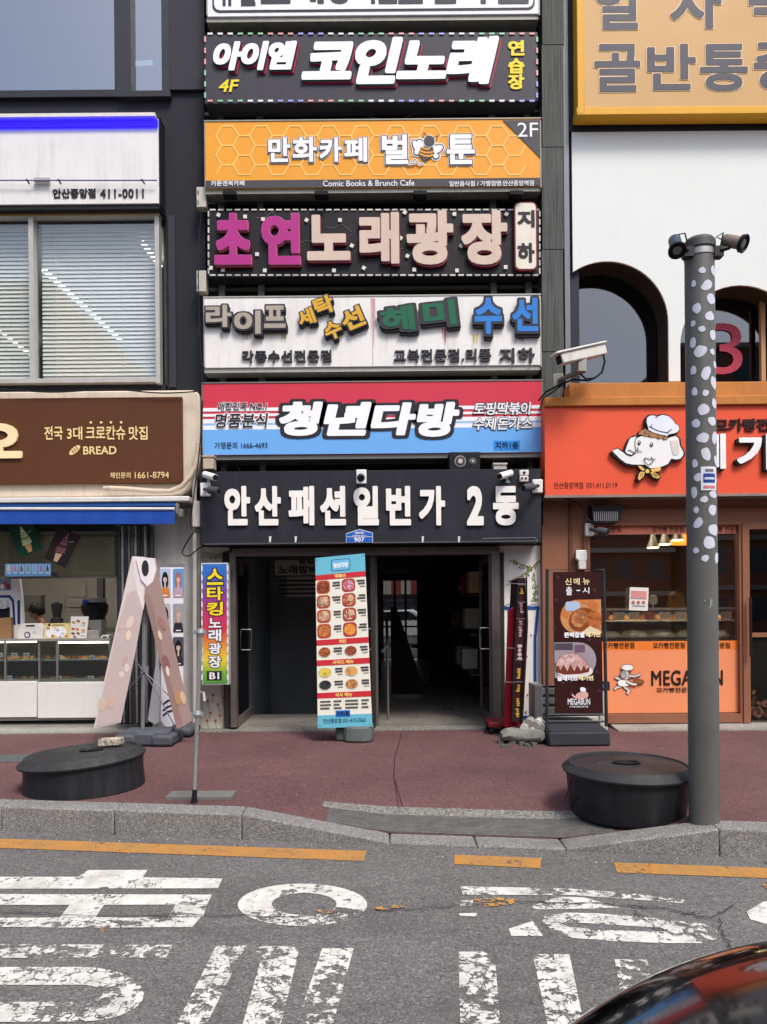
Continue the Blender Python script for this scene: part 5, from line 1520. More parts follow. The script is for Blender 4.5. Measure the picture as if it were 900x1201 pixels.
b.tube([W(171, 700, 8.5), W(170, 730, 8.5)], .03, m('#5c5f63', .4), 10); b.rect(PX(8.48), 165, 782, 173, 790, m('#77797d', .4), .05)
b.build('pole', t)
for x0, y0, x1, y1 in ((169, 788, 110, 853), (169, 786, 206, 853), (172, 790, 198, 816), (167, 786, 150, 760), (157, 655, 172, 720)):
    b = MB(); b.tube([W(x0, y0, 8.47), W(x1, y1, 8.45)], .006, m('#6f7276', .4, .5), 6); b.build('brace', t)
BSE = m('#4b4e54', .6, 0, .12, 4, .4, '#2f3033', .1, 90)
b = MB()
a, c = G(133, 877, 0), G(201, 877, 0)
for (u0, u1, v0, v1, h) in ((0, .36, .0, .55, .14), (.64, 1., .0, .55, .13), (.3, .7, .04, .5, .16), (0.1, .9, .12, .42, .17)):
    b.box(a.x + (c.x - a.x) * u0, a.x + (c.x - a.x) * u1, a.y + v0 * .6, a.y + .08 + v1 * .75, 0.005, h, BSE)
b.build('base', t, .03)

t = thing('portrait_banner', 'white salon banner with portrait photos behind the pink banner stand', 'banner stand', tuple(G(205, 866, 0)))
S = PX(8.85)
b = MB()
b.poly(S, [(189, 662), (216, 664), (215, 770), (214, 846), (203, 850), (196, 855.5), (188, 845), (189, 780)], m('#dfdde2', .45, 0, .04), .005)
b.poly(S, [(172, 845), (183, 770), (187, 720), (189, 700), (190, 845), (180, 850)], m('#b9b8bd', .5), .004, -.03)
b.build('banner', t)
SK, HR = m('#c9a99a', .5), m('#17161b', .5)
for x, y, bg, hair, top in ((194, 684, '#a9b7cf', HR, '#c9803c'), (209.5, 684, '#5f90c4', m('#9a6a62', .5), '#b99aa4'), (194, 725, '#b4b1b5', HR, '#25252b'), (209.5, 725, '#8f979f', m('#a5988c', .5), '#2b2b31'), (194, 764, '#8b8a8e', HR, '#3a3a40'), (209.5, 764, '#4b4d5c', HR, '#2e3038')):
    b = MB(); b.rrect(S, x - 6.3, y - 17, x + 6.3, y + 17, 2, m(bg, .5), .001, .002)
    b.ell(S, x, y - 3, 3.9, 10.5, hair, .001, .004, 16); b.poly(S, [(x - 6, y + 16.5), (x - 4.5, y + 6), (x, y + 4), (x + 4.5, y + 6), (x + 6, y + 16.5)], m(top, .5), .001, .005)
    b.rect(S, x - 1., y - 1, x + 1., y + 5.5, SK, .001, .006); b.ell(S, x, y - 4.5, 2.3, 4.2, SK, .001, .0075, 14); b.poly(S, [(x - 2.5, y - 6), (x - 1.8, y - 9.5), (x + 1.8, y - 9.5), (x + 2.5, y - 6), (x, y - 7.5)], hair, .001, .009)
    b.rect(S, x - 3, y + 13.8, x + 3, y + 15, WHITE, .001, .0065)
    b.build('portrait', t)
b = MB()
for y in (822, 829, 835): b.stroke(S, [(192, y + 4), (197, y), (203, y - 2)], 2.4, INK, .001, .002)
b.build('lettering', t)
b = MB(); b.rect(S, 188, 661.5, 217, 664, m('#8c8c90', .4, .4), .02, .008); b.tube([W(203, 664, 8.88), W(204, 858, 8.88)], .012, STEEL, 8); b.build('pole', t)
b = MB(); a, c = G(186, 866, 0), G(224, 866, 0); b.box(a.x, c.x, a.y, a.y + .5, .005, .13, BSE); b.build('base', t, .05)

# blue snack menu banner before the middle post
t = thing('menu_banner', 'tall blue and white snack menu banner with food pictures at the entrance', 'banner stand', tuple(G(410, 868, 0)))
dm = 8.42
TL, TR, BR, BL = W(370, 654.5, dm), W(428, 649, dm), W(437, 852, dm), W(373, 854, dm)
S = PAN(TL, TR, BR, BL, 60., 201.)
CYN, CRD, CRM2 = m('#67b4c9', .45, 0, .04), m('#c42f38', .45, 0, .04), m('#e3e1d3', .45, 0, .03)
b = MB(); b.rect(S, 0, 0, 60, 201, CRM2, .006); b.rect(S, 0, 0, 60, 20.5, CYN, .002, .002); b.rect(S, 0, 186, 60, 201, CYN, .002, .002)
for y0, y1 in ((20.5, 26.5), (97, 103.5), (121, 127.5), (159.5, 166)): b.rect(S, 0, y0, 60, y1, CRD, .002, .003)
b.rect(S, 20, 181, 36, 188.5, m('#1e62b8', .45), .001, .004)
b.rrect(S, 19, 4, 42, 17.5, 2, m('#1f3f66', .5), .001, .003); b.rrect(S, 19.8, 4.7, 41.2, 16.8, 1.6, m('#6fb3d8', .5), .001, .0045)
for x, y in ((2, 2.5), (58, 2), (2.5, 198), (57.5, 198)): b.ell(S, x, y, .7, .7, STEEL, .002, .006, 10)
b.build('banner', t)
b = MB()
YT = m('#ecd47a', .5)
for s_, x0, y0, x1, y1 in (('떡볶이', 23, 21.3, 36, 25.8), ('치킨', 26, 98, 34, 102.6), ('사이드 메뉴', 18, 121.9, 42, 126.6), ('식사 메뉴', 20, 160.3, 39, 165.2)): b.text(S, s_, x0, y0, x1, y1, YT, bold=.035, off=.006, th=.001)
b.text(S, '청년다방', 21.5, 8, 39.5, 14, WHITE, bold=.05, off=.006, th=.001)
b.text(S, '지하1층', 21.5, 182.5, 34.5, 187.3, INK, bold=.02, off=.007, th=.001); b.text(S, '안산중앙점 031-413-3363', 6, 190, 53, 195.6, m('#1c4a52', .5), bold=.01, off=.006, th=.001)
random.seed(9)
for r_, (y, hh) in enumerate(((28, 15), (45, 15), (62, 15), (79, 15.5), (105, 14), (129, 13), (144, 13))):
    for x in (20, 49.5):
        for q in range(2): b.rect(S, x + random.uniform(-1, 1.5), y + 2 + q * 3.2, x + 9, y + 4.2 + q * 3.2, m('#4a4644', .6), .0008, .003)
        b.rect(S, x + 3, y + 9, x + 9, y + 10.2, m('#8a8680', .6), .0008, .003)
for k in range(3):
    for x, w in ((3, 13), (18, 9), (31, 15), (49, 9)): b.rect(S, x, 169 + 4 * k, x + w - random.uniform(0, 3), 171.2 + 4 * k, m('#5c5854', .6), .0008, .003)
b.build('lettering', t)
foods = [('#5a2a1c', '#a5502c', '#3d2018'), ('#b23a5a', '#d9b0bc', '#8d3348'), ('#3b3034', '#c9a98a', '#8d3a28'), ('#c9a67e', '#b9402c', '#5a4a3a'), ('#8d2f24', '#c9a88c', '#b9653a'), ('#d9d2c4', '#b05438', '#8a4a34'), ('#b9472c', '#d98a4a', '#4d5a30'), ('#d9822c', '#e0a048', '#b9562c'),
         ('#8d4024', '#b9683a', '#5c2c1c'), ('#6d3424', '#a5553a', '#4a2418'), ('#d9bf3c', '#e3d062', '#a58a2c'), ('#c98a4a', '#e0b070', '#9a5f34'), ('#23262a', '#3a3e42', '#14161a'), ('#8a4a2c', '#d09a5a', '#5c3020')]
i = 0
for r_, (y, hh) in enumerate(((27.5, 15.5), (44.5, 15.8), (61.5, 15.8), (78.5, 17), (104.5, 14.5), (128.5, 14), (143.5, 14))):
    for x in (1, 31):
        f = foods[i]; i += 1; b = MB()
        if r_ < 4: b.rrect(S, x, y, x + 16, y + hh, 4.5, m('#b9573a' if i % 2 else '#a8483a', .5), .001, .002)
        b.ell(S, x + 8, y + hh / 2, 7.6, hh * .44, m('#d8cdbd', .5) if r_ > 3 else m('#a8402e', .5), .001, .0035, 24); b.ell(S, x + 8, y + hh / 2, 6.7, hh * .39, food(*f, 55. if r_ < 5 else 45.), .001, .005, 24)
        if r_ in (1, 2): b.ell(S, x + 10, y + hh * .36, 3.6, hh * .24, food('#d9c3a4', '#c9a885', '#b98e6a', 60.), .001, .0065, 16, 30)
        b.build('food_picture', t)
b = MB(); b.tube([(TL + TR) / 2 + Vector((0, .03, 0)), (BL + BR) / 2 + Vector((0, .03, -.1))], .014, STEEL, 8); b.build('pole', t)
b = MB(); a, c = G(396, 872, 0), G(439, 872, 0)
q = [(a.x + .07, a.y + .30), (a.x + .02, a.y + .18), (a.x + .10, a.y + .04), (a.x + .2, a.y), (c.x - .12, a.y), (c.x - .02, a.y + .07), (c.x, a.y + .2), (c.x - .02, a.y + .4), (a.x + .1, a.y + .42)]
n = len(q)
b.add([(x, y, .0) for x, y in q] + [(x * .985 + (a.x + c.x) * .0075, y + .012, .185) for x, y in q], [tuple(range(n - 1, -1, -1)), tuple(range(n, 2 * n))] + [(i, (i + 1) % n, (i + 1) % n + n, i + n) for i in range(n)], m('#5b625f', .6, 0, .12, 4, .4, '#3b3f3d'))
b.box(a.x - .03, a.x + .08, a.y + .12, a.y + .4, 0, .16, m('#4c5351', .6))
b.build('base', t, .025)

# dark pastry banner in a tube frame
t = thing('poster_stand', 'dark brown pastry poster in a black tube frame on a heavy base', 'poster stand', tuple(G(680, 876, 0)))
df = 8.3
b = MB(); FRM = m('#303236', .45, .3)
for p in ([W(641.5, 852, df), W(642, 668, df), W(708, 668, df), W(711.5, 852, df)],):
    b.tube(p, .019, FRM, 10)
b.tube([W(642, 838, df), W(711, 838, df)], .012, FRM, 8); b.tube([W(642, 846, df), W(711, 846, df)], .012, FRM, 8)
b.build('frame', t)
S = PAN(W(648.5, 671, df), W(705, 670, df), W(707.5, 838, df), W(651, 838, df), 56., 168.)
DBR = m('#341a19', .35, 0, .08, 2)
b = MB(); b.rect(S, 0, 0, 56, 168, DBR, .006)
for x, y in ((6, 6), (48, 22), (4, 33), (1, 66), (41, 80), (50, 118), (10, 131), (52, 140), (20, 143)): b.ell(S, x, y, 2.2, 1.7, m('#4a2b28', .5), .001, .001, 14, 30)
b.build('poster', t)
b = MB()
b.poly(S, [(55.5, 33), (28, 33)] + [(28 + 20 * math.cos(R(a)), 53 + 20 * math.sin(R(a))) for a in range(-90, -271, -15)][1:] + [(28, 73), (55.5, 73)], food('#b9642c', '#c98a52', '#a58a7a', 14.), .001, .002)
b.rrect(S, 14, 35, 31, 46, 3, m('#a9bcd4', .5), .001, .0035); b.ell(S, 33, 56, 16, 13, m('#8d4420', .4), .001, .005, 26, -30); b.ell(S, 30, 55, 9, 11, food('#7a4a2c', '#a5683c', '#c98f58', 24.), .001, .0065, 26, 30)
b.ell(S, 47, 56, 8.5, 10, food('#9a5426', '#b9692e', '#7a3d1c', 24.), .001, .0065, 26, 0); b.poly(S, [(33, 71), (42, 64), (55, 70), (55, 73), (34, 73)], m('#d9c9a4', .5), .001, .008)
b.build('food_picture', t)
b = MB()
b.poly(S, [(0.5, 83), (28, 83)] + [(28 + 21 * math.cos(R(a)), 104 + 21 * math.sin(R(a))) for a in range(-90, 91, 15)] + [(0.5, 125)], m('#9a8f96', .5), .001, .002)
b.rect(S, 1, 84, 22, 92, m('#4a4450', .5), .001, .0035); b.rect(S, 24, 86, 36, 95, m('#6d5563', .5), .001, .0035); b.ell(S, 24, 117, 21, 8, m('#dcd6d4', .4), .001, .005, 26)
b.poly(S, [(2, 118), (1, 108), (7, 100), (18, 95), (28, 97), (36, 104), (41, 113), (40, 118), (30, 120), (12, 121)], m('#6d3524', .45), .001, .0065)
b.poly(S, [(2, 112), (3, 105), (9, 99), (18, 95.5), (28, 97.5), (36, 105), (40, 112), (37, 115), (34, 110), (31, 117), (27, 110), (23, 117), (19, 109), (15, 117), (11, 109), (7, 116), (5, 110)], food('#c9a8a4', '#b98a86', '#d9c4be', 26.), .001, .008)
b.build('food_picture', t)
b = MB()
CRT = m('#ead9a8', .5)
for ch, x0, x1, mt in (('신', 14, 21.5, CRT), ('메', 24, 31, CRT), ('뉴', 34.5, 42.5, CRT)): b.text(S, ch, x0, 7.5, x1, 15.5, mt, bold=.015, off=.006, th=.001)
b.text(S, '출', 15, 17.5, 22, 27.5, WHITE, bold=.02, off=.006, th=.001); b.rect(S, 27, 21.5, 31.5, 22.8, WHITE, .001, .005); b.text(S, '시', 34, 18.5, 42, 26, WHITE, bold=.01, off=.006, th=.001)
b.text(S, '쫀떡찹쌀', 12, 71, 36, 77.5, WHITE, bold=.05, off=.011, th=.001); b.text(S, '메가번', 37, 71, 54, 77, CRT, bold=.05, off=.011, th=.001)
b.text(S, '글레이즈', 3, 122, 27, 128.5, WHITE, bold=.05, off=.011, th=.001); b.text(S, '메가번', 28, 122, 45, 128, CRT, bold=.05, off=.011, th=.001)
b.text(S, 'MEGABUN', 15, 149, 41, 156.5, WHITE, bold=.015, off=.006, th=.001); b.text(S, '모카빵전문점 메가번', 17, 157.5, 38.5, 160, WHITE, bold=.01, off=.006, th=.001)
b.build('lettering', t)
b = MB(); PKE = m('#d9aaa0', .5)
b.ell(S, 31, 146, 6.5, 4.2, PKE, .001, .002, 18); b.ell(S, 36.5, 145, 2.6, 3.6, PKE, .001, .003, 14); b.stroke(S, [(26, 148), (22.5, 147), (20.5, 144.5)], 1.8, PKE, .001, .004); b.ell(S, 33, 138.3, 3.6, 2.4, WHITE, .001, .004, 16, 15); b.rect(S, 30.2, 139, 36, 141.5, WHITE, .001, .005, .2); b.ell(S, 29.5, 145, .4, .5, INK, .001, .004, 8)
b.build('emblem', t)
b = MB(); RB2 = m('#2e3036', .6, 0, .12, 4, .3, '#4b4b4c', .12, 100)
a, c = G(644, 876, 0), G(718, 876, 0)
b.hexa([(a.x + .05, a.y + .34, .235), (c.x - .08, a.y + .34, .235), (c.x - .005, a.y + .02, .16), (a.x + .005, a.y + .02, .16), (a.x + .05, a.y + .62, .235), (c.x - .08, a.y + .62, .235), (c.x, a.y + .7, .0), (a.x, a.y + .7, .0)], RB2)
b.hexa([(a.x + .005, a.y + .018, .158), (c.x - .005, a.y + .018, .158), (c.x, a.y, .004), (a.x, a.y, .004), (a.x + .005, a.y + .69, .158), (c.x - .005, a.y + .69, .158), (c.x, a.y + .7, .004), (a.x, a.y + .7, .004)], RB2)
b.build('base', t, .02)

# sign turned edge-on, with its red board, dolly and ballast
t = thing('folded_sign_stand', 'tall narrow sign stand turned edge-on with a red board against the painted pillar', 'sign stand', tuple(G(606, 868, 0)))
S = PX(8.5)
b = MB(); b.poly(S, [(609, 679), (617, 677.5), (617.5, 740), (614, 800), (611.5, 850), (601.5, 846), (603, 790), (606, 730)], m('#35181c', .5, 0, .1, 3), .5); b.build('panel', t)
b = MB()
for pts in ([(608, 678), (606, 730), (602.5, 790), (601, 846)], [(617.5, 677), (618, 740), (614.5, 800), (612, 862)]): b.tube([W(x, y, 8.47) for x, y in pts], .011, m('#232326', .45, .4), 8)
for y in (678, 686, 706.5, 726, 774, 800): b.tube([W(608 - (y - 678) * .04, y, 8.46), W(617 - (y - 678) * .03, y, 8.46)], .007, m('#232326', .45, .4), 6)
for x0, y0, x1 in ((597, 684.5, 617), (594, 760, 604), (592, 800, 603)): b.tube([W(x0, y0, 8.46), W(x1, y0 + .5, 8.46)], .006, m('#232326', .45, .4), 6)
b.build('frame', t)
b = MB()
random.seed(4)
for y0, y1, c in ((690, 697, '#c9a13a'), (707, 720, '#a57a84'), (728, 734, '#b98a94'), (735, 748, '#b98a94'), (756, 776, '#c9b4bc'), (784, 797, '#c9a13a'), (803, 812, '#c9a13a'), (819, 829, '#b99a3a'), (831, 842, '#b99a3a')):
    xm = 612.5 - (y0 - 680) * .035
    for k in range(4):
        yy = y0 + (y1 - y0) * k / 4
        b.rect(S, xm - random.uniform(1, 2.8), yy, xm + random.uniform(1, 2.8), yy + (y1 - y0) * .16, m(c, .5), .002, .003)
    b.rect(S, xm - .5, y0, xm + .6, y1 - 1, m(c, .5), .002, .004)
b.build('lettering', t)
b = MB(); REDB = m('#b0202e', .4, 0, .08, 3, .2, '#6a1a20')
b.poly(PX(8.68), [(597.5, 722), (599, 715), (603, 712), (616, 711.5), (620, 715), (620.5, 730), (618, 775), (613, 852), (591.5, 853), (594.5, 790)], REDB, .1); b.build('red_board', t, .012)
b = MB()
a, c = G(585, 876, 0), G(643, 872, 0)
GRY = m('#77766f', .75, 0, .18, 6, .6, '#3d3b37', .3, 40)
n = 9
pth, rad = [], []
for i in range(n):
    u = i / (n - 1); pth.append((a.x + .06 + (c.x - a.x - .1) * u, a.y + .2 + .03 * math.sin(5 * u), .1 + .012 * math.sin(7 * u))); rad.append(.095 * (1 - .5 * abs(2 * u - 1) ** 6) + .008 * math.sin(9 * u))
b.tube(pth, rad, GRY, 14)
for q in b.v: q += Vector((random.uniform(-1, 1), random.uniform(-1, 1), random.uniform(-1, .6))) * .011
for q in b.v: q.z = max(.004, .004 + (q.z - .004) * .86)
b.build('ballast_bag', t)
b = MB()
for x, y, r_ in ((616, 853, .05), (621, 848, .055), (628, 851, .06), (634, 853, .065), (624, 856, .045), (632, 847, .04)):
    p = W(x, y, 8.35); b.tube([p + Vector((-.02, -.05, 0)), p + Vector((.03, .08, .01))], [r_ * .9, r_], m('#8d8a83' if r_ > .05 else '#c9c6bf', .6, 0, .15, 8, .4), 12)
for k in range(26):
    p = G(random.uniform(586, 632), random.uniform(868, 877), .0); r_ = random.uniform(.012, .03)
    b.box(p.x - r_, p.x + r_, p.y - r_, p.y + r_, .0, r_ * 1.2, m('#5b5a56', .8))
b.build('clamp', t)
t = thing('dolly', 'low red hand dolly on castors at the right doorpost', 'dolly', tuple(G(586, 864, 0)))
a, c = G(573.5, 862, 0), G(600, 862, 0)
b = MB(); b.box(a.x, c.x, a.y, a.y + .42, .085, .145, m('#74202a', .5, 0, .14, 4, .5, '#3d171c')); b.build('deck', t, .012)
for u in (.12, .85):
    for v in (.05, .36):
        b = MB(); p = Vector((a.x + (c.x - a.x) * u, a.y + v, .042)); b.lathe([(0, -.016), (.04, -.016), (.042, 0), (.04, .016), (0, .016)], p, BLK, 16, Matrix.Rotation(R(90), 3, 'Y')); b.build('wheel', t)
t = thing('slatted_crate', 'dirty white slatted plastic crate behind the dark poster stand', 'crate', tuple(G(668, 862, 0)))
b = MB(); CR = m('#b3b1a8', .6, 0, .1, 5, .5, '#6d685e')
a, c = W(628.5, 860, 8.8), W(712, 860, 8.8)
for k in range(5): b.box(a.x, c.x, 8.8, 9.15, .02 + .115 * k, .10 + .115 * k, CR)
b.box(a.x + .02, c.x - .02, 8.83, 9.12, .0, .56, m('#6b6963', .7)); b.build('slat', t, .012)
b = MB()
for x in (a.x - .012, c.x - .09): b.box(x, x + .1, 8.785, 9.16, 0, .6, CR)
b.build('post', t, .01)
b = MB(); b.rect(PX(8.78), 704, 799.5, 715.5, 810, m('#20242c', .5), .1); b.ell(PX(8.78), 709, 805, 2.6, 3.6, m('#2f6fae', .3), .01, .011)
tag(b.build('blue_socket_box', bevel=.006), 'small black and blue socket box right of the dark poster stand', 'socket')

# fixtures on the right-hand shop front
t = thing('wall_lamp', 'black louvred wall lamp box under the orange red sign', 'lamp', tuple(W(712, 613, 9.15)))
b = MB(); b.poly(PX(9.1), [(694, 592.5), (731, 592.5), (729, 609), (723, 613.5), (696, 613.5)], m('#141316', .5), .16); b.build('housing', t, .006)
b = MB()
for k in range(12): b.rect(PX(9.1), 696.5 + 2.45 * k, 600, 697.6 + 2.45 * k, 611, m('#77757a', .5), .006, .005)
b.build('louvre', t)
white_box_cam('dark bullet camera on a white box at the bun shop window corner', 692, 621, 9.2, 10, 15, .6)
t = thing('alarm_box', 'white plastic alarm box above the dark poster stand', 'alarm box', tuple(W(683, 665, 9.25)))
b = MB(); b.rrect(PX(9.2), 677, 645, 689, 658, 2.5, m('#dad9d4', .4), .1); b.rect(PX(9.2), 679, 657, 688, 668, m('#cfcec9', .4), .07); b.build('case', t, .012)
b = MB(); b.rect(PX(9.19), 676, 645, 678, 655, m('#e3e2dc', .4), .03); b.build('antenna', t)
b = MB(); b.rect(PX(9.26), 738.5, 689, 760.5, 716, m('#dedad4', .5), .004, 0, .05); b.rect(PX(9.255), 740.5, 693, 759, 702, m('#cf8d86', .5), .002, 0, .05)
for x in (743, 749, 755): b.ell(PX(9.255), x, 706.5, 2, 2, m('#b06a5c', .5), .002, 0, 12)
b.rect(PX(9.255), 742, 710, 757, 711, m('#8d8a86', .5), .002, 0, .05)
tag(b.build('window_notice'), 'white paper notice with a pink box taped on the bun shop window', 'notice')

t = thing('display_case', 'glass pastry display case inside the bun shop window', 'display case', tuple(W(785, 842, 9.9)))
b = MB(); a, c = xx(694, 9.55), xx(868, 9.55); zt_ = zz(716, 9.55)
b.box(a, c, 9.55, 10.2, .08, zz(752, 9.55), m('#8d8a86', .5)); b.box(a, c, 9.55, 10.2, zt_ - .03, zt_, m('#c9c6c0', .4)); b.box(a, c, 9.55, 9.57, zt_ - .07, zt_ - .03, m('#b5b2ac', .4)); b.box(a, c, 10.15, 10.2, zz(752, 9.55), zt_, m('#c9c6c0', .5))
b.build('cabinet', t)
b = MB(); b.box(a + .02, c - .02, 9.58, 9.66, zt_ - .05, zt_ - .032, m('#fff2dc', emit=16.)); b.build('light_strip', t)  # glowing strip added out of sight behind the lip to brighten the case
b = MB(); b.box(a, c, 9.54, 9.548, zz(752, 9.55), zt_ - .03, glass(.22, '#dfe3e2')); b.build('pane', t)
b = MB()
random.seed(8)
for k in range(34):
    x = a + .1 + (c - a - .2) * (k % 17) / 16; z = zz(750, 9.55) + (.22 if k > 16 else .02)
    b.lathe([(0, 0), (.07, 0), (.075, .02), (.05, .06), (0, .075)], (x, 9.8 + random.uniform(-.03, .03), z), m(random.choice(('#8d5a34', '#a5713f', '#6d4226')), .5), 14)
b.box(a + .02, c - .02, 9.58, 10.1, zz(751, 9.55), zz(751, 9.55) + .01, m('#c9c7c2', .3))
b.box(a + .02, c - .02, 9.6, 10.1, zz(750, 9.55) + .2, zz(750, 9.55) + .215, m('#c9cfcf', .3))
for k in range(5): b.lathe([(0, .09), (.12, .075), (.19, .03), (.2, 0), (0, 0)], (a + .25 + k * .36, 9.78, zz(751, 9.55) + .012), m('#d5d3ce', .25), 28)
b.build('pastry', t)
b = MB()
for k in range(9): b.box(a + .08 + k * .2, a + .22 + k * .2, 9.535, 9.54, zt_ - .14, zt_ - .05, m('#dcd6d0' if k % 3 else '#c9857a', .5))
b.build('price_card', t)
t = thing('paper_bag', 'brown paper bag standing on the display case in the bun shop', 'bag', tuple(W(795, 716, 9.8)))
b = MB(); S = PX(9.7)
b.poly(S, [(786, 714), (788, 698), (792, 694), (800, 694), (803, 700), (804, 714)], m('#8a6546', .7), .12); b.build('body', t)
b = MB(); b.tube([W(792, 695, 9.75), W(793, 690, 9.75), W(798, 690, 9.75), W(799, 695, 9.75)], .006, m('#7a583c', .7), 6); b.build('handle', t)
t = thing('desk_fan', 'small round white desk fan beside the window notice', 'fan', tuple(W(767, 716, 9.7)))
b = MB(); b.lathe([(.055, -.02), (.065, 0), (.055, .02), (0, .02)], W(766, 703.5, 9.7), m('#c9c6be', .4), 24, Matrix.Rotation(R(90), 3, 'X')); b.build('head', t)
b = MB(); b.tube([W(766, 708, 9.7), W(766, 715, 9.7)], .012, m('#c9c6be', .4), 8); b.lathe([(0, 0), (.05, 0), (.04, .02), (0, .02)], W(766, 716, 9.7), m('#c9c6be', .4), 20); b.build('stand', t)

# big white bullet camera over the pilaster
t = thing('security_camera', 'large weathered white bullet camera on an arm over the pilaster', 'security camera', tuple(W(655, 452, 8.95)))
b = MB()
A, B_ = W(653, 421, 8.55), W(709, 408.5, 8.75)
ax = (B_ - A).normalized(); up = Vector((0, 0, 1)); up = (up - ax * up.dot(ax)).normalized(); sd = ax.cross(up)
def obox(bb, p, q, w, h, mat, o=0.):
    P = []
    for e in (p, q):
        for u, v in ((-1, 1), (1, 1), (1, -1), (-1, -1)): P.append(e + sd * w * u / 2 + up * (h * v / 2 + o))
    bb.add(P, [(0, 1, 2, 3), (7, 6, 5, 4), (0, 4, 5, 1), (1, 5, 6, 2), (2, 6, 7, 3), (3, 7, 4, 0)], mat)
CW2 = m('#cfccc4', .45, 0, .06, 4, .5, '#7d786d')
obox(b, A + ax * .03, B_ - ax * .02, .13, .12, CW2, -.02); obox(b, A - ax * .03, B_, .17, .03, CW2, .055)
b.build('housing', t, .015)
b = MB(); obox(b, A + ax * .022, A + ax * .03, .1, .09, BLK, -.02); b.build('lens', t)
b = MB(); j = W(682, 425, 8.65)
b.box(j.x - .05, j.x + .05, j.y - .05, j.y + .05, j.z - .12, j.z + .03, m('#9a978f', .5, .2, .1, 4, .5)); b.tube([j + Vector((0, 0, -.1)), W(656, 446, 8.9)], .03, m('#77736d', .6, .2, .2, 6, .7, '#3d3833'), 10)
b.rect(PX(8.9), 649, 438, 661, 454, m('#8d8a85', .5, .3, .1, 4, .6), .02); b.build('bracket', t, .006)
b = MB(); b.tube([W(x, y, 8.7) for x, y in ((707, 413), (709.5, 424), (706, 437), (697, 444), (687, 444), (680, 438), (678, 428))], .012, BLK, 8)
b.tube([W(x, y, 8.85) for x, y in ((700, 442), (690, 446.5), (672, 445), (655, 452), (640, 460), (632, 470))], .012, BLK, 8); b.build('cable', t)

# pipes and cables left of the entrance
t = thing('wall_pipe', 'pale vertical conduit pipes beside the white column left of the entrance', 'pipe', tuple(W(229, 855, 9.15)))
b = MB(); PP = m('#b3afa8', .5, 0, .08, 4, .5)
b.tube([W(228.5, 560, 9.18), W(228.5, 700, 9.18), W(228.5, 850, 9.18)], .028, PP, 10); b.tube([W(234, 610, 9.2), W(233.5, 850, 9.2)], .018, m('#8a877f', .5), 8)
b.build('tube', t)
b = MB(); b.rect(PX(9.12), 225.5, 588, 235, 618, m('#c9c6c0', .5, 0, .06, 4, .4), .1); b.build('cover_box', t, .008)
b = MB(); b.tube([W(234, 812, 9.18), W(239, 812, 9.15), W(240, 822, 9.15)], .018, m('#cbc8c2', .5), 8); b.build('elbow', t)
def cable(label, pts, d, r=.008):
    b = MB()
    q = []
    P = [Vector((x, y)) for x, y in pts]
    P = [P[0]] + P + [P[-1]]
    for i in range(1, len(P) - 2):
        for k in range(6):
            u = k / 6
            q.append(.5 * ((2 * P[i]) + (P[i + 1] - P[i - 1]) * u + (2 * P[i - 1] - 5 * P[i] + 4 * P[i + 1] - P[i + 2]) * u * u + (3 * P[i] - P[i - 1] - 3 * P[i + 1] + P[i + 2]) * u ** 3))
    q.append(P[-2])
    b.tube([W(v.x, v.y, d) for v in q], r, m('#19191c', .6), 6)
    tag(b.build('cable'), label, 'cable', 'loose black cables on the fronts')
cable('black cable hanging down past the brown bakery sign end', [(238, 470), (234, 530), (227, 585), (224, 615), (231, 625), (238, 618)], 8.98)
cable('black cable loop between the white column and the painted pillar', [(233, 618), (222, 632), (214, 648), (222, 652), (236, 642), (262, 636)], 9.05, .009)
cable('thin black cable running beside the blind window edge', [(236, 250), (233, 300), (234, 380), (238, 450)], 9.15, .006)
cable('sagging black cable above the honeycomb sign', [(410, 124), (440, 139), (470, 140), (500, 126)], 9.3, .006)
cable('black cable draped over the bun shop corner', [(640, 582), (668, 586), (684, 595), (686, 606), (694, 612)], 9.1, .009)
cable('tangled cable in the gap above the entrance board left end', [(250, 541), (262, 550), (275, 545), (282, 552)], 9.3, .007)
cable('tangled cable in the gap above the entrance board right end', [(598, 552), (604, 540), (613, 546), (620, 536)], 9.3, .006)
cable('drooping cable in the gap above the honeycomb sign right end', [(560, 22), (580, 33), (600, 31), (631, 24)], 9.4, .006)
cable('black cable at the ledge left end under the large white camera', [(634, 480), (637, 468), (645, 462), (655, 455), (662, 448)], 8.9, .01)
cable('black cable crossing the dark gap below the blind window', [(0, 456), (60, 460), (130, 457), (190, 461), (232, 459)], 9.1, .008)

# ---------------------------------------------------------------- bakery counter and what stands on it
t = thing('bakery_counter', 'white bakery counter with a lit glass pastry case facing the street', 'counter', tuple(W(40, 843, 9.5)))
dc = 9.5
CWH = m('#d6d4d0', .45, 0, .04, 1.5, .25, '#9a958c')
b = MB()
for x0, x1 in ((-150, 43), (44.2, 128)): b.rect(PX(dc), x0, 800, x1, 842, CWH, .5)
b.rect(PX(dc), -150, 841, 128, 846, m('#8a8780', .6), .48, -.03)
b.build('cabinet', t, .006)
b = MB(); b.rect(PX(dc), -150, 749.5, 130, 752.5, m('#8f8d88', .4, .2), .6, .01); b.rect(PX(dc + .02), -150, 797.5, 128, 800.5, m('#a9a7a2', .4), .5)
for x in (5, 45, 66, 128): b.rect(PX(dc + .01), x, 752, x + 2.4, 799, m('#77756f', .4, .3), .03)
b.build('frame', t)
b = MB(); b.rect(PX(dc), -150, 752.5, 44, 799, glass(.08, '#d9dedd'), .008, -.01); b.rect(PX(dc), 47, 752.5, 128, 799, glass(.08, '#d9dedd'), .008, -.01); b.build('pane', t)
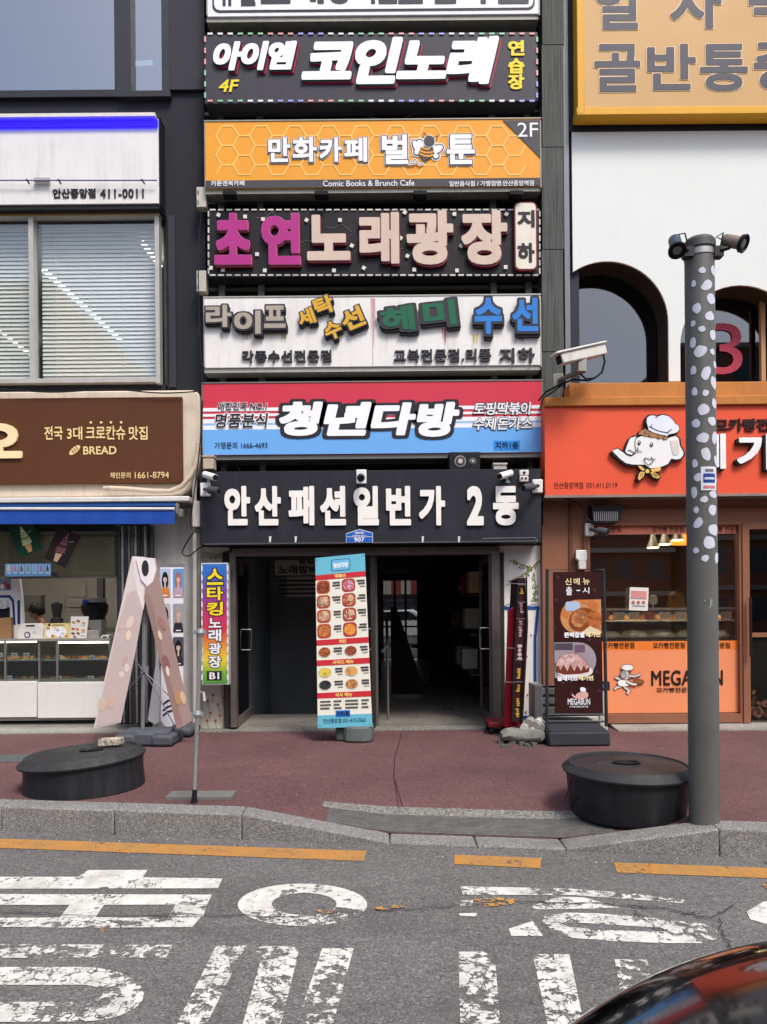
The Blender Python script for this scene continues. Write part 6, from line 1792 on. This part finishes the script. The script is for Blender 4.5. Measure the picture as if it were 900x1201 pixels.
b = MB(); b.rect(PX(dc + .05), -150, 774, 128, 775.6, m('#a8b0ae', .2), .35); b.rect(PX(dc + .48), -150, 752, 128, 800, m('#55524f', .6), .03); b.build('shelf', t)
b = MB(); b.rect(PX(dc + .03), 66, 752.6, 128, 754.2, m('#fff2d4', emit=9.), .03); b.rect(PX(dc + .03), -140, 752.6, 42, 754.2, m('#fff2d4', emit=9.), .03); b.build('light_strip', t)
random.seed(11)
for y in (773.6, 797.2):
    x = -20.
    while x < 126:
        if not 43 < x < 48:
            b = MB(); p = W(x, y, dc + random.uniform(.14, .3)); r_ = random.uniform(.035, .06)
            b.lathe([(0, 0), (r_, 0), (r_ * 1.05, .015), (r_ * .7, .045), (0, .055)], p, m(random.choice(('#9a6a38', '#7a4a28', '#b98a52', '#5d3a24')), .55), 12, sx=random.uniform(.9, 1.5))
            tag(b.build('pastry'), 'brown baked pastry lying on a shelf of the lit bakery case', 'pastry', 'pastries in the bakery case')
        x += random.uniform(5, 9)
b = MB()
for x, y in ((0, 768), (17, 768), (31, 768), (69, 771), (108, 771), (11, 795), (69, 795), (107, 795)): b.rect(PX(dc + .03), x - 3.4, y - 2.4, x + 3.4, y + 2.4, WHITE, .004); b.rect(PX(dc + .03), x - 2, y - .6, x + 2, y + .6, m('#55606c', .5), .001, .002)
b.build('price_card', t)
b = MB(); b.box(-5.6, -5.0, 10.25, 10.65, 2.70, 2.72, m('#fff6e6', emit=7.)); b.box(-4.5, -3.9, 10.25, 10.65, 2.70, 2.72, m('#fff6e6', emit=7.))
b.build('interior_light', LB)
# on the counter
t = thing('takeaway_box', 'white takeaway carton with a dark handle slot and round badge on the counter', 'box', tuple(W(36, 750, 9.6)))
S = PX(9.58); b = MB(); CB = m('#d8d2ca', .6, 0, .04)
b.poly(S, [(20, 749.5), (20.5, 739), (26, 731.5), (46, 731.5), (50.5, 738), (51, 749.5)], CB, .16); b.build('body', t, .006)
b = MB(); b.rrect(S, 30.5, 733, 41, 734.8, .8, INK, .004, .004); b.build('handle_slot', t)
b = MB(); b.ell(S, 32.3, 744.5, 3.6, 3.6, m('#2a3550', .5), .003, .003, 20); b.ell(S, 32.3, 744.5, 2.2, 2.2, WHITE, .003, .0045, 16); b.rect(S, 32, 743, 32.8, 745, INK, .002, .006); b.rect(S, 38, 740, 43, 742.5, m('#b4bccc', .5), .002, .003); b.build('badge', t)
t = thing('paper_bag', 'creased brown paper bag on the bakery counter', 'bag', tuple(W(4, 750, 9.6)))
S = PX(9.6); b = MB(); b.poly(S, [(-14, 749.5), (-13, 726), (-8, 724), (0, 725), (12.5, 724), (13, 749.5)], m('#96714c', .75, 0, .12, 8, 0, bump=.3, bscale=25), .14); b.build('body', t, .008)
t = thing('menu_card', 'pale yellow menu card propped on the bakery counter', 'menu card', tuple(W(66, 750, 9.56)))
S = PX(9.56); b = MB(); b.poly(S, [(51, 750), (53.5, 731), (82, 731), (82, 750)], m('#d9c98a', .5), .02); b.build('board', t)
b = MB()
for x, y in ((59, 741.5), (71, 741.5)): b.ell(S, x, y, 5.4 if x < 65 else 7, 6.4, WHITE, .002, .002, 22)
for x, y, c in ((57, 737, '#c98a3c'), (62, 746, '#b9743c'), (68, 739, '#a9b0b8'), (74, 743, '#c9c6c0'), (78, 746, '#c98a4a'), (71, 747, '#b0a89c')): b.ell(S, x, y, 2, 1.6, m(c, .5), .001, .0035, 12)
b.ell(S, 58, 733, 1.5, 1.5, INK, .001, .002, 12); b.rect(S, 62, 732.4, 76, 733.6, m('#8a7a4c', .5), .001, .002); b.build('print', t)
t = thing('menu_card', 'taller white menu card with pastry pictures propped on the counter', 'menu card', tuple(W(92, 750, 9.55)))
S = PX(9.55); b = MB(); b.poly(S, [(82, 750.5), (83.5, 723), (104, 723), (101, 750.5)], m('#dcdad6', .5), .02); b.build('board', t)
b = MB()
for x, y, c in ((86.5, 730, '#b98a5a'), (92, 728.5, '#8a5a3c'), (98.5, 731, '#c9905c'), (86, 737.5, '#b06a34'), (91, 738, '#c9783c'), (98, 739, '#d9a050'), (86, 743, '#7a4a3a'), (92, 743, '#8a5c4a'), (88, 747, '#a07050')): b.ell(S, x, y, 2.3, 1.5, m(c, .5), .001, .002, 12, 20)
for y in (733.6, 741, 745.5): b.rect(S, 95, y, 100, y + .8, m('#8d8a88', .5), .001, .002)
b.build('print', t)
t = thing('card_terminal', 'white card payment terminal at the right end of the bakery counter', 'card terminal', tuple(W(122, 751, 9.55)))
S = PX(9.52); b = MB(); b.poly(S, [(116.5, 751), (120, 745), (129, 744.5), (125.5, 751)], m('#d2d2d0', .4), .1); b.build('body', t, .004)
b = MB(); b.poly(S, [(119.5, 749), (121.5, 746.3), (126, 746.3), (124, 749)], m('#23272c', .3), .003, .003); b.build('screen', t)
# machine for soft ice, at the left
t = thing('ice_cream_machine', 'white and blue soft ice cream machine at the left of the counter', 'machine', tuple(W(8, 750, 9.8)))
S = PX(9.68); b = MB(); MW = m('#d3d3d4', .35, 0, .04)
b.poly(S, [(-22, 676), (17, 675.5), (22.5, 679), (25, 700), (26.5, 732), (26.5, 750), (-22, 750)], MW, .09); b.build('body', t, .02)
b = MB(); NB = m('#26356f', .4)
b.rect(S, 20.8, 704, 24, 732, NB, .004, .005)
b.poly(S, [(-20, 698), (12, 698), (17, 704), (18.5, 733), (16, 733), (14.5, 706), (11, 701), (-20, 701)], NB, .004, .005); b.build('trim', t)
b = MB(); b.rrect(S, -20, 679, 13.5, 692.5, 1.5, m('#6f84a8', .4), .004, .004)
for x, y, c in ((-2, 686, '#b9586a'), (3, 688, '#dcdadf'), (7, 685, '#a8474a'), (10, 688, '#7a3a44'), (-9, 686, '#c9b0b8')): b.ell(S, x, y, 2.6, 3.2, m(c, .4), .001, .0055, 12)
b.build('screen', t)
b = MB(); b.rrect(S, -20, 712, 12, 749, 2, m('#1c1c20', .5), .006, .004); b.rrect(S, -10, 704, 11, 714, 3, m('#c9cbcc', .3, .3), .05, .06); b.build('dispenser', t)
t = thing('coffee_grinder', 'black hopper of a coffee grinder with a clear lid on the back bench', 'grinder', tuple(W(111, 751, 10.)))
S = PX(9.95); b = MB()
c_ = W(111.5, 727, 10.1); k = 10.1 / F
b.lathe([(0, 0), (.12, 0), (.17, .12), (.18, .2), (.15, .24), (.0, .24)], c_, m('#16171c', .35), 28); b.build('hopper', t)
b = MB(); b.lathe([(.15, .24), (.155, .3), (.0, .31)], c_, m('#8a8d90', .2), 28); b.build('lid', t)
b = MB(); b.rect(S, 106, 727, 119, 752, m('#a5a4a0', .35, .3), .2); b.rect(S, 104, 739, 118, 752, m('#cdc9c0', .5), .2, .05); b.build('body', t, .01)
b = MB(); b.rect(S, 97, 704, 104, 709, m('#2744a0', .4), .08); b.build('switch', t)
t = thing('blender', 'dark jug blender on the shelf behind the person', 'blender', tuple(W(67, 735, 11.)))
c_ = W(67, 733, 11.2)
b = MB(); b.lathe([(0, 0), (.1, 0), (.09, .1), (.06, .12), (0, .12)], c_, m('#3d3c3c', .4), 20); b.build('base', t)
b = MB(); b.lathe([(.055, .12), (.085, .3), (.08, .32), (.03, .35), (0, .35)], c_, m('#2a2c2f', .15), 20); b.build('jug', t)
t = thing('wall_poster', 'pale paper sheets pinned on the bakery back wall', 'notice', tuple(W(90, 714, 12.25)))
b = MB(); S = PX(12.27)
for r_ in ((82, 684, 101, 700), (80, 701, 104, 712), (62, 700, 76, 714)): b.rect(S, *r_, m('#a8a49c', .7), .006)
b.build('sheet', t)
b = MB(); b.rect(PX(11.2), 28, 698, 48, 718, m('#55534f', .5), .15); b.rect(PX(11.2), 114, 678, 121, 745, m('#3b3a3b', .6), .1); b.rect(PX(11.2), 20, 737, 135, 742, m('#6d6862', .5), .5)
t_ = b.build('back_bench', label='dim back bench with an electric box along the bakery wall', cat='bench')
# ice cream posters on the sash
def cone_poster(label, quad, bg, cream, shade, cone):
    c = [W(x, y, 9.27) for x, y in quad]
    S = PAN(c[0], c[1], c[2], c[3], 30., 42.)
    t = thing('ice_cream_poster', label, 'poster', tuple((c[2] + c[3]) / 2), 'ice cream posters on the bakery sash')
    b = MB(); b.rect(S, 0, 0, 30, 42, m(bg, .35, 0, .06), .004); b.build('sheet', t)
    b = MB()
    b.poly(S, [(10.5, 26), (19.5, 26), (17.5, 40), (12.5, 40)], m(cone, .5), .001, .002)
    for i, (w, y) in enumerate(((6.6, 27), (6.3, 23.5), (5.6, 20), (4.7, 16.5), (3.8, 13), (2.8, 10), (1.8, 7), (.9, 4.6))):
        b.ell(S, 15, y, w, 2.5, m(shade, .5), .001, .003 + .001 * i, 18, -10); b.ell(S, 15.2, y - .8, w * .95, 1.8, m(cream, .5), .001, .0035 + .001 * i, 18, -10)
    b.stroke(S, [(20, 12), (25, 9)], .4, WHITE, .001, .002)
    b.build('picture', t)
cone_poster('green ice cream poster hung askew on the bakery sash', ((8.7, 617), (39.5, 615.5), (49.8, 643), (23.4, 654.5)), '#163a2c', '#c9cfa4', '#8a9a6a', '#b08a5c')
cone_poster('dark chocolate ice cream poster hung askew on the bakery sash', ((69, 617.7), (94.6, 629.4), (76.8, 666), (51.3, 654.5)), '#2e2628', '#8a5c62', '#4d2c34', '#c9a98c')
t = thing('flavour_strip', 'pale blue strip of seven flavour pictures on the bakery sash', 'poster', tuple(W(33, 676, 9.28)))
S = PX(9.28); b = MB(); b.rect(S, 6, 661, 60, 676, m('#5d8ab4', .45), .004); b.build('sheet', t)
b = MB()
for k, c in enumerate(('#d9c98a', '#c96a8a', '#8a4a44', '#6a9a4a', '#8a9ad0', '#b0687a', '#5a3a3a')):
    x = 10.5 + 7.6 * k
    b.rect(S, x - 3.2, 662, x + 3.2, 670.5, m('#8db3d9', .45), .001, .002); b.poly(S, [(x - 1.8, 669.5), (x + 1.8, 669.5), (x + .3, 662.7), (x - .6, 663)], m(c, .5), .001, .0035); b.rect(S, x - 2.6, 671.6, x + 2.6, 672.4, WHITE, .001, .002)
b.rect(S, 60, 671, 68, 676, INK, .004, 0); b.build('picture', t)

# ---------------------------------------------------------------- the person behind the counter
def person(label, base, yaw, h):
    """Standing, leaning a little over the counter with the head bowed and turned; one skinned body."""
    k = h / 1.7
    J = {'pel': (0, 0, .93), 'wai': (.01, 0, 1.08), 'che': (.05, 0, 1.26), 'nb': (.09, 0, 1.40), 'nt': (.125, 0, 1.475), 'hd': (.16, 0, 1.56)}
    E, RAD = [('pel', 'wai'), ('wai', 'che'), ('che', 'nb'), ('nb', 'nt'), ('nt', 'hd')], {'pel': .135, 'wai': .12, 'che': .135, 'nb': .06, 'nt': .05, 'hd': .06}
    for s, n in ((1, 'l'), (-1, 'r')):
        for nm, p, r_, pa in (('sh', (.06, .17 * s, 1.35), .06, 'che'), ('el', (.10, .23 * s, 1.09), .043, 'sh'), ('wr', (.32, .15 * s, 1.02), .028, 'el'), ('pm', (.39, .13 * s, 1.015), .032, 'wr'),
                              ('hip', (0, .09 * s, .86), .095, 'pel'), ('kn', (.02, .10 * s, .48), .06, 'hip'), ('an', (-.02, .10 * s, .09), .042, 'kn'), ('to', (.12, .11 * s, .04), .035, 'an')):
            J[nm + n], RAD[nm + n] = p, r_
            E.append(((pa + n) if (pa + n) in J else pa, nm + n))
        for f, (dx, dy, dz) in enumerate(((.085, .03, -.01), (.1, .012, -.012), (.095, -.006, -.014), (.075, -.024, -.016), (.04, -.05, -.005))):
            a = 'f%d%s' % (f, n)
            base_ = J['pm' + n]
            J[a + 'a'] = (base_[0] + dx * .5, base_[1] + s * dy, base_[2] + .004); J[a + 'b'] = (base_[0] + dx, base_[1] + s * dy * 1.1, base_[2] + dz)
            RAD[a + 'a'], RAD[a + 'b'] = .0095, .008
            E += [('pm' + n, a + 'a'), (a + 'a', a + 'b')]
    nm = list(J)
    me = bpy.data.meshes.new('b')
    me.from_pydata([Vector(J[q]) * k for q in nm], [(nm.index(a), nm.index(c)) for a, c in E], [])
    o = bpy.data.objects.new('b', me); COL.objects.link(o)
    md = o.modifiers.new('s', 'SKIN'); o.modifiers.new('d', 'SUBSURF').levels = 2
    for i, q in enumerate(nm):
        sv = me.skin_vertices[0].data[i]; sv.radius = (RAD[q] * k, RAD[q] * k * (1.15 if q in ('pel', 'wai', 'che') else 1)); sv.use_root = q == 'pel'
    m2 = bpy.data.meshes.new_from_object(o.evaluated_get(bpy.context.evaluated_depsgraph_get()))
    vs = [v.co.copy() for v in m2.vertices]; fs = [tuple(p.vertices) for p in m2.polygons]
    bpy.data.objects.remove(o)
    rot = Matrix.Rotation(yaw, 3, 'Z'); base = Vector(base)
    t = thing('person', label, 'person', tuple(base))
    SKN, SHR, TRS = m('#b98b74', .55, 0, .04), m('#4d352e', .8), m('#26262b', .8)
    hc = Vector(J['hd']) * k + Vector((.005, 0, .01))
    hq = Matrix.Rotation(R(16), 3, 'Y')
    def headpt(a, e, g=1.):
        d = Vector((math.cos(e) * math.cos(a), math.cos(e) * math.sin(a), math.sin(e)))
        p = Vector((d.x * .098, d.y * .078, d.z * .122)) * g
        if d.z < 0: p.y *= 1 + .28 * d.z; p.x *= 1 + .1 * d.z
        f = max(0, d.x)
        p.x += .022 * f * math.exp(-((a / .16) ** 2) - ((e + .12) / .2) ** 2)
        p.x -= .008 * math.exp(-(((abs(a) - .42) / .18) ** 2) - ((e - .02) / .12) ** 2)
        p.x += .006 * math.exp(-((a / .3) ** 2) - ((e + .48) / .08) ** 2)
        return p
    hv, hf = [], []
    nA, nE = 40, 24
    for i in range(nE + 1):
        for j in range(nA): hv.append(hc + hq @ (headpt(2 * math.pi * j / nA, -math.pi / 2 + math.pi * i / nE) * k))
    for i in range(nE):
        for j in range(nA): hf.append((i * nA + j, i * nA + (j + 1) % nA, (i + 1) * nA + (j + 1) % nA, (i + 1) * nA + j))
    b = MB()
    W_ = lambda p: base + rot @ p
    b.add([W_(v) for v in vs], fs, SKN); b.add([W_(v) for v in hv], hf, SKN)
    for s in (1, -1):
        ec = hc + hq @ (Vector((.0, .078 * s, .0)) * k)
        b.lathe([(0, -.008), (.02, -.006), (.024, 0), (.02, .006), (0, .004)], W_(ec), SKN, 12, rot @ hq @ Matrix.Rotation(R(90), 3, 'X'), 1, 1.5)
        eye = hc + hq @ (Vector((.083, .032 * s, .0)) * k)
        b.lathe([(0, -.008), (.011, 0), (0, .008)], W_(eye), m('#241c1a', .3), 10)
        for dd in (-.012, 0, .012): b.box(*[v for pr in zip(W_(eye + hq @ Vector((.004, dd * s, .024))) - Vector((.007, .007, .003)), W_(eye + hq @ Vector((.004, dd * s, .024))) + Vector((.007, .007, .003))) for v in pr], m('#1c1715', .6))
    b.build('body', t)
    # hair: a cap over the skull with a fringe
    b = MB(); hv, hf = [], []
    for i in range(13):
        for j in range(nA):
            a = 2 * math.pi * j / nA
            low = -.45 if abs(math.atan2(math.sin(a), math.cos(a))) > 1.35 else (.22 if abs(math.atan2(math.sin(a), math.cos(a))) < .9 else -.1)
            e = low + (math.pi / 2 - low) * i / 12
            hv.append(W_(hc + hq @ (headpt(a, e, 1.19 + .03 * math.sin(a * 9 + i)) * k + Vector((-.008, 0, .012)))))
    for i in range(12):
        for j in range(nA): hf.append((i * nA + j, i * nA + (j + 1) % nA, (i + 1) * nA + (j + 1) % nA, (i + 1) * nA + j))
    b.add(hv, hf, m('#171417', .5)); b.build('hair', t)
    # shirt and trousers: the skinned surface pushed out a little where cloth covers it
    for nm_, sel, mt, g in (('shirt', lambda c: .92 * k < c.z < 1.40 * k and (c.x < .24 * k), SHR, .014), ('trousers', lambda c: .1 * k < c.z <= .95 * k, TRS, .012)):
        b = MB(); idx = {}; vv, ff = [], []
        nrm = [v.normal.copy() for v in m2.vertices]
        for f in fs:
            if all(sel(vs[i]) for i in f):
                for i in f:
                    if i not in idx: idx[i] = len(vv); vv.append(W_(vs[i] + nrm[i] * g))
                ff.append(tuple(idx[i] for i in f))
        b.add(vv, ff, mt); b.build(nm_, t, recalc=False)
pc = W(48, 750, 10.75)
person('person with short dark hair and a dark shirt looking down behind the counter', (pc.x + .12, 10.75, .02), R(205), 1.62)

# ---------------------------------------------------------------- black car, nose in front of the viewer
def car():
    PNT = m('#08080a', .06, 0, .0, 1, coat=1.)
    GLS, CHR, RUB = m('#0b0d0f', .03, 0, 0, 1, coat=.6), m('#b9bcc0', .12, 1.), m('#141414', .7)
    CAR_O = Vector((2.36, .90, RZ)); HEAD = R(CAR_YAW)
    rot = Matrix.Rotation(HEAD, 3, 'Z')
    t = thing('parked_car', 'glossy black car with its bonnet corner in the road foreground', 'car', tuple(CAR_O))
    T = lambda x, y, z: CAR_O + rot @ Vector((x, y, z))
    def half(x):                                # x: -2.3 nose .. 2.3 tail: half width, belt height, crown rise
        u = (x + 2.3) / 4.6
        w = .93 * (1 - .5 * max(0, (.2 - u) / .2) ** 2.2 - .35 * max(0, (u - .88) / .12) ** 2)
        if u < .30: z = .735 + .25 * (1 - (1 - u / .30) ** 2)
        elif u < .78: z = .985 + .03 * (u - .30) / .48
        else: z = 1.015 - .06 * (u - .78) / .22
        return w, z
    NX, prof = 46, None
    vs, fs = [], []
    k = None
    for i in range(NX + 1):
        x = -2.3 + 4.6 * i / NX
        w, z = half(x)
        cr = .045
        P = [(w * .86, .2), (w * .97, .3), (w, .48), (w * .99, z - .2), (w * .965, z - .08), (w * .92, z - .025), (w * .84, z + .004), (w * .66, z + cr * .55), (w * .33, z + cr * .92), (0, z + cr)]
        ring = [(y, h) for y, h in P] + [(-y, h) for y, h in P[-2::-1]]
        k = len(ring)
        vs += [T(x, y, h) for y, h in ring]
    for i in range(NX):
        for j in range(k - 1): fs.append((i * k + j, i * k + j + 1, (i + 1) * k + j + 1, (i + 1) * k + j))
        fs.append((i * k + k - 1, i * k, (i + 1) * k, (i + 1) * k + k - 1))
    fs += [tuple(range(k)), tuple(range(NX * k + k - 1, NX * k - 1, -1))]
    b = MB(); b.add(vs, fs, PNT); o = b.build('body', t)
    for p in o.data.polygons: p.use_smooth = True
    sb = o.modifiers.new('sub', 'SUBSURF'); sb.levels = sb.render_levels = 1
    # cabin
    def loft(secs, mat, name):
        b = MB(); n = len(secs[0]); V = [T(*p) for s in secs for p in s]
        F_ = [(i * n + j, i * n + (j + 1) % n, (i + 1) * n + (j + 1) % n, (i + 1) * n + j) for i in range(len(secs) - 1) for j in range(n)]
        F_ += [tuple(range(n)), tuple(range((len(secs) - 1) * n + n - 1, (len(secs) - 1) * n - 1, -1))]
        b.add(V, F_, mat); return b.build(name, t, .03)
    def ring(z, x0, x1, w): return [(x0, -w * .86, z), (x0 - .06, 0, z), (x0, w * .86, z), (x0 + .3, w, z), (x1 - .3, w, z), (x1, w * .8, z), (x1 + .04, 0, z), (x1, -w * .8, z), (x1 - .3, -w, z), (x0 + .3, -w, z)]
    loft([ring(.94, -.85, 1.9, .84), ring(1.18, -.45, 1.6, .76), ring(1.36, -.1, 1.25, .66)], GLS, 'window')
    loft([ring(1.355, -.08, 1.22, .665), ring(1.40, .0, 1.15, .62), ring(1.425, .2, .95, .45)], PNT, 'roof')
    for s in (1, -1):
        for path, r_ in (((T(-.98, .80 * s, .96), T(-.5, .765 * s, 1.17), T(-.08, .67 * s, 1.37)), .03), ((T(.55, .80 * s, .96), T(.55, .66 * s, 1.37)), .03), ((T(1.98, .76 * s, .97), T(1.22, .62 * s, 1.37)), .035)):
            b = MB(); b.tube(path, r_, PNT, 8); b.build('pillar', t)
    for x in (-1.42, 1.4):
        for s in (1, -1):
            b = MB(); q = rot @ Matrix.Rotation(R(90), 3, 'X')
            b.lathe([(0, -.1), (.27, -.1), (.33, -.07), (.335, 0), (.33, .07), (.27, .1), (0, .1)], T(x, .83 * s, .335), RUB, 32, q); w_ = b.build('wheel', t)
            b = MB(); b.lathe([(0, -.11), (.2, -.105), (.235, -.09), (.235, .09), (.2, .105), (0, .11)], T(x, .835 * s, .335), CHR, 24, q); b.build('rim', w_)
    for s in (1, -1):
        b = MB(); b.tube([T(-2.02, .62 * s, .60), T(-1.8, .76 * s, .66), T(-1.55, .86 * s, .70)], [.04, .07, .03], m('#c9ced2', .08, .2, coat=1.), 12); b.build('headlight', t)
        b = MB(); b.tube([T(2.22, .5 * s, .8), T(2.18, .74 * s, .8)], .05, m('#8a1016', .2), 10); b.build('tail_light', t)
        b = MB(); b.tube([T(-.62, .86 * s, 1.0), T(-.66, .98 * s, 1.03), T(-.68, 1.04 * s, 1.04)], [.03, .075, .05], PNT, 12); b.build('mirror', t)
    b = MB(); b.hexa([T(-2.31, -.45, .55), T(-2.31, .45, .55), T(-2.31, .4, .33), T(-2.31, -.4, .33), T(-2.2, -.45, .55), T(-2.2, .45, .55), T(-2.2, .4, .33), T(-2.2, -.4, .33)], RUB); b.build('grille', t)
CAR_YAW = 0
car()
